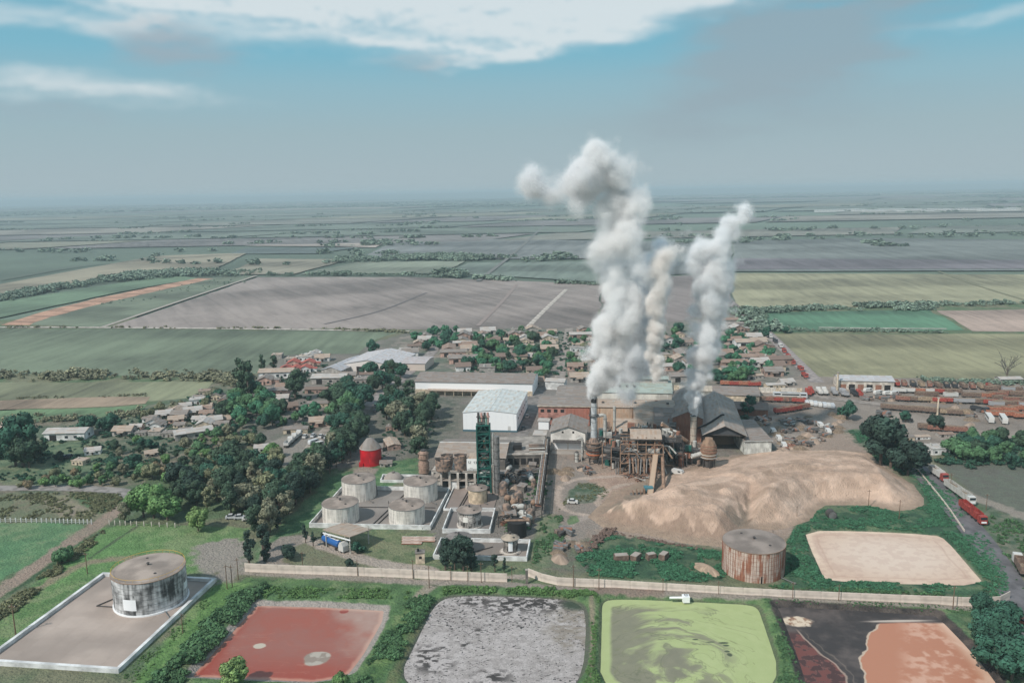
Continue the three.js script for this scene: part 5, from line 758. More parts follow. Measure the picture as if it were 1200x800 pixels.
// open cane fibre sheds
{
  const big = site([824, 530.5], [874, 532.2]), h = hAt(big.p, 849, 510), d = 66, w = big.w, rise = 4.4;
  const a = gable({ s: big, name: 'fibre_shed', label: 'huge open fronted shed with a steep dark grey roof, right of the second chimney', h, d, rise, ridge: 'z', open: true, roof: mat(168, 157, 148, { map: T.panel, w: 17, bump: T.corr, bw: 8, bs: 0.05 }), roof2: mat(150, 140, 132, { map: T.panel, w: 19 }), over: 0.6 });  // left slope toned as lit, right slope darker as its shaded copy
  for (const x of [-1, 1]) part(a.t, 'side_wall', Bx(0.3, h, d, x * (w / 2 - 0.2), 0, -d / 2), M.steelDark); part(a.t, 'back_wall', Prism([[-w / 2 + 0.4, 0], [w / 2 - 0.4, 0], [w / 2 - 0.4, h], [0, h + rise - 0.2], [-w / 2 + 0.4, h]], 0.3, -d + 0.4), M.steelDark);
  part(a.t, 'gable_panel', Prism([[-w / 2 + 0.5, h], [w / 2 - 0.5, h], [0, h + rise - 0.2]], 0.2, -1.2), mat(72, 74, 78)); for (let i = 0; i < 6; i++) for (const x of [-1, 1]) part(a.t, 'column', Bx(0.4, h, 0.4, x * (w / 2 - 0.7), 0, -1 - i * 12), M.steelDark); part(a.t, 'tie_beam', Bx(w - 1, 0.5, 0.3, 0, h - 0.4, -0.8), M.steelDark);
  part(a.t, 'roof_duct', Tube([V(-w / 2 - 2, h + 0.4, -9), V(-w / 2 + 3, h + 2.0, -12), V(-0.5, h + 5.2, -15.5), V(1, h + 5.3, -16)], 0.45, 8, 30), M.black); part(a.t, 'stored_fibre', Lathe([[8.5, 0], [6, 3], [2, 5.2], [0, 5.6]], 18).translate(0, 0, -22), mat(150, 126, 104));
  const c = gable({ name: 'fibre_shed', label: 'second grey roofed shed with a red brown gable wall behind the second chimney', A: [788, 517.5], B: [823, 519], eave: 490, d: 52, rise: 3.2, ridge: 'z', wall: M.rustWall, roof: M.roofGrey, over: 0.6 });
  const e = gable({ name: 'annex', label: 'pale walled annex with a dark flat roof at the right end of the mill', A: [872.5, 532.5], B: [904, 532], eave: 516.5, d: 30, rise: 1.2, ridge: 'x', mono: true, wall: mat(210, 212, 206, { map: T.noise, w: 12, gain: 1.12 }), roof: M.roofDark }); for (let i = 0; i < 7; i++) part(e.t, 'wall_rib', Bx(0.12, e.h, 0.1, -e.w / 2 + (i + 0.5) * e.w / 7, 0, 0.03), M.white); part(e.t, 'eaves_edge', Bx(e.w + 1, 0.2, 0.2, 0, e.h, 0.6), M.roofPale);
  gable({ name: 'shed', label: 'long low dark roofed shed behind the steep shed', A: [836, 470], B: [890, 472], h: 4, d: 22, rise: 2, ridge: 'x', wall: M.creamWall, roof: M.roofDark });
  gable({ name: 'shed', label: 'second low brown grey roof right of the steep shed', A: [852, 486], B: [900, 488], h: 3.5, d: 16, rise: 1.6, ridge: 'x', wall: M.rustWall, roof: mat(122, 108, 100, { map: T.panel, w: 14 }) });
  { const w = site([790, 457], [940, 461]), t = thing('yard_wall', 'long pale yard wall behind the sheds under the orange wagons', 'wall', w.p, w.ry); for (let i = 0; i < 25; i++) part(t, 'wall_panel', panelG3, i % 4 ? M.offwhite : M.creamWall, [-w.w / 2 + (i + 0.5) * w.w / 25, 0, 0]).scale.x = w.w / 25 / 3; }
}
// ---------------------------------------------------------------- chimneys, boiler house, distillery and pipework
function brace(t, name, x0, y0, z0, x1, y1, z1, r, m) { part(t, name, Bar([x0, y0, z0], [x1, y1, z1], r), m); }
// chimneys stand on round scrubbers
{
  const p = at(696, 543), k = pxm(p), top = hAt(p, 695.5, 467), yb = hAt(p, 696, 512), R = 8.2 * k, r = 3.3 * k;
  const s = thing('wet_scrubber', 'rust brown barrel shaped scrubber under the first chimney', 'scrubber', p), y0 = 2.2;
  part(s, 'shell', Lathe([[R * 0.55, y0], [R * 0.95, y0 + 1.6], [R, y0 + 3.6], [R * 0.98, yb - 4.4], [R * 0.8, yb - 2.2], [r * 1.3, yb - 0.4], [r * 1.1, yb]], 28), M.rustBrown); for (const f of [0.25, 0.42, 0.6, 0.78]) part(s, 'ring_stiffener', Ring(R * 1.03, y0 + (yb - y0) * f, 0.22, 28), f > 0.5 ? M.rustLight : M.orange); for (const [x, z] of [[1, 1], [-1, 1], [1, -1], [-1, -1]]) part(s, 'leg', Bx(0.45, y0 + 2, 0.45, x * R * 0.6, 0, z * R * 0.6), M.steelDark);
  part(s, 'walkway', [Ring(R * 1.25, yb * 0.62, 0.12, 24), Cy(R * 1.3, R * 1.3, 0.12, 0, yb * 0.55, 0, 24)], M.steelDark); part(s, 'inlet_duct', Tube([V(R * 0.9, yb * 0.5, 0), V(R * 2, yb * 0.45, 0), V(R * 3.4, yb * 0.42, -1)], 1.2, 10, 12), M.steel);
  const c = thing('chimney', 'pale blue grey steel chimney, the taller one on the left', 'chimney', V(p.x, yb, p.z)); const H = top - yb;
  part(c, 'shaft', Lathe([[r * 1.12, 0], [r * 1.05, H * 0.3], [r, H * 0.6], [r, H]], 24), M.steelBlue); part(c, 'liner', Cy(r * 0.86, r * 0.86, 0.3, 0, H - 0.25, 0, 20), M.black); part(c, 'soot_band', Cy(r * 1.02, r * 1.02, 1.8, 0, H - 1.8, 0, 24, true), M.black); for (const f of [0.2, 0.4, 0.6, 0.8]) part(c, 'flange', Ring(r * 1.05, H * f, 0.1, 24), M.steel); part(c, 'platform', [Cy(r * 1.9, r * 1.9, 0.14, 0, H * 0.56, 0, 20), Ring(r * 1.9, H * 0.56 + 1.1, 0.05, 20)], M.steelDark); part(c, 'ladder', [Bar([r + 0.3, 0, 0.3], [r + 0.3, H, 0.3], 0.06), Bar([r + 0.3, 0, -0.3], [r + 0.3, H, -0.3], 0.06)], M.steelDark);
  const p2 = at(812, 533), k2 = pxm(p2), H2 = hAt(p2, 812, 487), r2 = 3.5 * k2, c2 = thing('chimney', 'tan weathered steel chimney, the shorter one on the right', 'chimney', p2);
  part(c2, 'shaft', Lathe([[r2 * 1.1, 0], [r2, H2 * 0.4], [r2, H2]], 24), mat(176, 164, 150, { map: T.streak, w: 8, h: 9, gain: 1.2 })); part(c2, 'liner', Cy(r2 * 0.86, r2 * 0.86, 0.3, 0, H2 - 0.25, 0, 20), M.black); for (const f of [0.15, 0.34, 0.52, 0.7, 0.88]) part(c2, 'flange', Ring(r2 * 1.05, H2 * f, 0.12, 24), M.rustLight); part(c2, 'ladder', [Bar([r2 + 0.3, 0, 0.3], [r2 + 0.3, H2, 0.3], 0.06), Bar([r2 + 0.3, 0, -0.3], [r2 + 0.3, H2, -0.3], 0.06)], M.steelDark); part(c2, 'cap_ring', Ring(r2 * 1.12, H2 - 0.1, 0.2, 24), M.steelPale);
  const p3 = at(830, 549), k3 = pxm(p3), R3 = 9.4 * k3, y3 = hAt(p3, 830, 513), s3 = thing('wet_scrubber', 'brown ringed barrel scrubber on legs, right of the second chimney', 'scrubber', p3);
  part(s3, 'shell', Lathe([[R3 * 0.7, 4.4], [R3 * 0.95, 5.2], [R3, 8], [R3 * 0.97, y3 - 4], [R3 * 0.72, y3 - 1.4], [R3 * 0.5, y3 - 0.8], [R3 * 0.48, y3], [0.01, y3 + 0.2]], 28), mat(142, 116, 96, { map: T.noise, w: 8 })); for (let i = 0; i < 5; i++) part(s3, 'ring_stiffener', Ring(R3 * (1.02 - max(0, i - 2.6) * 0.09), 5.6 + i * (y3 - 7.5) / 5, 0.2, 28), i < 2 ? M.steelPale : M.rustWall); for (let i = 0; i < 6; i++) part(s3, 'leg', Bx(0.4, 5.4, 0.4, sin(i * 1.047) * R3 * 0.8, 0, cos(i * 1.047) * R3 * 0.8), M.steelDark); part(s3, 'skirt', Cy(R3 * 0.62, R3 * 0.62, 4.4, 0, 0, 0, 20), M.steelDark);
  part(s3, 'inlet_duct', Tube([V(-R3 * 0.8, 7, 0), V(-R3 * 1.6, 6.4, 0.6), V(-R3 * 2.2, 6, 1)], 1.0, 10, 10), M.steelPale);
  const f = thing('fan_housing', 'pale round fan housing between the boiler house and the second scrubber', 'fan', at(806, 541)); part(f, 'casing', new THREE.CylinderGeometry(2.3, 2.3, 1.8, 20).rotateX(PI / 2).translate(0, 2.6, 0), mat(196, 176, 156)); part(f, 'outlet', Bx(1.6, 2.6, 1.6, 1.4, 3.4, 0), M.steel); part(f, 'base', Bx(4.6, 0.6, 2.6), M.concDark);
  // tall grey ducts by the first chimney
  const duct = (u, v, vt, r, label, bend) => { const q = at(u, v), t = thing('exhaust_duct', label, 'duct', q), Hd = hAt(q, u, vt), R0 = r * pxm(q); part(t, 'pipe', bend ? Tube([V(0, 0, 0), V(0, Hd * 0.5, 0), V(0, Hd - R0 * 1.5, 0), V(-R0, Hd, 0), V(-R0 * 5, Hd - 0.6, 0)], R0, 12, 30) : Cy(R0, R0, Hd, 0, 0, 0, 14), M.steelPale); for (const g of [0.3, 0.6, 0.9]) part(t, 'flange', Ring(R0 * 1.12, Hd * g, 0.12, 14), M.steel); part(t, 'foot', Bx(R0 * 3, 0.5, R0 * 3), M.concDark); };
  duct(709, 531, 486, 2.0, 'tall pale duct that bends over, right beside the first chimney', true); duct(720, 519, 476, 1.6, 'tall slim pale duct standing against the tan hall', false); duct(703, 531, 514, 1.3, 'short pale duct at the right foot of the first chimney', false); duct(682.5, 538, 513, 1.3, 'short pale pipe between the workshop and the first scrubber', true);
}
// boiler house: an open steel frame full of machinery
{
  const s = site([727, 555], [777, 556]), t = thing('boiler_house', 'rusty open steel boiler house with a tan roof at the centre of the mill', 'boiler house', s.p, s.ry), w = s.w, d = 15, r = rng(90), k = s.k;
  const nx = 5, nz = 3, fl = [0, 4.5, 8.8, 13], roofH = hAt(s.p, 756, 512), rx0 = -w / 2 + 13 * k, rx1 = rx0 + 33 * k;
  for (let i = 0; i <= nx; i++) for (let j = 0; j <= nz; j++) { const x = -w / 2 + i * w / nx, z = -j * d / nz, inR = x > rx0 - 1 && x < rx1 + 1; part(t, 'column', Bx(0.42, inR ? roofH : 10.5 + (i % 2) * 2.5, 0.42, x, 0, z), j ? M.steelDark : M.rustLight); }
  for (const y of fl.slice(1)) for (let j = 0; j <= nz; j++) part(t, 'floor_beam', Bx(w, 0.4, 0.3, 0, y, -j * d / nz), M.rustLight);
  for (const y of fl.slice(1)) for (let i = 0; i <= nx; i++) part(t, 'cross_beam', Bx(0.3, 0.35, d, -w / 2 + i * w / nx, y, -d / 2), M.steelDark);
  for (const y of [4.5, 8.8]) part(t, 'floor_deck', Bx(w - 0.6, 0.12, d - 0.6, 0, y + 0.42, -d / 2), M.steelDark);
  for (let n = 0; n < 14; n++) { const i = floor(r() * nx), y = fl[floor(r() * 3)], x = -w / 2 + i * w / nx; brace(t, 'brace', x, y, 0.05, x + w / nx, y + 4.3, 0.05, 0.14, M.rustLight); }
  const rw = rx1 - rx0, rc = (rx0 + rx1) / 2; part(t, 'roof_slope', Bx(rw + 1.2, 0.2, 8.2, rc, roofH + 0.1, -3, 0, 0.24), M.roofTan); part(t, 'roof_slope', Bx(rw + 1.2, 0.2, 8.2, rc, roofH + 0.1, -11, 0, -0.24), M.roofTan); part(t, 'fascia', Bx(rw + 1.2, 0.5, 0.12, rc, roofH - 1.1, 1.05), M.steelDark);
  for (let i = 0; i < 4; i++) { const x = rc - rw * 0.36 + i * rw * 0.24; part(t, 'boiler_drum', new THREE.CylinderGeometry(1.5, 1.5, 9, 14).rotateX(PI / 2).translate(x, 11.2, -7), i % 2 ? M.rustBrown : M.steel); part(t, 'boiler_casing', Bx(3.4, 8, 7, x, 1.4, -8), i % 2 ? M.rustWall : M.steelDark); }
  for (let n = 0; n < 12; n++) part(t, 'cladding_sheet', Bx(2 + r() * 3, 1.6 + r() * 2.2, 0.08, -w / 2 + 1.5 + r() * (w - 3), fl[floor(r() * 3)] + 0.6, -0.3 - r() * 0.5), [M.rustLight, M.rustWall, M.steelPale, M.roofTan, M.steel][n % 5]);
  for (let n = 0; n < 34; n++) { const x = -w / 2 + r() * w, y = fl[floor(r() * 3)] + 0.6, z = -1 - r() * 8; part(t, r() < 0.5 ? 'hopper' : 'pump', r() < 0.5 ? Cy(0.4, 1.1, 2.2, x, y, z, 8) : [Bx(1.4, 1.1, 1.1, x, y, z), Cy(0.35, 0.35, 1.8, x + 0.4, y, z, 8)], [M.rustBrown, M.steel, M.steelDark, M.orange][n % 4]); }
  for (let n = 0; n < 26; n++) { const x = -w / 2 + r() * w, z = 1 - r() * 7, y = 2 + r() * 11; part(t, 'pipe', Tube([V(x, y, z), V(x + 2 + r() * 4, y, z), V(x + 3 + r() * 5, y - 2 - r() * 3, z + 0.6)], 0.22 + r() * 0.25, 7, 12), [M.steel, M.steelPale, M.rustLight][n % 3]); }
  for (let n = 0; n < 10; n++) { const x = -w / 2 + 4 + n * (w - 6) / 10; part(t, 'feed_chute', Bar([x, 7, 0.4], [x + 1.2 * (r() - 0.5), 1.4, 2.6 + r() * 2], 0.34, 5), n % 2 ? M.rustLight : M.steel); }
  part(t, 'stair_flight', [Bar([-w / 2 - 0.8, 0, 1], [-w / 2 - 0.8, 4.6, -5], 0.2), Bar([-w / 2 - 1.8, 0, 1], [-w / 2 - 1.8, 4.6, -5], 0.2)], M.steel);
  // conveyor from the boiler house down to the heap
  const A = at(768, 556, 9), B = at(762, 585, 2.2), c = thing('conveyor', 'long pale conveyor that slopes from the boiler house down to the heap', 'conveyor', A), D = B.clone().sub(A);
  const off = V(D.z, 0, -D.x).normalize().multiplyScalar(1.1); for (const q of [-1, 1]) part(c, 'side_truss', Bar(off.clone().multiplyScalar(q), D.clone().add(off.clone().multiplyScalar(q)), 0.22, 4), M.rustLight); const belt = Bx(2.1, 0.16, D.length()); belt.translate(0, -0.08, 0); const bm = part(c, 'belt', belt, mat(176, 152, 130)); bm.position.copy(D).multiplyScalar(0.5); bm.lookAt(A.clone().add(D)); for (let i = 1; i < 5; i++) { const q = D.clone().multiplyScalar(i / 5); part(c, 'trestle', [Bar(q.clone().add(off), V(q.x + off.x, -A.y, q.z + off.z), 0.16), Bar(q.clone().sub(off), V(q.x - off.x, -A.y, q.z - off.z), 0.16)], M.steelDark); }
  const A2 = at(776, 553, 8), B2 = at(778, 581, 2), c2 = thing('conveyor', 'second shorter conveyor with dark trusses right of the pale one', 'conveyor', A2), D2 = B2.clone().sub(A2); part(c2, 'gallery', Bar([0, 0, 0], D2, 0.8, 5), M.rustLight); part(c2, 'drive_box', Bx(2, 1.8, 2, D2.x, D2.y - 1, D2.z), M.steelDark); for (let i = 1; i < 4; i++) part(c2, 'trestle', Bar(D2.clone().multiplyScalar(i / 4), V(D2.x * i / 4 + 0.6, -A2.y, D2.z * i / 4), 0.2), M.steelDark);
  const bx = thing('transfer_house', 'small blue green machine cabin at the lower end of the conveyor', 'cabin', at(760, 580)); part(bx, 'cabin', Bx(3.4, 3, 3, 0, 0.6, 0), mat(70, 118, 128)); part(bx, 'skid', Bx(4, 0.6, 3.4), M.steelDark); part(bx, 'window', Bx(1.2, 1, 0.08, 0.4, 1.9, 1.52), M.glass); part(bx, 'frame_post', Bx(0.25, 3.6, 0.25, -2.4, 0, 1.6), M.rustLight);
  const cr = thing('loader_frame', 'rusty feeder frame left of the blue green cabin', 'frame', at(749, 582)); for (let i = 0; i < 4; i++) part(cr, 'rib', Bx(0.3, 2.6 + (i % 2) * 0.6, 2.2, -2.4 + i * 1.5, 0, 0), M.rustLight); part(cr, 'bed', Bx(7, 0.5, 2.4, 0, 0.8, 0), M.concDark);
  // steel bays left and right of the boiler house
  const bay = (A, B, vt, d, seed, label, dark) => { const q = site(A, B), b = thing('equipment_bay', label, 'machinery', q.p, q.ry), H = hAt(q.p, (A[0] + B[0]) / 2, vt), rr = rng(seed), n = max(2, Math.round(q.w / 4)); for (let i = 0; i <= n; i++) for (const z of [0, -d]) part(b, 'column', Bx(0.35, H * (0.7 + 0.3 * rr()), 0.35, -q.w / 2 + i * q.w / n, 0, z), dark ? M.steelDark : M.rustLight); for (const y of [H * 0.35, H * 0.7]) { part(b, 'deck', Bx(q.w, 0.25, d, 0, y, -d / 2), M.steelDark); part(b, 'handrail', Bx(q.w, 0.1, 0.1, 0, y + 1.2, 0), M.steel); } for (let i = 0; i < n * 7; i++) { const x = -q.w / 2 + rr() * q.w, y = rr() < 0.5 ? 0 : rr() < 0.5 ? H * 0.37 : H * 0.72, z = -rr() * d, c = [M.rustBrown, M.steel, M.steelDark, M.steelPale, M.rustWall, M.green][floor(rr() * 6)]; part(b, ['vessel', 'casing', 'pipe'][i % 3], i % 3 === 0 ? Cy(0.9, 0.9, 2.6, x, y, z, 10) : i % 3 === 1 ? Bx(1.6 + rr() * 2, 1.4 + rr() * 1.6, 1.6, x, y, z) : Tube([V(x, y + 1, z), V(x + 2, y + 1.4, z), V(x + 2.4, y + 3.5, z)], 0.25, 6, 10), c); } };
  bay([700, 532], [738, 533], 506, 9, 13, 'grey brown ducts and platforms at the foot of the tan hall'); bay([752, 522], [792, 523], 496, 9, 17, 'rusty platforms and pipes below the sloping shed roofs'); bay([706, 549], [727, 552], 517, 10, 3, 'dark tangle of pipes and vessels left of the boiler house'); bay([778, 548], [800, 548], 506, 14, 5, 'dark multi level steel bay right of the boiler house', true); bay([800, 545], [822, 546], 522, 8, 7, 'low dark machinery at the foot of the second chimney', true); bay([736, 527], [772, 528], 500, 8, 9, 'upper pipework and ducts behind the boiler house roof');
}
// cyclones, elevator and roof gear of the mill
for (const [i, u, v, vt] of [[0, 781, 540, 508], [1, 787, 541, 510], [2, 793, 541, 509]]) { const p = at(u, v), h = hAt(p, u, vt), t = thing('cyclone', ['left', 'middle', 'right'][i] + ' of three grey cyclones right of the boiler house roof', 'cyclone', p); part(t, 'body', Lathe([[0.4, h * 0.45], [1.5, h * 0.68], [1.5, h * 0.93], [0.7, h], [0.01, h]], 16), i === 1 ? M.rustLight : M.steel); for (const [x, z] of [[1, 1], [-1, 1], [1, -1], [-1, -1]]) part(t, 'leg', Bx(0.28, h * 0.7, 0.28, x * 1.2, 0, z * 1.2), M.steelDark); part(t, 'duct', Tube([V(0, h, 0), V(0, h + 1.2, 0), V(-1.6, h + 1.6, -1)], 0.5, 8, 10), M.steelPale); part(t, 'band', Ring(1.54, h * 0.8, 0.1, 16), M.rustWall); }
{ const A = at(806, 531, 5), B = at(775, 536, 15.5), t = thing('elevator_gallery', 'inclined brown gallery climbing from the sheds to the boiler house', 'conveyor', A), D = B.clone().sub(A); part(t, 'gallery', Bar([0, 0, 0], D, 1.1, 4), M.rustLight); part(t, 'roof_sheet', Bar([0, 0.9, 0], D.clone().add(V(0, 0.9, 0)), 0.5, 4), M.roofTan); for (let i = 1; i < 5; i++) { const q = D.clone().multiplyScalar(i / 5); part(t, 'trestle', [Bar(q, V(q.x - 0.8, -5, q.z), 0.18), Bar(q, V(q.x + 0.8, -5, q.z), 0.18)], M.steelDark); } }
for (const [u, v, r, vt, l, m] of [[716, 541, 4.2, 522, 'rusty upright juice tank left of the boiler house', M.rustBrown], [737, 533, 3.6, 512, 'grey upright tank behind the left bay of the boiler house', M.steel], [798, 546, 3.4, 530, 'brown squat tank at the right foot of the boiler house', M.rustWall], [676, 541, 2.4, 530, 'small pale tank in front of the workshop corner', M.steelPale]]) { const p = at(u, v), R = r * pxm(p), h = hAt(p, u, vt), t = thing('juice_tank', l, 'tank', p); part(t, 'shell', Cy(R, R, h, 0, 0, 0, 20), m); part(t, 'lid', Lathe([[R * 1.03, h], [R * 0.5, h + 0.5], [0.01, h + 0.7]], 20), M.steelDark); for (const f of [0.33, 0.66]) part(t, 'band', Ring(R * 1.02, h * f, 0.1, 20), M.steelDark); part(t, 'pipe', Tube([V(R, h * 0.8, 0), V(R + 1, h * 0.85, 0), V(R + 1.2, 0.4, 0.4)], 0.2, 6, 12), M.steelPale); part(t, 'ladder', [Bar([-R - 0.2, 0, 0.2], [-R - 0.2, h, 0.2], 0.06), Bar([-R - 0.2, 0, -0.2], [-R - 0.2, h, -0.2], 0.06)], M.steelDark); }
// distillery: deck with rusty tanks, sign and the green tower
{
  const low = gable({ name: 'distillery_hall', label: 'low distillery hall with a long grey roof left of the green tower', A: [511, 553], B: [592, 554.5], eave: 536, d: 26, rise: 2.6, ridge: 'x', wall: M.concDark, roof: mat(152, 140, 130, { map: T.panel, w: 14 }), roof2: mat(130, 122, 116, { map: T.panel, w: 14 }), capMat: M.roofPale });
  const s = site([506, 573], [578, 575]), t = thing('distillery_deck', 'two storey concrete deck carrying the rusty tanks and the white sign', 'platform', s.p, s.ry), H = hAt(s.p, 542, 553), d = 11, w = s.w;
  part(t, 'deck_slab', Bx(w, 0.5, d, 0, H - 0.5, -d / 2), M.concPale); for (let i = 0; i <= 7; i++) for (const z of [0, -d + 0.4]) part(t, 'column', Bx(0.9, H - 0.5, 0.6, -w / 2 + 0.5 + i * (w - 1) / 7, 0, z - 0.2), M.concPale); part(t, 'back_wall', Bx(w - 1, H - 0.5, 0.3, 0, 0, -d + 1), M.concDark); part(t, 'mid_slab', Bx(w, 0.3, d, 0, H * 0.48, -d / 2), M.conc); part(t, 'parapet', Bx(w, 0.7, 0.2, 0, H, 0.1), M.conc); for (let i = 0; i < 7; i += 2) part(t, 'bay_panel', Bx(w / 9, H * 0.4, 0.2, -w / 2 + 0.5 + (i + 0.5) * (w - 1) / 7, 0.1, -0.6), i % 4 ? M.white : M.steelPale);
  part(t, 'handrail', [Bar([-w / 2, H + 1.5, 0.2], [w / 2, H + 1.5, 0.2], 0.06), ...seq(14, (i) => Bar([-w / 2 + i * w / 13, H + 0.6, 0.2], [-w / 2 + i * w / 13, H + 1.5, 0.2], 0.05))], M.steelDark);
  const on = (u, v) => { const q = G(u, v, H); return q; };
  const vat = (u, v, rpx, vt, label) => { const q = on(u, v), R = rpx * pxm(q), h = hAt(q, u, vt) - H, b = thing('rusty_vat', label, 'vat', q); part(b, 'shell', Lathe([[R * 0.9, 0], [R, 0.3], [R, h], [R * 0.9, h], [R * 0.9, h - 1.6], [0.01, h - 1.7]], 20), M.rustBrown); part(b, 'band', Ring(R * 1.02, h * 0.55, 0.12, 20), M.rustLight); part(b, 'stirrer_beam', Bx(R * 2.1, 0.35, 0.4, 0, h, 0), M.steelDark); part(b, 'outlet', Cy(0.3, 0.3, 0.8, 0, 0, R, 8), M.steelDark); };
  vat(520, 551, 9.6, 538, 'wide open rusty vat at the left end of the distillery deck'); vat(540, 551, 7.2, 533, 'taller rusty vat beside the white sign'); vat(524, 545, 7, 533, 'dark rusty vat behind the wide one');
  // sign
  const cv = document.createElement('canvas'); cv.width = 256; cv.height = 256; const x = cv.getContext('2d'); x.fillStyle = '#eeeeea'; x.fillRect(0, 0, 256, 256); x.fillStyle = '#4a4e50'; x.font = 'bold 74px sans-serif'; x.fillText('SZ', 22, 88); x.fillText('13', 146, 88); x.fillStyle = '#8a8e90'; x.fillRect(60, 178, 70, 9); x.fillRect(84, 196, 110, 7); x.fillRect(50, 216, 170, 7);
  const sp = on(554, 553), st = thing('sign_board', 'white square sign board with dark characters beside the green tower', 'sign', sp, s.ry), k = pxm(sp), tx = new THREE.CanvasTexture(cv); tx.colorSpace = THREE.SRGBColorSpace;
  part(st, 'board', Bx(14 * k, 15.6 * k, 0.3, 0, 0, -0.2), M.whiteClean); const fc = new THREE.PlaneGeometry(14 * k - 0.3, 15.6 * k - 0.3); fc.translate(0, 7.8 * k, -0.02); part(st, 'lettering', fc, new THREE.MeshStandardMaterial({ map: tx, roughness: 0.6 })); part(st, 'roof', Bx(14 * k, 0.2, 6, 0, 15.7 * k, -3, 0, 0.2), M.roofTan);
  // tower
  const p = on(567.5, 555), kk = pxm(p), tw = 15 * kk, base = 0, topY = hAt(p, 567, 497), tt = thing('distillation_tower', 'dark green steel lattice tower packed with columns', 'tower', V(p.x, 0, p.z)); const n = 8, dd = tw * 0.75;
  for (const a of [-1, 1]) for (const b of [-1, 1]) part(tt, 'column', Bx(0.55, topY, 0.55, a * tw / 2, 0, b * dd / 2), M.green);
  for (let i = 1; i <= n; i++) { const y = topY * i / n; part(tt, 'floor', Bx(tw, 0.2, dd, 0, y - 0.2, 0), M.green); for (const b of [-1, 1]) part(tt, 'floor_beam', Bx(tw, 0.35, 0.25, 0, y - 0.3, b * dd / 2), M.green); part(tt, 'handrail', Bx(tw + 0.3, 0.1, 0.08, 0, y + 1, dd / 2), M.greenPale); if (i > 1) { brace(tt, 'brace', -tw / 2, topY * (i - 1) / n, dd / 2, i % 2 ? tw / 2 : 0, y, dd / 2, 0.14, M.green); brace(tt, 'brace', tw / 2, topY * (i - 1) / n, dd / 2, i % 2 ? -tw / 2 : 0, y, dd / 2, 0.14, M.green); } }
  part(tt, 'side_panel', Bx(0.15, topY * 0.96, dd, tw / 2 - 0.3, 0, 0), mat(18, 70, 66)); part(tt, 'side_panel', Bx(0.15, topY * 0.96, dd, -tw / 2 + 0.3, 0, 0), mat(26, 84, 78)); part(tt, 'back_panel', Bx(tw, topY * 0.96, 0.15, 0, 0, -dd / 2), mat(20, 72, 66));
  const r = rng(12); for (let i = 0; i < 18; i++) { const y = topY * (0.04 + 0.9 * r()), x = (r() - 0.5) * tw * 0.7; part(tt, i % 2 ? 'still' : 'condenser', i % 2 ? Cy(0.6, 0.6, 3, x, y, 0.5, 10) : new THREE.CylinderGeometry(0.5, 0.5, 3, 10).rotateZ(PI / 2).translate(x * 0.5, y, 1.2), [M.steelPale, M.steel, M.greenPale, M.rustLight, M.steelDark][i % 5]); }
  for (let i = 0; i < 7; i++) part(tt, 'top_vessel', i % 2 ? Cy(0.8, 0.8, 3.4, -tw * 0.35 + i * tw * 0.12, topY, (r() - 0.5) * 2, 10) : [Cy(0.5, 0.5, 4.8, -tw * 0.35 + i * tw * 0.12, topY, 0, 8), Bx(1.6, 0.2, 1.6, -tw * 0.35 + i * tw * 0.12, topY + 3, 0)], [M.steelDark, M.greenPale, mat(190, 150, 140), M.steel][i % 4]);
  const q = on(578, 556), col = thing('distillation_column', 'tall pale grey distillation column right of the green tower', 'column', V(q.x, 0, q.z)), ch = hAt(q, 578, 506), cr = 1.7 * pxm(q); part(col, 'shell', Lathe([[cr, 0], [cr, ch - 1], [cr * 0.6, ch - 0.2], [0.01, ch]], 16), M.steelPale); for (let i = 1; i < 8; i++) part(col, 'flange', Ring(cr * 1.1, ch * i / 8, 0.1, 16), M.steel);
  const q2 = on(582.5, 557), c2 = thing('distillation_column', 'dark grey distillation column behind the pale one', 'column', V(q2.x, 0, q2.z)), ch2 = hAt(q2, 582, 511); part(c2, 'shell', Cy(1.2, 1.2, ch2, 0, 0, 0, 14), M.steel); for (let i = 1; i < 8; i++) part(c2, 'flange', Ring(1.3, ch2 * i / 8, 0.1, 14), M.steelDark);
  const mast = thing('vent_pipe', 'thin brown vent pipe in front of the deck right end', 'pipe', at(577.5, 580)); part(mast, 'pipe', Cy(0.22, 0.22, hAt(at(577.5, 580), 577, 545), 0, 0, 0, 6), M.rustBrown); part(mast, 'foot', Bx(1, 0.5, 1), M.concDark);
  const rt = at(497, 556), rk = pxm(rt), RT = thing('rusty_tower', 'round brown rusty tower with two bulges left of the distillery', 'tower', rt), rh = hAt(rt, 497, 528), rr0 = 6.4 * rk; part(RT, 'shell', Lathe([[rr0 * 0.75, 0], [rr0 * 0.95, rh * 0.12], [rr0, rh * 0.5], [rr0 * 0.7, rh * 0.62], [rr0 * 0.86, rh * 0.7], [rr0 * 0.9, rh * 0.92], [rr0 * 0.5, rh]], 20), mat(160, 132, 116, { map: T.noise, w: 6 })); for (const f of [0.12, 0.3, 0.5, 0.7, 0.9]) part(RT, 'ring_stiffener', Ring(rr0 * 0.98, rh * f, 0.14, 20), M.rustBrown); part(RT, 'lid', Cy(rr0 * 0.55, rr0 * 0.5, 0.5, 0, rh, 0, 16), M.steelDark);
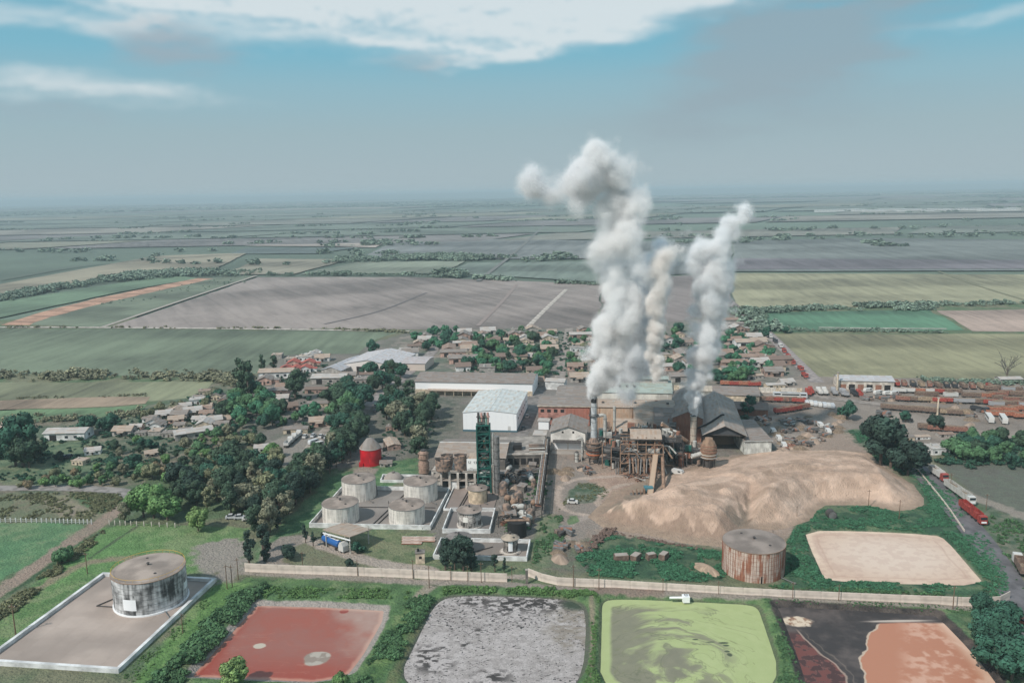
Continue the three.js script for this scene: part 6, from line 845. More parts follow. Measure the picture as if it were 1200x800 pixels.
  // flat roofed building and pipe rack to the right
  const fb = site([586, 547], [641, 546]), ft = thing('flat_building', 'flat grey roofed concrete building between the green tower and the pipe rack', 'building', fb.p, fb.ry), fh = 5.2, fd = 27; part(ft, 'wall', Bx(fb.w, fh, fd, 0, 0, -fd / 2), M.concDark); part(ft, 'roof', Bx(fb.w + 0.6, 0.4, fd + 0.6, 0, fh, -fd / 2), mat(150, 142, 134, { map: T.noise, w: 12 })); part(ft, 'parapet', Bx(fb.w + 0.7, 0.5, 0.3, 0, fh + 0.4, 0.2), M.concPale); openings(ft, seq(7, (i) => ['f', -fb.w * 0.42 + i * fb.w * 0.14, 1, 2.2, 2.8, i % 3 ? 'window' : 'door', M.dark]), fb.w, fd); for (let i = 0; i < 9; i++) part(ft, 'roof_pipe', new THREE.CylinderGeometry(0.35, 0.35, fb.w * 0.34, 8).rotateZ(PI / 2).translate(fb.w * 0.3, fh + 0.8 + (i % 2) * 0.4, -2 - i * 1.3), i % 3 ? M.rustBrown : M.steelPale); part(ft, 'roof_cabin', Bx(4, 2.4, 4, -fb.w * 0.12, fh + 0.4, -8), M.dark);
  { const A = G(640.5, 528), B = G(631, 606), L = dist(A, B), ry = atan2(B.x - A.x, B.z - A.z), pr = thing('pipe_rack', 'long elevated pipe rack running toward the wall beside the dirt yard', 'pipe rack', A.clone(), ry); for (let i = 0; i <= 12; i++) for (const x of [-1.3, 1.3]) part(pr, 'post', Bx(0.35, 5.4, 0.35, x, 0, L * i / 12), M.steelDark); for (let i = 0; i <= 12; i++) part(pr, 'cross_beam', Bx(3, 0.3, 0.3, 0, 5.1, L * i / 12), M.steelDark); for (let i = 0; i < 5; i++) part(pr, 'pipe', Bar([-1.1 + i * 0.55, 5.6, 0], [-1.1 + i * 0.55, 5.6, L], 0.16 + 0.06 * (i % 3), 6), [M.steelPale, M.steel, M.rustLight, M.steelPale, M.steelDark][i]); part(pr, 'tray', Bx(2.4, 0.12, L, 0, 4.2, L / 2), M.rustWall); }
  // process clutter
  const vr = rng(33), protoV = {}; const nm = ['pale horizontal tank', 'rusty upright tank', 'brownish round vessel', 'grey pump house', 'tangle of dark pipes'];
  for (let i = 0; i < 38; i++) {
    const a = vr(), b = vr(), u = lerp(586, 630, a) - b * 4, v = lerp(549, 618, b); if (inside([[519, 560], [586, 560], [588, 606], [519, 606]], u, v)) continue;
    const kd = i % 5, S = 0.7 + vr() * 0.6; const src = protoV[kd] ??= (() => { const g = new THREE.Group(); g.name = ['process_vessel', 'process_tank', 'sphere_vessel', 'pump_house', 'pipe_cluster'][kd];
      if (kd === 0) { part(g, 'shell', Lathe([[0.01, -2.6], [0.9, -2.2], [1.1, -1.6], [1.1, 1.6], [0.9, 2.2], [0.01, 2.6]], 14).rotateZ(PI / 2).translate(0, 2, 0), M.steelPale); for (const x of [-1.4, 1.4]) part(g, 'saddle', Bx(0.4, 1.4, 1.6, x, 0, 0), M.concDark); part(g, 'manhole', Cy(0.3, 0.3, 0.4, 0, 3, 0, 8), M.steel); }
      else if (kd === 1) { part(g, 'shell', Lathe([[1.5, 0], [1.5, 4.2], [0.8, 5], [0.01, 5.1]], 16), M.rustBrown); part(g, 'band', Ring(1.53, 2.4, 0.1, 16), M.rustLight); part(g, 'outlet', Cy(0.2, 0.2, 0.8, 0, 0.3, 1.7, 6), M.steel); }
      else if (kd === 2) { part(g, 'shell', boxUV(new THREE.SphereGeometry(1.1, 14, 10)).translate(0, 2.2, 0), M.rustLight); for (let q = 0; q < 4; q++) part(g, 'leg', Bx(0.2, 2, 0.2, sin(q * 1.57) * 1.1, 0, cos(q * 1.57) * 1.1), M.steelDark); part(g, 'pipe', Cy(0.2, 0.2, 1.4, 0, 3.8, 0, 6), M.steel); }
      else if (kd === 3) { part(g, 'wall', Bx(4, 2.8, 3), M.concDark); part(g, 'roof', Bx(4.6, 0.25, 3.6, 0, 2.8, 0, 0, 0.08), M.roofGrey); part(g, 'door', Bx(1, 2, 0.1, 0.6, 0, 1.5), M.dark); }
      else { for (let q = 0; q < 7; q++) part(g, 'pipe', Tube([V(-2 + q * 0.6, 0, -1), V(-2 + q * 0.6, 1.6 + (q % 3) * 0.6, -0.6), V(-1.6 + q * 0.6, 2.2 + (q % 3) * 0.5, 1.4)], 0.18, 6, 8), [M.steel, M.steelDark, M.rustBrown][q % 3]); part(g, 'valve_block', Bx(2, 1, 1, 0, 0, 0.4), M.rustWall); part(g, 'frame', [Bx(0.2, 3, 0.2, -2.2, 0, 1), Bx(0.2, 3, 0.2, 2.2, 0, 1), Bx(4.6, 0.2, 0.2, 0, 3, 1)], M.steelDark); }
      return g; })();
    copyOf(src, at(u, v), vr() * 3, `${nm[kd]} among the process pipework ${v < 570 ? 'behind the cream tank' : v < 592 ? 'right of the cream tank' : 'above the narrow conical tank'}`, ['vessel', 'tank', 'vessel', 'pump house', 'pipework'][kd], nm[kd] + 's in the process area', S);
  }
  const bp = at(606, 627), bt = thing('settling_vat', 'black walled round vat with a brown walkway above the conical tank', 'vat', bp); part(bt, 'shell', Cy(3.4, 3.4, 5.4, 0, 0, 0, 24), M.black); part(bt, 'liquid', Cy(3.1, 3.1, 0.1, 0, 5.35, 0, 24), M.dark); part(bt, 'walkway', Bx(8.6, 0.3, 1, 0, 5.5, 0), M.rustLight);
  const bq = at(606, 602), bb = thing('sump_basin', 'dark rectangular sump basin under a white beam', 'basin', bq); part(bb, 'kerb', [Bx(8, 1, 0.4, 0, 0, 2.4), Bx(8, 1, 0.4, 0, 0, -2.4), Bx(0.4, 1, 4.4, -3.8, 0, 0), Bx(0.4, 1, 4.4, 3.8, 0, 0)], M.concDark); part(bb, 'liquid', Bx(7.4, 0.1, 4.4, 0, 0.5, 0), M.black); part(bb, 'beam', Bx(6.5, 0.4, 0.5, 0, 1, -2.4), M.white);
}
// ---------------------------------------------------------------- houses
const WALLS = { white: M.white, cream: M.creamWall, pink: M.pinkWall, grey: M.greyWall, blue: M.blueWall, yellow: M.yellowWall, brick: mat(168, 142, 130, { map: T.noise, w: 8 }) };
const ROOFS = { grey: M.roofGrey, pale: M.roofLight, tan: M.roofTan, rusty: mat(144, 124, 112, { map: T.panel, w: 13 }), red: M.roofTile, brown: mat(126, 108, 98, { map: T.tiles, w: 6 }), dark: M.roofDark };
const houseSrc = {};
function houseProto(form, wall, roof) {
  return houseSrc[form + wall + roof] ??= (() => {
    const t = new THREE.Group(); t.name = form === 'shed' ? 'farm_shed' : form === 'flat' ? 'flat_house' : 'house'; const W = WALLS[wall], R = ROOFS[roof];
    const base = { t, name: 'x', label: '', wall: W, roof: R, over: 0.5, cap: false };
    if (form === 'gable') { gable({ ...base, s: { p: V(0, 0, 0), ry: 0, w: 10, k: 1 }, h: 3, d: 8, rise: 1.7, ridge: 'x', win: [['f', -3, 1, 1.3, 1.1], ['f', 2.8, 1, 1.3, 1.1], ['f', 0, 0, 1.1, 2.1, 'door'], ['r', 0, 1, 1.2, 1.1], ['l', 0, 1, 1.2, 1.1]] }); part(t, 'porch', Bx(3.6, 0.15, 2.2, 0, 2.5, 1.1, 0, 0.12), R); }
    if (form === 'cross') { gable({ ...base, s: { p: V(0, 0, 0), ry: 0, w: 9, k: 1 }, h: 3.2, d: 10, rise: 2, ridge: 'z', win: [['f', -2.4, 1, 1.4, 1.2], ['f', 2.4, 1, 1.4, 1.2], ['f', 0, 0, 1.1, 2.1, 'door'], ['r', 1, 1, 1.2, 1.1], ['l', 1, 1, 1.2, 1.1]] }); part(t, 'annex', Bx(4.5, 2.5, 5, 6.5, 0, -5), W); part(t, 'annex_roof', Bx(5, 0.15, 5.6, 6.6, 2.6, -5, 0, 0, -0.1), R); }
    if (form === 'flat') { part(t, 'wall', Bx(10, 3.3, 9, 0, 0, -4.5), W); part(t, 'roof', Bx(10.6, 0.25, 9.6, 0, 3.3, -4.5), R); part(t, 'parapet', Bx(10.6, 0.4, 0.25, 0, 3.55, 0.15), W); openings(t, [['f', -3, 1, 1.4, 1.2], ['f', 3, 1, 1.4, 1.2], ['f', 0.4, 0, 1.1, 2.2, 'door'], ['r', 0, 1, 1.3, 1.1]], 10, 9); part(t, 'water_tank', Cy(0.6, 0.6, 1.1, -3, 3.6, -6, 10), M.steelPale); }
    if (form === 'shed') { gable({ ...base, s: { p: V(0, 0, 0), ry: 0, w: 18, k: 1 }, h: 3.4, d: 9, rise: 1.2, ridge: 'x', win: [['f', -5, 0, 3, 2.6, 'door', M.dark], ['f', 1, 1, 1.4, 1.1], ['f', 5, 1, 1.4, 1.1], ['r', 0, 1, 1.3, 1.1]] }); }
    return t;
  })();
}
const HFORM = { gable: 'gabled house', cross: 'winged house', flat: 'flat roofed house', shed: 'long shed' };
const built = [];
function house(form, wall, roof, p, ry, where, s = 1, label, group) { built.push([p.x, p.z, form === 'shed' ? 10 : 7]); return copyOf(houseProto(form, wall, roof), p, ry, label ?? `${wall} walled ${HFORM[form]} with a ${roof} roof ${where}`, form === 'shed' ? 'shed' : 'house', group ?? 'houses ' + where, s); }
// the ones that stand out: base pixel, width in pixels
const H1 = (form, wall, roof, u, v, wpx, label, ry = 0) => { const p = at(u, v), W = { gable: 10, cross: 10, flat: 10, shed: 18 }[form]; return house(form, wall, roof, p, ry, '', wpx * pxm(p) / W, label); };
H1('shed', 'white', 'pale', 75, 516, 47, 'long low white farm building with open doors right of the big tree', 0.02); H1('gable', 'pink', 'tan', 10, 508, 24, 'pinkish house at the left edge behind the big tree'); H1('flat', 'cream', 'tan', 90, 545, 15, 'small cream house below the long white farm building', -0.2); H1('gable', 'white', 'pale', 108, 533, 17, 'pale roofed shack above the cream house', 0.3); H1('gable', 'grey', 'tan', 142, 511, 22, 'tan roofed shack between the dark bushes right of the farm building'); H1('cross', 'white', 'grey', 178, 499, 15, 'white gabled cottage at the head of the village lane', 0.3);
H1('gable', 'grey', 'pale', 192, 490, 18, 'pale roofed house behind the white gabled cottage', 0.3); H1('gable', 'pink', 'tan', 206, 496, 17, 'pink house right of the white gabled cottage', 0.3); H1('shed', 'grey', 'pale', 228, 514, 42, 'wide pale roofed shed in the middle of the village', 0.5); H1('gable', 'cream', 'pale', 226, 487, 20, 'cream house with a pale roof at the village centre', 0.35); H1('flat', 'white', 'pale', 231, 474, 17, 'white flat house at the far end of the village', 0.3); H1('gable', 'pink', 'pale', 250, 498, 20, 'pinkish house right of the village centre', 0.4); H1('gable', 'grey', 'tan', 268, 494, 14, 'grey house at the right end of the village', 0.3); H1('gable', 'grey', 'pale', 262, 484, 13, 'small pale roofed house behind the right end of the village', 0.2); H1('flat', 'cream', 'rusty', 240, 463, 14, 'cream flat house farthest up the village lane', 0.3); H1('gable', 'white', 'pale', 217, 479, 14, 'small white house behind the cream house', 0.4); H1('gable', 'grey', 'tan', 178, 535, 15, 'lone tan roofed house sunk among the trees', 0.5); H1('gable', 'white', 'pale', 306, 529, 16, 'white shack with a pale roof beside the car park', 0.2); H1('gable', 'grey', 'tan', 232, 568, 12, 'half hidden roof inside the dark wood', 0.2);
H1('shed', 'pink', 'grey', 320, 463.5, 33, 'long pink striped shed with a grey roof', 0.02); H1('shed', 'grey', 'pale', 385, 450, 40, 'long open pale canopy shed below the wide warehouse'); H1('shed', 'brick', 'brown', 370, 461, 26, 'brown roofed shed in front of the pale canopy'); H1('cross', 'white', 'pale', 388, 466, 13, 'white house at the right end of the brown shed'); H1('shed', 'cream', 'grey', 372, 477, 24, 'long cream wall building beneath the dark trees', 0.05); H1('shed', 'cream', 'dark', 346, 508, 28, 'dark roofed hall at the back of the gravel car park', 0.05); H1('gable', 'pink', 'tan', 374, 500, 22, 'tan house with a pink wall right of the dark roofed hall', 0.2); H1('gable', 'pink', 'brown', 340, 481, 18, 'brown roofed house below the striped shed', 0.3);
for (const [u, v, i] of [[334, 437, 0], [346, 437, 1], [357, 436.5, 2], [343, 430, 3], [361, 430, 4]]) H1('cross', i === 2 ? 'white' : 'pink', 'red', u, v, 15, ['leftmost red tiled roof of the hacienda', 'middle red tiled roof of the hacienda front', 'right red tiled roof of the hacienda with a white wall', 'rear left red tiled roof of the hacienda', 'rear right red tiled roof of the hacienda'][i], 0.1);
H1('flat', 'white', 'pale', 349, 421, 8, 'small white block behind the red roofs'); H1('gable', 'grey', 'dark', 439, 530, 18, 'dark grey roof left behind the red tank', 0.1); H1('shed', 'brick', 'tan', 452, 524, 30, 'long brick shed with a tan roof behind the red tank', -1.25); H1('flat', 'brick', 'grey', 459, 505, 14, 'small grey roofed brick hut behind the long brick shed'); H1('gable', 'grey', 'dark', 452, 547, 14, 'dark open shelter at the right foot of the red tank', 0.05);
H1('shed', 'white', 'pale', 484, 434, 18, 'pale shed at the junction of the town road', 0.1);
{ // the long white shed of the cane yard
  const a = gable({ name: 'cane_yard_shed', label: 'long white shed with a grey roof beside the cane yard, edge of the olive field', A: [983, 456], B: [1048, 457.5], h: 5.4, d: 15, rise: 1.6, ridge: 'x', wall: mat(206, 196, 184, { map: T.noise, w: 9 }), roof: mat(176, 176, 178, { map: T.panel, w: 14 }) }); openings(a.t, seq(6, (i) => ['f', -a.w * 0.42 + i * a.w * 0.16, 0, 3.4, 3.2, 'door', i % 2 ? M.dark : M.rustWall]), a.w, a.d);
  const m = thing('water_tower', 'thin pale mast at the left end of the long white shed', 'mast', at(981.5, 457)); part(m, 'shaft', Cy(0.6, 0.6, 10.5, 0, 0, 0, 8), M.creamWall); part(m, 'cap', Cy(0.9, 0.9, 0.4, 0, 10.5, 0, 8), M.conc);
  const m2 = thing('water_tower', 'thin pale mast in the middle of the cane wagons', 'mast', at(1099, 486)); part(m2, 'shaft', Cy(0.5, 0.4, 9, 0, 0, 0, 8), M.creamWall); part(m2, 'lamp', Bx(1.2, 0.4, 0.5, 0, 9, 0), M.steelPale);
}
H1('shed', 'cream', 'grey', 1063, 516, 20, 'grey roofed white house behind the big dark tree', 0.05); H1('shed', 'white', 'tan', 1082, 515, 18, 'tan roofed low house right of the grey roofed white house', 0.05); H1('flat', 'white', 'pale', 1104, 533, 22, 'white flat building at the edge of the dark field', 0.02); H1('shed', 'white', 'pale', 1086, 533, 15, 'low white wall hut left of the white flat building'); H1('gable', 'white', 'pale', 1127, 535, 9, 'tiny white hut right of the white flat building'); H1('shed', 'grey', 'rusty', 1110, 512, 18, 'rusty roofed shelter behind the dark trees at the right', 0.05); H1('shed', 'grey', 'pale', 1186, 449, 26, 'pale roofed shed at the right edge under the bare tree'); H1('shed', 'brick', 'rusty', 1172, 510, 18, 'rusty roofed shed behind the trees at the right edge');
H1('shed', 'cream', 'pale', 910, 455, 22, 'pale two part shed by the yard entrance', 0.1); H1('shed', 'grey', 'tan', 886, 444, 20, 'tan roofed shed below the right tree line', 0.2); H1('gable', 'grey', 'pale', 924, 452, 16, 'grey hut right of the pale shed at the yard entrance', 0.1); H1('shed', 'cream', 'pale', 902, 436, 16, 'pale shed behind the yard entrance', 0.15);
// the rest of the town
{
  const r = rng(2024), roads = [[[505, 414], [520, 396], [535, 384]], [[450, 459], [478, 437], [505, 414]], [[655, 450], [660, 420], [668, 382]], [[958, 448], [912, 402], [866, 362]]].map((l) => curve2(l, 8));
  const nearRoad = (x, z) => roads.some((l) => { for (let i = 1; i < l.length; i++) if (segDist(x, z, l[i - 1], l[i]) < 9) return true; return false; });
  const fill = (pts, n, where, forms, walls, roofs, gap = 12.5, sc = 1) => { const P = poly(pts), b = boxOf(P); let k = 0, tries = 0; while (k < n && tries++ < n * 60) { const x = lerp(b[0], b[2], r()), z = lerp(b[1], b[3], r()); if (!inside(P, x, z) || nearRoad(x, z) || built.some((q) => hypot(q[0] - x, q[1] - z) < gap)) continue; house(forms[floor(r() * forms.length)], walls[floor(r() * walls.length)], roofs[floor(r() * roofs.length)], V(x, 0, z), (r() < 0.25 ? PI / 2 : 0) + 0.05 + (r() - 0.5) * 0.16, where, (0.75 + r() * 0.55) * sc); k++; } };
  const f = ['gable', 'gable', 'cross', 'flat', 'shed'], w = ['white', 'cream', 'pink', 'grey', 'brick', 'grey'], ro = ['grey', 'pale', 'tan', 'rusty', 'grey', 'brown'];
  fill([[478, 412], [520, 388], [530, 392], [505, 420], [482, 430]], 10, 'at the left corner of town', f, w, ro);
  fill([[520, 428], [545, 392], [640, 388], [655, 395], [650, 436], [560, 436]], 42, 'in the town behind the long warehouse', f, w, ro);
  fill([[560, 437], [650, 438], [690, 440], [690, 452], [640, 452], [600, 436]], 9, 'just behind the long warehouse', f, w, ro);
  fill([[666, 388], [700, 386], [700, 446], [662, 446]], 14, 'left of the first smoke plume', f, w, ro);
  fill([[705, 392], [790, 390], [795, 445], [705, 445]], 18, 'behind the smoke plumes', f, w, ro);
  fill([[795, 388], [850, 376], [872, 390], [870, 446], [800, 448]], 26, 'behind the second chimney', f, w, ro);
  fill([[850, 372], [885, 395], [925, 440], [880, 446], [872, 400]], 14, 'beside the straight road', f, w, ro);
  fill([[862, 366], [900, 398], [912, 398], [880, 366]], 5, 'at the far end of the straight road', f, w, ro);
  fill([[136, 513], [196, 484], [246, 462], [268, 478], [264, 500], [212, 517]], 26, 'in the village left of the poplars', ['gable', 'gable', 'cross', 'flat'], ['grey', 'cream', 'pink', 'white'], ['tan', 'grey', 'brown', 'rusty', 'grey', 'pale'], 8.2, 0.68);
  fill([[285, 440], [330, 440], [345, 470], [300, 475]], 6, 'by the dark poplars', f, w, ro);
  fill([[400, 440], [440, 440], [445, 455], [420, 470], [400, 465]], 6, 'between the street and the pale warehouse', f, w, ro);
  fill([[330, 418], [385, 414], [392, 424], [376, 430], [330, 424]], 6, 'around the red roofs', ['flat', 'gable'], ['white', 'grey'], ['pale', 'tan'], 10);
}
// ---------------------------------------------------------------- trees and bushes
function crownGeo(seed, o) {
  const r = rng(seed), P = [], N = [], Cc = [], lobes = [], c = new THREE.Vector3(), d = new THREE.Vector3(), n = new THREE.Vector3(), t1 = new THREE.Vector3(), t2 = new THREE.Vector3();
  for (let i = 0; i < o.lobes; i++) { let x, y, z; do { x = r() * 2 - 1; y = r() * 2 - 1; z = r() * 2 - 1; } while (x * x + y * y + z * z > 1 || x * x + y * y + z * z < (o.hollow ?? 0.2)); const yy = o.y0 + (y * 0.5 + 0.5) * (o.y1 - o.y0), w = o.prof(y * 0.5 + 0.5); lobes.push([x * o.r * w, yy, z * o.r * w, o.lr * (0.45 + 0.85 * r() * (0.6 + 0.4 * r())), 0.68 + 0.58 * r()]); } const lean = (r() - 0.5) * 0.3, lean2 = (r() - 0.5) * 0.3; for (const q of lobes) { q[0] += (q[1] - 3) * lean; q[2] += (q[1] - 3) * lean2; }
  const tri = (a, b, e, nn, col) => { P.push(...a.toArray(), ...b.toArray(), ...e.toArray()); for (let k = 0; k < 3; k++) { N.push(nn.x, nn.y, nn.z); Cc.push(col, col, col * (0.9)); } };
  for (const [lx, ly, lz, lr, tone] of lobes) {
    const ico = new THREE.IcosahedronGeometry(lr * 0.72, 0), ip = ico.attributes.position; for (let k = 0; k < ip.count; k += 3) { const q = [0, 1, 2].map((m) => new THREE.Vector3().fromBufferAttribute(ip, k + m).add(c.set(lx, ly, lz))); n.copy(q[0]).sub(c).normalize(); tri(q[0], q[1], q[2], n, tone * 0.9); }
    const cnt = Math.round(o.leaf * lr * lr * 4);
    for (let k = 0; k < cnt; k++) {
      d.set(r() * 2 - 1, r() * 2 - 1, r() * 2 - 1); if (d.lengthSq() > 1 || d.lengthSq() < 0.01) { continue; } d.normalize(); c.set(lx, ly, lz).addScaledVector(d, lr * (0.72 + 0.4 * r()));
      let hid = false; for (const q of lobes) if (q[0] !== lx && (c.x - q[0]) ** 2 + (c.y - q[1]) ** 2 + (c.z - q[2]) ** 2 < (q[3] * 0.7) ** 2) { hid = true; break; } if (hid) continue;
      n.copy(d).add(t1.set(r() - 0.5, r() - 0.5, r() - 0.5).multiplyScalar(1.1)).normalize(); t1.set(r() - 0.5, r() - 0.5, r() - 0.5).cross(n).normalize(); t2.crossVectors(n, t1); const s = o.ls * (0.6 + 0.8 * r()), a = c.clone().addScaledVector(t1, s), b = c.clone().addScaledVector(t1, -s * 0.5).addScaledVector(t2, s * 0.8), e = c.clone().addScaledVector(t1, -s * 0.5).addScaledVector(t2, -s * 0.8);
      tri(a, b, e, n.lerp(d, 0.5).normalize(), tone * (0.75 + 0.5 * r()));
    }
  }
  const g = new THREE.BufferGeometry(); g.setAttribute('position', new THREE.Float32BufferAttribute(P, 3)); g.setAttribute('normal', new THREE.Float32BufferAttribute(N, 3)); g.setAttribute('color', new THREE.Float32BufferAttribute(Cc, 3)); return g;
}
function trunkGeo(seed, h, r0, spread) { const r = rng(seed), l = [Cy(r0, r0 * 0.6, h * 0.6, 0, 0, 0, 7)]; for (let i = 0; i < 6; i++) { const a = i * 1.05 + r(), s = spread * (0.5 + 0.5 * r()); l.push(Bar([0, h * (0.3 + 0.05 * i), 0], [sin(a) * s, h * (0.7 + 0.25 * r()), cos(a) * s], r0 * 0.35, 5)); } return l; }
const leafMat = {}; const LEAF = { dark: [46, 68, 52], teal: [38, 74, 60], mid: [62, 96, 66], town: [52, 98, 74], bright: [78, 112, 68], lime: [94, 122, 74], olive: [94, 102, 78], cyp: [34, 54, 46], brown: [108, 102, 80], grey: [98, 104, 86], far: [90, 110, 100] };  // the far tone is paled, with distance haze put into the colour
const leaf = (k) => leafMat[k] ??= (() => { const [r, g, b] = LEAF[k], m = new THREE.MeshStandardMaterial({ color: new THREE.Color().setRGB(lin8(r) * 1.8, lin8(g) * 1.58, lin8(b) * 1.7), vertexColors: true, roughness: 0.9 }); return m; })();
const bark = mat(104, 90, 80, { map: T.noise, w: 3 });
const round = (y) => 0.55 + 0.45 * sin(PI * min(1, y * 0.9 + 0.18)), tallP = (y) => 0.7 + 0.3 * sin(PI * y), coneP = (y) => 1.05 - 0.85 * y;
const treeSrc = {};                                              // every proto is 10 m tall
const SPEC = { broad: { r: 3.9, y0: 2.6, y1: 8.6, lr: 1.75, lobes: 24, ls: 0.42, leaf: 34, prof: round }, tall: { r: 2.5, y0: 2.2, y1: 9.0, lr: 1.4, lobes: 18, ls: 0.36, leaf: 36, prof: tallP, hollow: 0.25 }, poplar: { r: 1.0, y0: 1.2, y1: 9.2, lr: 0.8, lobes: 20, ls: 0.3, leaf: 44, prof: (y) => 0.5 + 0.6 * sin(PI * min(1, y * 0.85 + 0.1)), hollow: 0 }, shrub: { r: 4.4, y0: 1.6, y1: 7.4, lr: 2.3, lobes: 14, ls: 0.62, leaf: 20, prof: round }, wide: { r: 5.6, y0: 3.2, y1: 8.2, lr: 1.9, lobes: 28, ls: 0.46, leaf: 30, prof: round }, cyp: { r: 1.5, y0: 0.6, y1: 9.4, lr: 0.95, lobes: 22, ls: 0.34, leaf: 40, prof: coneP, hollow: 0 } };
const KIND_NAME = { broad: 'broadleaf_tree', tall: 'tall_tree', poplar: 'poplar_tree', shrub: 'shrub', wide: 'spreading_tree', cyp: 'cypress_tree' };
function treeProto(k, v) { return treeSrc[k + v] ??= (() => { const t = new THREE.Group(), s = SPEC[k]; t.name = KIND_NAME[k]; part(t, 'trunk', trunkGeo(v * 7 + 1, k === 'shrub' ? 5 : 8, k === 'shrub' ? 0.2 : 0.28, s.r * 0.6), bark); part(t, 'crown', crownGeo(v * 31 + k.length, s), leaf('mid')); return t; })(); }
const KIND_SAY = { broad: 'broad tree', tall: 'tall tree', poplar: 'slim poplar', shrub: 'bushy shrub', wide: 'wide spreading tree', cyp: 'slim conical tree' }, TONE_SAY = { dark: 'dark green', teal: 'deep teal green', mid: 'mid green', town: 'blue green', bright: 'bright green', lime: 'yellow green', olive: 'olive green', cyp: 'blackish green', brown: 'brownish', grey: 'grey green' };
let treeN = 0; const trunks = [];
function tree(k, tone, p, h, where, label, group) { const v = treeN++ % 6, o = copyOf(treeProto(k, v), p, (treeN * 2.39) % 6.28, label ?? `${h > 11 ? 'tall ' : h < 5.5 ? 'low ' : ''}${TONE_SAY[tone]} ${KIND_SAY[k]} ${where}`.replace(/(\w+ green) tall tree/, 'tall $1 tree').replace('low tall', 'low slender').replace(/tall (\w* ?)tall/, 'tall $1').replace('tall  ', 'tall '), k === 'shrub' ? 'shrub' : 'tree', label ? undefined : (group ?? 'trees ' + where)); const s = h / 10, q = 0.88 + 0.28 * hash2(treeN, 3, 1); o.scale.set(s * q, s, s * q * (0.78 + 0.4 * hash2(treeN, 8, 2))); o.children[1].material = leaf(tone); trunks.push([p.x, p.z]); return o; }
const T1 = (k, tone, u, v, vt, label) => { const p = at(u, v); tree(k, tone, p, hAt(p, u, vt), '', label); };
// single trees
T1('tall', 'teal', 27, 547, 481, 'largest tree at the left, dark and tall beside the farm building'); T1('broad', 'teal', 18, 546, 500, 'dark companion tree at the left foot of the largest tree'); T1('broad', 'dark', 34, 548, 505, 'dark companion tree at the right foot of the largest tree'); T1('broad', 'teal', 102, 507, 486, 'dark round tree behind the long white farm building'); T1('broad', 'teal', 122, 506, 488, 'first of two dark trees right behind the farm building'); T1('broad', 'teal', 133, 504, 484, 'second of two dark trees right behind the farm building'); T1('broad', 'cyp', 69, 541, 528, 'low round dark tree left of the small cream house');
T1('broad', 'bright', 168, 606, 566, 'bright green tree at the bend of the gravel road'); T1('broad', 'bright', 180, 607, 562, 'bright green tree right of the road bend'); T1('broad', 'bright', 196, 610, 578, 'round bright green tree beside the dark wood'); T1('broad', 'lime', 232, 622, 592, 'light green willow at the edge of the dark wood on the meadow'); T1('tall', 'grey', 146, 612, 588, 'bare grey tree by the fence gap'); T1('poplar', 'cyp', 292, 664, 617, 'black cypress left of the gate corner'); T1('poplar', 'cyp', 308, 648, 605, 'black cypress behind the gate corner'); T1('cyp', 'cyp', 312, 658, 622, 'short black conical tree right of the gate corner');
T1('poplar', 'cyp', 358, 636, 612, 'slim black tree left of the loading canopy'); T1('poplar', 'cyp', 367, 640, 620, 'second slim black tree beside the loading canopy'); T1('shrub', 'cyp', 337, 656, 636, 'round black shrub on the lawn left of the canopy'); T1('shrub', 'cyp', 380, 632, 622, 'dark shrub behind the loading canopy'); T1('shrub', 'cyp', 409, 664, 653, 'dark shrub below the blue tanker'); T1('shrub', 'teal', 420, 648, 632, 'dark bush right of the white tanker cab');
T1('cyp', 'cyp', 522, 668, 628, 'leftmost of the black trees in front of the hidden tank'); T1('tall', 'cyp', 533, 668, 630, 'second black tree in front of the hidden tank'); T1('tall', 'cyp', 543, 669, 628, 'third black tree in front of the hidden tank'); T1('cyp', 'cyp', 552, 669, 632, 'rightmost of the black trees in front of the hidden tank'); T1('poplar', 'cyp', 580, 670, 645, 'left slim black tree before the conical tank'); T1('poplar', 'cyp', 591, 671, 652, 'right slim black tree before the conical tank');
T1('broad', 'lime', 275, 806, 772, 'bright lime green tree at the near edge of the red pond'); T1('broad', 'bright', 400, 812, 786, 'green bush tree at the near right corner of the red pond'); T1('shrub', 'mid', 72, 660, 640, 'first round bush on the meadow ditch'); T1('shrub', 'mid', 80, 655, 638, 'second round bush on the meadow ditch');
T1('tall', 'cyp', 1032, 545, 478, 'biggest dark tree at the top of the green slope'); T1('tall', 'cyp', 1021, 532, 480, 'dark tree on the left flank of the biggest dark tree'); T1('tall', 'cyp', 1044, 548, 492, 'dark tree on the right flank of the biggest dark tree'); T1('broad', 'cyp', 1064, 557, 513, 'dark round tree at the start of the truck road'); T1('broad', 'teal', 994, 492, 470, 'small teal tree on the open yard left of the big dark tree'); T1('shrub', 'teal', 985, 488, 476, 'teal bush beside the small teal tree'); T1('broad', 'teal', 1061, 495, 480, 'small tree among the cane wagons'); T1('broad', 'cyp', 1097, 505, 484, 'dark small tree between the wagons and the low houses'); T1('tall', 'teal', 876, 490, 460, 'slim dark tree right of the steep shed'); T1('shrub', 'teal', 872, 497, 484, 'dark bush under the slim tree by the steep shed');
T1('broad', 'teal', 437, 416, 398, 'round dark tree alone at the field edge above the pale warehouse'); T1('poplar', 'dark', 283, 470, 414, 'left of two tall dark poplars'); T1('poplar', 'dark', 292, 472, 410, 'right of two tall dark poplars, the tallest'); T1('poplar', 'dark', 308, 440, 414, 'thin dark poplar near the red roofs'); T1('poplar', 'dark', 321, 438, 412, 'second thin dark poplar near the red roofs'); T1('tall', 'dark', 346, 468, 432, 'tall dark tree between the striped shed and the brown shed');
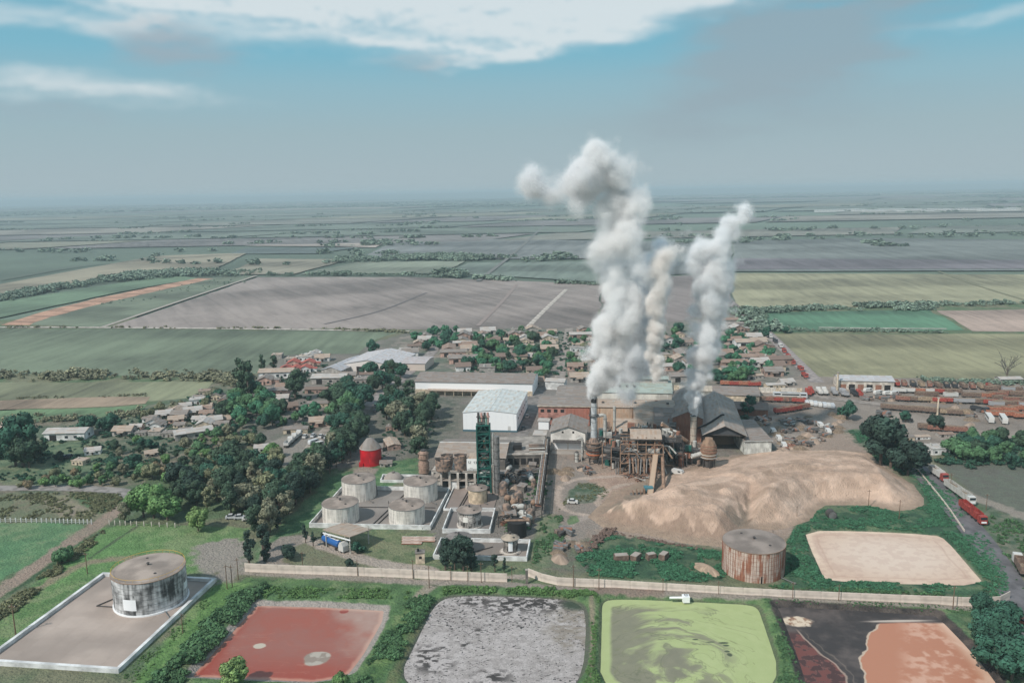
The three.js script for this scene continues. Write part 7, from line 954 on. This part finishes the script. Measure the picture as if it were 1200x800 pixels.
for (const [u, v, vt, l] of [[1156, 760, 720, 'dark tree on the grassy bank side of the corner clump'], [1170, 790, 744, 'low dark tree in the middle of the corner clump'], [1150, 722, 694, 'topmost dark tree of the corner clump by the wall end'], [1162, 745, 706, 'dark broad tree in the corner clump, second from the wall'], [1178, 765, 716, 'dark broad tree in the corner clump beside the dirt junction'], [1166, 778, 738, 'dark broad tree in the corner clump above the grassy bank'], [1186, 800, 748, 'nearest dark tree of the corner clump, cut by the frame'], [1176, 735, 705, 'small dark tree on the junction side of the corner clump'], [1196, 780, 742, 'dark tree at the right edge of the corner clump']]) T1(u % 4 < 2 ? 'wide' : 'broad', 'teal', u, v, vt, l);
{ const p = at(1180, 447), h = hAt(p, 1180, 414), r = rng(6), t = thing('bare_tree', 'leafless tree standing against the olive field at the right', 'tree', p); part(t, 'trunk', Cy(0.5, 0.25, h * 0.5, 0, 0, 0, 7), bark); const l = []; for (let i = 0; i < 16; i++) { const a = r() * 6.28, b = [0, h * (0.2 + 0.3 * r()), 0], e = [sin(a) * h * 0.3 * (0.5 + r()), h * (0.6 + 0.4 * r()), cos(a) * h * 0.3 * (0.5 + r())]; l.push(Bar(b, e, 0.14, 4)); for (let k = 0; k < 5; k++) { const f = 0.4 + 0.6 * r(), q = [0, 1, 2].map((m) => lerp(b[m], e[m], f)); l.push(Bar(q, [q[0] + (r() - 0.5) * 4, q[1] + r() * 3, q[2] + (r() - 0.5) * 4], 0.06, 3)); } } part(t, 'branches', l, mat(96, 92, 88)); }
// groves
{
  const r = rng(515);
  const grove = (pts, n, where, kinds, tones, h0, h1, gap = 4.5, avoid = true) => { const P = poly(pts), b = boxOf(P); let k = 0, tries = 0; while (k < n && tries++ < n * 50) { const x = lerp(b[0], b[2], r()), z = lerp(b[1], b[3], r()); if (!inside(P, x, z) || trunks.some((q) => hypot(q[0] - x, q[1] - z) < gap) || (avoid && built.some((q) => hypot(q[0] - x, q[1] - z + 4) < q[2] * 0.9))) continue; tree(kinds[floor(r() * kinds.length)], tones[floor(r() * tones.length)], V(x, 0, z), h0 + (h1 - h0) * r(), where); k++; } };
  grove([[196, 600], [205, 570], [250, 548], [300, 540], [330, 560], [338, 585], [322, 605], [260, 606]], 46, 'in the dark wood left of the road', ['broad', 'tall', 'wide', 'tall', 'poplar'], ['dark', 'dark', 'cyp', 'teal', 'olive', 'grey'], 8, 14, 4.2);
  grove([[170, 566], [180, 548], [230, 530], [300, 520], [330, 545], [300, 548], [240, 552], [200, 572]], 26, 'on the upper edge of the dark wood', ['broad', 'shrub', 'wide'], ['mid', 'teal', 'olive', 'dark', 'bright', 'brown'], 5, 8, 5);
  grove([[300, 632], [322, 600], [360, 560], [400, 530], [418, 520], [420, 530], [385, 556], [345, 596], [318, 632]], 46, 'in the dark row beside the lawn of the tanks', ['broad', 'tall', 'tall', 'poplar'], ['dark', 'cyp', 'dark', 'teal', 'grey'], 9, 15, 3.2);
  grove([[345, 560], [360, 540], [398, 528], [420, 505], [424, 520], [390, 545], [360, 566]], 9, 'around the corner of the gravel car park', ['broad', 'tall'], ['dark', 'teal', 'mid'], 9, 13, 5);
  grove([[392, 520], [386, 470], [400, 452], [422, 446], [425, 470], [416, 505]], 16, 'left of the street behind the red tank', ['tall', 'broad', 'wide'], ['dark', 'teal', 'mid'], 10, 16, 5);
  grove([[424, 440], [450, 434], [472, 444], [466, 462], [430, 468]], 8, 'in the clump above the street', ['broad', 'wide', 'tall'], ['teal', 'grey', 'dark'], 9, 14, 6);
  grove([[442, 500], [450, 470], [480, 462], [505, 470], [508, 500], [490, 522], [460, 505]], 16, 'between the street and the white shed', ['tall', 'broad', 'tall'], ['dark', 'grey', 'teal'], 11, 17, 5);
  grove([[470, 540], [480, 515], [502, 510], [506, 530], [490, 548]], 4, 'on the lawn right of the red tank', ['tall'], ['dark', 'grey'], 9, 14, 5);
  grove([[258, 502], [262, 470], [286, 452], [314, 466], [330, 488], [318, 505], [290, 506]], 20, 'around the dark poplars', ['broad', 'wide', 'broad'], ['teal', 'town', 'mid', 'dark'], 7, 13, 5);
  grove([[320, 500], [336, 482], [366, 478], [372, 490], [350, 500]], 6, 'between the village houses and the car park', ['broad', 'shrub'], ['town', 'mid'], 5, 8, 5);
  grove([[84, 560], [100, 528], [160, 512], [210, 515], [260, 500], [300, 508], [298, 522], [220, 534], [170, 560]], 26, 'in the gardens of the village', ['broad', 'shrub', 'tall'], ['teal', 'mid', 'dark', 'bright', 'grey'], 4, 7.5, 5);
  grove([[150, 500], [200, 478], [240, 460], [262, 462], [250, 478], [190, 490], [160, 508]], 10, 'along the field side of the village', ['broad', 'shrub'], ['grey', 'teal', 'olive'], 4, 7, 5);
  grove([[10, 574], [60, 556], [150, 554], [168, 566], [110, 572]], 24, 'in the hedge above the gravel road', ['shrub', 'shrub', 'broad'], ['olive', 'mid', 'brown', 'teal', 'bright'], 3, 5.5, 4);
  grove([[480, 400], [500, 386], [560, 388], [558, 396], [520, 400]], 12, 'at the far left corner of town', ['broad'], ['town', 'teal'], 6, 9, 6, false);
  grove([[486, 418], [510, 400], [540, 402], [530, 416]], 9, 'beside the town road', ['broad'], ['town', 'town', 'teal'], 6, 9, 5, false);
  grove([[545, 432], [556, 398], [600, 392], [648, 394], [650, 430], [600, 438]], 62, 'in the town behind the long warehouse', ['broad', 'wide', 'tall', 'shrub'], ['town', 'mid', 'teal', 'dark'], 5.5, 10.5, 4.6, false);
  grove([[625, 448], [630, 420], [652, 420], [652, 446]], 8, 'at the right end of the long warehouse', ['broad'], ['town', 'mid'], 6, 9, 5, false);
  grove([[664, 440], [668, 394], [700, 390], [700, 446]], 18, 'left of the first smoke plume', ['wide', 'broad', 'shrub'], ['town', 'mid', 'olive'], 4.5, 8, 6);
  grove([[705, 440], [710, 392], [800, 388], [800, 446]], 34, 'behind the smoke plumes', ['broad', 'wide', 'shrub'], ['town', 'teal', 'mid'], 5, 9, 6);
  grove([[832, 452], [848, 432], [876, 430], [882, 446], [870, 452]], 11, 'in the grove behind the orange wagons', ['broad', 'wide'], ['town', 'teal', 'mid'], 7, 11, 5, false);
  grove([[806, 440], [812, 400], [850, 390], [884, 398], [916, 424], [922, 440], [890, 432], [850, 425]], 46, 'in the tree belt left of the straight road', ['wide', 'broad', 'shrub'], ['town', 'town', 'teal'], 5, 9, 5);
  grove([[1115, 540], [1120, 520], [1160, 514], [1230, 520], [1230, 548], [1150, 545]], 20, 'in the tree line above the dark field', ['broad', 'shrub', 'wide'], ['teal', 'dark', 'mid'], 6, 10, 5, false);
  grove([[1186, 660], [1215, 650], [1240, 700], [1210, 690]], 3, 'by the right edge of the road', ['shrub'], ['teal'], 3, 5, 5);
  grove([[880, 392], [900, 384], [925, 392], [905, 400]], 5, 'at the far bend of the straight road', ['broad'], ['teal'], 5, 8, 6);
}
// ground cover: nobody could count it
const bushG = crownGeo(901, { r: 0.62, y0: 0.12, y1: 0.7, lr: 0.34, lobes: 7, ls: 0.2, leaf: 90, prof: () => 1 });
const belt = (name, list, tone, label) => { const m = new THREE.InstancedMesh(name === 'treeline' ? crownGeo(77, { r: 0.55, y0: 0.2, y1: 0.8, lr: 0.32, lobes: 7, ls: 0.2, leaf: 50, prof: () => 1 }) : bushG, leaf(tone), list.length), q = new THREE.Object3D(), c = new THREE.Color(); list.forEach(([x, z, w, h, t, y], i) => { q.position.set(x, y ?? 0, z); q.rotation.y = i * 2.4; q.scale.set(w, h, w); q.updateMatrix(); m.setMatrixAt(i, q.matrix); c.setRGB(t, t, t * 0.95); m.setColorAt(i, c); }); m.name = numbered(name); m.userData = { kind: 'stuff', label }; shadowed(m); scene.add(m); };
{
  const r = rng(808), inPond = (x, z) => Object.values(POND).some((P) => sdf(P, x, z) > -1.2);
  const scatter = (pts, n, s0, s1, tall = 0.9, deny) => { const P = poly(pts), b = boxOf(P), l = []; let tries = 0; while (l.length < n && tries++ < n * 12) { const x = lerp(b[0], b[2], r()), z = lerp(b[1], b[3], r()); if (!inside(P, x, z) || inPond(x, z) || (deny && deny(x, z)) || fbm(x * 0.14, z * 0.14, 3, 909) < 0.36 + 0.2 * r()) continue; const s = s0 + (s1 - s0) * r() * r(); l.push([x, z, s * (0.8 + 0.5 * r()), s * tall * (0.8 + 0.5 * r()), 0.7 + 0.6 * r(), groundHeight(x, z) - 0.05]); } return l; };
  const heap = (x, z) => sdf(HEAP[1], x, z) > 0 || sdf(HEAP[0], x, z) > 0;
  belt('undergrowth', [...scatter([[284, 690], [314, 686], [268, 738], [222, 790], [200, 815], [165, 815], [215, 760]], 900, 0.9, 2.9), ...scatter([[480, 702], [510, 701], [474, 760], [446, 815], [412, 815], [448, 750]], 900, 0.5, 1.7)], 'mid', 'bushes on the banks of the red pond');
  belt('undergrowth', [...scatter([[300, 687], [480, 692], [476, 703], [310, 703]], 500, 0.4, 1.2), ...scatter([[520, 690], [690, 694], [700, 700], [520, 700]], 500, 0.5, 1.5), ...scatter([[684, 700], [704, 700], [704, 810], [684, 810]], 300, 0.3, 0.7), ...scatter([[140, 795], [250, 690], [262, 690], [160, 800]], 140, 0.3, 0.7)], 'bright', 'weeds along the pond banks');
  belt('undergrowth', [...scatter([[690, 636], [722, 629], [800, 640], [848, 648], [850, 683], [690, 675], [676, 655]], 2300, 0.5, 1.4, 0.8, heap), ...scatter([[918, 642], [942, 606], [975, 594], [1086, 594], [1112, 562], [1180, 668], [1184, 700], [916, 689]], 4200, 0.45, 1.25, 0.7, heap), ...scatter([[980, 506], [1048, 500], [1078, 548], [1124, 596], [1092, 594], [1080, 570], [1040, 545], [1000, 535]], 2200, 0.5, 1.3, 0.75, heap)], 'town', 'dense green weeds around the heap and the beige pond');
  belt('undergrowth', [...scatter([[-30, 582], [60, 577], [112, 587], [134, 600], [108, 610], [-30, 608]], 500, 0.5, 1.3), ...scatter([[80, 577], [142, 579], [140, 596], [118, 601], [94, 590]], 450, 0.5, 1.3), ...scatter([[-20, 735], [0, 712], [62, 664], [104, 632], [120, 622], [124, 628], [80, 662], [20, 715]], 420, 0.6, 1.9), ...scatter([[655, 598], [676, 565], [700, 566], [714, 575], [706, 586], [664, 590]], 160, 0.4, 0.9)], 'olive', 'scrub on the banks at the left');
  belt('undergrowth', [...scatter([[-40, 565], [0, 500], [100, 500], [180, 480], [250, 455], [300, 470], [300, 520], [160, 560]], 900, 0.8, 2.6), ...scatter([[440, 540], [450, 480], [510, 470], [515, 500], [490, 530]], 200, 0.5, 1.5), ...scatter([[270, 440], [400, 425], [420, 470], [400, 510], [320, 505]], 380, 1, 3), ...scatter([[540, 436], [560, 392], [690, 390], [690, 446]], 420, 1.2, 3.2), ...scatter([[800, 446], [812, 392], [880, 392], [926, 440]], 300, 1.2, 3), ...scatter([[1100, 548], [1110, 516], [1260, 512], [1260, 552]], 400, 1, 3)], 'teal', 'garden bushes of the village and the town');
  belt('undergrowth', [...scatter([[624, 662], [634, 604], [658, 604], [662, 640]], 250, 0.4, 1.2), ...scatter([[890, 705], [920, 708], [950, 812], [915, 812]], 420, 0.3, 0.8), ...scatter([[900, 703], [1140, 712], [1140, 720], [1000, 714]], 200, 0.25, 0.5), ...scatter([[900, 690], [1180, 702], [1180, 700], [900, 686]], 200, 0.5, 1.2), ...scatter([[618, 572], [636, 540], [650, 570], [640, 590]], 120, 0.6, 1.6), ...scatter([[1150, 600], [1300, 650], [1300, 760], [1240, 745], [1190, 680]], 500, 0.6, 1.8), ...scatter([[586, 604], [600, 560], [632, 560], [622, 625], [588, 626]], 160, 0.5, 1.4)], 'mid', 'weeds between the plant and the road');
  // hedges and tree lines of the plain
  const line = (pts, n, h0, h1, w = 3, dy = 0) => { const L = curve2(pts, 60), l = []; for (let i = 0; i < n; i++) { let f, k, q = 0; do { f = r() * (L.length - 1.001); k = floor(f); } while (q++ < 4 && vnoise(L[k][0] * 0.03, L[k][1] * 0.03, 55) < 0.34); const t = f - k, h = (h0 + (h1 - h0) * r() ** 1.6) * (0.6 + 0.6 * vnoise(L[k][0] * 0.02, L[k][1] * 0.02, 56)); l.push([lerp(L[k][0], L[k + 1][0], t) + (r() + r() - 1) * w, lerp(L[k][1], L[k + 1][1], t) + (r() + r() - 1) * w, h * (0.9 + r() * 1.1), h, 0.65 + 0.6 * r(), dy]); } return l; };
  belt('treeline', [...line([[-80, 443], [60, 442], [160, 440], [290, 444]], 360, 1.6, 4.2, 16), ...line([[30, 442], [100, 439]], 30, 3, 6, 14), ...line([[240, 440], [280, 452]], 60, 2, 5, 8), ...line([[20, 467], [90, 465], [170, 463]], 70, 1, 2.2, 4), ...line([[0, 492], [120, 490], [180, 482]], 90, 2, 5, 10), ...line([[-60, 384], [120, 384], [400, 386.5], [480, 390]], 130, 1.5, 4, 4)], 'grey', 'hedges of the fields at the left');
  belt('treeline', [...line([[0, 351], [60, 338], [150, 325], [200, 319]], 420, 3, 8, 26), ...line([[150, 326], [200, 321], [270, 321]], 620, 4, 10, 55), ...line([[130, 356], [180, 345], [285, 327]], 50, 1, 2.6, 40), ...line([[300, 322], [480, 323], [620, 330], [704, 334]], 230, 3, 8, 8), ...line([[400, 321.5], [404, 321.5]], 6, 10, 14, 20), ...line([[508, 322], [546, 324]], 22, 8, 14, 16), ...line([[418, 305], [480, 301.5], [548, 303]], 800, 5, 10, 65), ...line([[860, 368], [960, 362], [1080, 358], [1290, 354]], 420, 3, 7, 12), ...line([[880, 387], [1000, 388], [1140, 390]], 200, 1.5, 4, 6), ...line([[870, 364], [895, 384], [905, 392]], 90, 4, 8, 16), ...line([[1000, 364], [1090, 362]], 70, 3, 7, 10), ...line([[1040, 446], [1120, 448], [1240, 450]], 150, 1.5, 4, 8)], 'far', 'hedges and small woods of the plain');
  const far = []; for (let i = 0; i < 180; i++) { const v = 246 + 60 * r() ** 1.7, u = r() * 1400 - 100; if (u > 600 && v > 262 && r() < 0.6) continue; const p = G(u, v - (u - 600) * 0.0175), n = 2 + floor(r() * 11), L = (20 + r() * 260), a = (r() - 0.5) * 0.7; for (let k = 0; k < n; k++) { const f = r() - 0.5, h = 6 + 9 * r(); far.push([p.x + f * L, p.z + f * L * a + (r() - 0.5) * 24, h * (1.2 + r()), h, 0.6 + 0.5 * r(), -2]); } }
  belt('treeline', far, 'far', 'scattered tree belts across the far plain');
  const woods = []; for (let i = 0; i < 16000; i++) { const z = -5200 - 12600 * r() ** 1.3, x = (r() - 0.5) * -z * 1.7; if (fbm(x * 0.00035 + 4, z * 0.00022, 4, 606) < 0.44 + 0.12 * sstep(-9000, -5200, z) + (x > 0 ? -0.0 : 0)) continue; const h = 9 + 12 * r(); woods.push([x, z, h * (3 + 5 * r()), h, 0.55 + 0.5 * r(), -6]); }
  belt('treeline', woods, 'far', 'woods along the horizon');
  // far white roofs at the right
  for (let i = 0; i < 16; i++) { const u = 960 + i * 15 + r() * 8, v = 246.5 - (u - 960) * 0.006 + r() * 1.2; const p = G(u, v + 1), t = thing('distant_hall', 'tiny white roofed hall near the horizon at the right', 'hall', p, 0, 'white halls near the horizon'); const w = 30 + r() * 70; part(t, 'wall', Bx(w, 9, 40), M.white); part(t, 'roof', Bx(w + 2, 2, 42, 0, 9, 0), M.roofPale); }
}
// rubble, blocks and odds and ends
{
  const r = rng(71), stone = [0, 1, 2].map((k) => { const g = boxUV(new THREE.IcosahedronGeometry(0.5, 0)); g.scale(1 + k * 0.2, 0.7, 1); return g; });
  const rub = []; for (let i = 0; i < 260; i++) { const f = r(), p = G(lerp(684, 716, f) + (r() - 0.5) * 12, lerp(648, 622, f) + (r() - 0.5) * 6), g = stone[i % 3].clone(), s = 0.5 + r() * 1.0; g.scale(s, s, s); g.rotateY(r() * 6); g.translate(p.x, 0.15 + r() * 0.8, p.z); rub.push(g); } for (let i = 0; i < 120; i++) { const f = r(), p = G(lerp(716, 830, f), lerp(624, 645, f) + (r() - 0.5) * 3), g = stone[i % 3].clone(), s = 0.3 + r() * 0.8; g.scale(s, s, s); g.translate(p.x, 0.1, p.z); rub.push(g); }
  setting('rubble', rub, mat(112, 92, 82, { map: T.noise, w: 3 }), 'stuff');
  const block = (u, v, w, h, d, label, m = mat(124, 104, 92, { map: T.noise, w: 4 })) => { const t = thing('concrete_block', label, 'block', at(u, v), r()); part(t, 'body', Bx(w, h, d), m); part(t, 'top_edge', Bx(w * 0.9, 0.12, d * 0.9, 0, h, 0), M.conc); };
  block(728, 657, 4.6, 2.2, 2.4, 'long brown block lying in the weeds, leftmost of the row'); block(745, 656, 3.8, 2, 2.4, 'second brown block in the weeds below the heap'); block(763, 655, 3, 2, 2, 'third brown block in the weeds below the heap'); block(778, 656, 3.6, 2.4, 2.2, 'fourth brown block in the weeds below the heap');
  const md = thing('earth_mound', 'smooth tan earth mound left of the rusty tank', 'mound', at(828, 668), 0.6); part(md, 'body', Lathe([[5, -0.2], [4, 0.8], [2.2, 1.6], [0.01, 1.9]], 20).scale(0.45, 1, 1.2), mat(168, 146, 126, { map: T.noise, w: 6 }));
  const vb = thing('valve_station', 'white valve station on the far bank of the green pond', 'valve station', at(799, 704.5)); part(vb, 'box', Bx(2, 1.8, 2, 1.2, 0, 0), M.whiteClean); part(vb, 'pipe', new THREE.CylinderGeometry(0.35, 0.35, 4, 8).rotateZ(PI / 2).translate(-1.6, 1.2, 0), M.whiteClean); part(vb, 'wheel', Ring(0.5, 2.1, 0.08, 12).translate(1.2, 0, 0), M.steel);
  const wr = thing('barrel', 'dark round drum in the weeds behind the beige pond', 'drum', at(974, 607)); part(wr, 'body', new THREE.CylinderGeometry(1.6, 1.6, 3, 16).rotateX(PI / 2).translate(0, 1.6, 0), M.steelDark); part(wr, 'lid', new THREE.CylinderGeometry(1.4, 1.4, 0.2, 16).rotateX(PI / 2).translate(0, 1.6, 1.55), M.steel);
  for (let i = 0; i < 8; i++) { const t = thing('scrap_pile', 'low pile of scrap iron on the dirt by the big sheds', 'scrap', at(lerp(915, 985, r()), lerp(488, 528, r())), r() * 3, 'scrap piles by the sheds'); for (let k = 0; k < 7; k++) part(t, 'scrap_piece', Bx(1 + r() * 3, 0.3 + r() * 0.6, 0.4 + r(), (r() - 0.5) * 4, r() * 0.6, (r() - 0.5) * 4, r() * 3), [M.rustBrown, M.steelPale, M.steelDark, M.rustWall, M.white][floor(r() * 5)]); }
  for (let i = 0; i < 6; i++) { const t = thing('scrap_pile', 'heap of rusty beams at the foot of the boiler house', 'scrap', at(lerp(725, 770, r()), lerp(557, 564, r())), r() * 3, 'beam heaps at the boiler house'); for (let k = 0; k < 9; k++) part(t, 'beam', Bx(0.25, 0.25, 3 + r() * 3, (r() - 0.5) * 3, r() * 0.9, (r() - 0.5) * 2, r() * 3, (r() - 0.5) * 0.5), [M.rustLight, M.steelPale, M.rustWall, M.steelDark][floor(r() * 4)]); }
  for (let i = 0; i < 5; i++) { const t = thing('pipe_stack', 'stack of pale pipes on the lawn below the white pad', 'pipes', at(482 + (i % 2) * 16, 632 + floor(i / 2) * 3), 1.5, 'pipe stacks on the lawn'); for (let k = 0; k < 4; k++) part(t, 'pipe', Bar([k * 0.5, 0.25, -3.5], [k * 0.5, 0.25, 3.5], 0.22, 7), k % 2 ? M.concPale : M.rustWall); }
}
// ---------------------------------------------------------------- smoke: clouds of tiny white flecks, thicker in the middle of each billow
const puffGeo = (() => { const r = rng(4242), P = [], N = [], n = V(0, 0, 0), a = V(0, 0, 0), b = V(0, 0, 0), c = V(0, 0, 0), g3 = () => (r() + r() + r() + r() - 2) * 0.62; for (let i = 0; i < 420; i++) { c.set(g3(), g3(), g3()); n.set(r() - 0.5, r() - 0.5, r() - 0.5).normalize(); a.set(r() - 0.5, r() - 0.5, r() - 0.5).cross(n).normalize(); b.crossVectors(n, a); const s = 0.018 + 0.015 * r(); for (const [x, y] of [[1, 0], [-0.5, 0.87], [-0.5, -0.87]]) { P.push(c.x + (a.x * x + b.x * y) * s, c.y + (a.y * x + b.y * y) * s, c.z + (a.z * x + b.z * y) * s); N.push(n.x, n.y, n.z); } } const g = new THREE.BufferGeometry(); g.setAttribute('position', new THREE.Float32BufferAttribute(P, 3)); g.setAttribute('normal', new THREE.Float32BufferAttribute(N, 3)); return g; })();
function smoke(name, label, depth, spine, o) {
  // spine: [u, v, radius px, density]; all at about the chimney's depth, drifting back a little
  const S = spine.map(([u, v, r, d = 1, dz = 0]) => { const q = ray(u, v), t = -(depth + dz) / q.z, p = V(q.x * t, EYE + q.y * t, q.z * t); return { p, r: r * 1.36 * pxm(p), d }; });
  const r = rng(o.seed), P = [], puffs = [];
  for (let i = 0; i + 1 < S.length; i++) { const a = S[i], b = S[i + 1], L = a.p.distanceTo(b.p), n = max(2, Math.ceil(L / (0.22 * (a.r + b.r)) * (o.puff ?? 9))); for (let k = 0; k < n; k++) { const t = (k + r()) / n, R = lerp(a.r, b.r, t), c = a.p.clone().lerp(b.p, t), an = r() * 2 * PI, e = acosr(r()), q = R * 0.86 * pow(r(), 0.55); puffs.push([c.x + q * sin(e) * cos(an), c.y + q * cos(e) * 0.8, c.z + q * sin(e) * sin(an), R * (0.2 + 0.36 * r() * r() + 0.1 * r()), lerp(a.d, b.d, t)]); } }
  function acosr(x) { return Math.acos(2 * x - 1); }
  const cell = 4, grid = new Map(), key = (x, y, z) => x * 73856093 ^ y * 19349663 ^ z * 83492791;
  puffs.forEach((q, i) => { const R = q[3] * 1.25; for (let x = floor((q[0] - R) / cell); x <= floor((q[0] + R) / cell); x++) for (let y = floor((q[1] - R) / cell); y <= floor((q[1] + R) / cell); y++) for (let z = floor((q[2] - R) / cell); z <= floor((q[2] + R) / cell); z++) { const k = key(x, y, z); let l = grid.get(k); if (!l) grid.set(k, l = []); l.push(i); } });
  const dens = (x, y, z) => { const l = grid.get(key(floor(x / cell), floor(y / cell), floor(z / cell))); if (!l) return 0; let s = 0; for (const i of l) { const q = puffs[i], d = ((x - q[0]) ** 2 + (y - q[1]) ** 2 + (z - q[2]) ** 2) / (q[3] * q[3]); if (d < 1.5) s += q[4] * max(0, 1.2 - d); } return s * 0.34; };
  const tot = puffs.reduce((a, q) => a + q[3] ** 1.5 * q[4], 0), cum = []; let acc = 0; for (const q of puffs) cum.push(acc += q[3] ** 1.5 * q[4] / tot);
  let made = 0, tries = 0; const c = V(0, 0, 0), n = V(0, 0, 0);
  while (made < o.n && tries++ < o.n * 40) {
    let lo = 0, hi = cum.length - 1, w = r(); while (lo < hi) { const m = (lo + hi) >> 1; if (cum[m] < w) lo = m + 1; else hi = m; } const q = puffs[lo];
    n.set(r() * 2 - 1, r() * 2 - 1, r() * 2 - 1); if (n.lengthSq() > 1) continue; c.set(q[0], q[1], q[2]).addScaledVector(n, q[3] * 1.15);
    const s = dens(c.x, c.y, c.z), e = s - (o.rag ?? 1.0) * (0.55 * fbm3(c.x / o.grain, c.y / o.grain, c.z / o.grain, 3, o.seed) + 0.45 * fbm3(c.x / 2.6, c.y / 2.6, c.z / 2.6, 2, o.seed + 50) - 0.3); if (e <= 0 || r() > pow(e * (o.gain ?? 0.7), 1.5)) continue;
    
    P.push(c.x, c.y, c.z, min(o.size, q[3] * 0.75) * (0.7 + 0.6 * r())); made++;
  }
  const m = new THREE.MeshPhysicalMaterial({ color: new THREE.Color().setRGB(...o.color), roughness: 1, transmission: 0.5, thickness: 0, specularIntensity: 0 });
  const k = shadowed(new THREE.InstancedMesh(puffGeo, m, made)), q = new THREE.Object3D();
  for (let i = 0; i < made; i++) { q.position.set(P[4 * i], P[4 * i + 1], P[4 * i + 2]); q.rotation.set(r() * 6.28, r() * 6.28, r() * 6.28); q.scale.setScalar(P[4 * i + 3]); q.updateMatrix(); k.setMatrixAt(i, q.matrix); }
  k.name = numbered(name); k.userData = { kind: 'stuff', label, category: 'smoke' }; scene.add(k);
}
const D1 = -at(696, 543).z, D2 = -at(812, 533).z;
smoke('steam_cloud', 'tallest white plume rising from the left chimney and bending left at its top', D1, [[695.5, 467, 3.8, 2.2], [697, 459, 8, 1.9], [702, 446, 13, 1.6], [708, 430, 19, 1.3], [714, 408, 25, 1.1], [717, 380, 29, 1.0], [721, 350, 33, 1.0], [728, 322, 37, 1.0], [735, 296, 37, 0.95], [736, 272, 33, 0.9], [733, 252, 31, 0.75], [727, 234, 36, 0.65], [716, 214, 42, 0.6], [708, 194, 40, 0.65], [702, 178, 31, 0.75], [696, 166, 17, 0.75]], { seed: 11, n: 26000, size: 2.6, grain: 8, rag: 1.0, color: [0.99, 0.987, 0.985] });
smoke('steam_cloud', 'soft left arm of the tallest plume trailing away from its top', D1, [[716, 200, 34, 0.5], [694, 206, 42, 0.5], [672, 210, 42, 0.42], [652, 216, 38, 0.34], [634, 222, 32, 0.26], [618, 230, 24, 0.18]], { seed: 12, n: 5200, size: 3.6, grain: 9, rag: 0.9, color: [0.97, 0.97, 0.975] });
smoke('steam_cloud', 'narrow warm white plume between the two chimneys', D1 - 6, [[768, 444, 7, 1.6], [768, 425, 9, 1.4], [767, 400, 10, 1.3], [768, 375, 11, 1.2], [770, 350, 13, 1.1], [774, 325, 16, 1.0], [778, 304, 19, 0.8], [782, 290, 20, 0.5], [786, 280, 18, 0.25]], { seed: 13, n: 10000, size: 2.2, grain: 6, rag: 1.0, color: [0.985, 0.965, 0.945] });
smoke('steam_cloud', 'right plume rising from the second chimney and leaning right', D2, [[812.5, 487, 3.2, 2.2], [813, 476, 6, 1.9], [815, 458, 10, 1.5], [818, 436, 15, 1.2], [822, 410, 19, 1.05], [826, 384, 21, 1], [829, 358, 24, 1], [830, 332, 27, 1], [832, 308, 28, 0.95], [841, 287, 27, 0.8], [853, 269, 23, 0.6], [864, 253, 18, 0.42], [874, 236, 13, 0.28]], { seed: 14, n: 18500, size: 2.3, grain: 7, rag: 1.05, color: [0.98, 0.985, 0.99] });
smoke('steam_cloud', 'thin bluish haze of smoke between the first and the middle plume', D1 + 30, [[730, 452, 18, 0.4], [740, 430, 24, 0.42], [746, 400, 27, 0.46], [750, 370, 27, 0.5], [756, 342, 28, 0.5], [760, 318, 27, 0.36], [766, 300, 24, 0.24], [784, 292, 22, 0.2], [806, 288, 20, 0.2]], { seed: 15, n: 12000, size: 3.4, grain: 9, rag: 0.5, color: [0.97, 0.98, 0.99] });

// ---------------------------------------------------------------- alike labels: say which one where the eye can count them
{
  const by = new Map(); for (const o of labelled) { const l = o.userData.label; if (!by.has(l)) by.set(l, []); by.get(l).push(o); }
  const ord = ['first', 'second', 'third', 'fourth', 'fifth', 'sixth', 'seventh', 'eighth'];
  for (const [l, list] of by) {
    if (list.length < 2) continue; list.sort((a, b) => project(a.position)[0] - project(b.position)[0]); const wc = l.split(/\s+/).length, n = list.length;
    if (n <= 8 && wc <= 11) list.forEach((o, i) => { o.userData.label = n === 2 ? `${l}, ${i ? 'right' : 'left'} one of two` : `${l}, ${ord[i]} from the left`; });
    else if (n <= 8 && wc <= 14) list.forEach((o, i) => { o.userData.label = `${ord[i]} ${l}`; });
    else list.forEach((o) => { o.userData.group ??= l; });
  }
}
renderer.render(scene, camera);
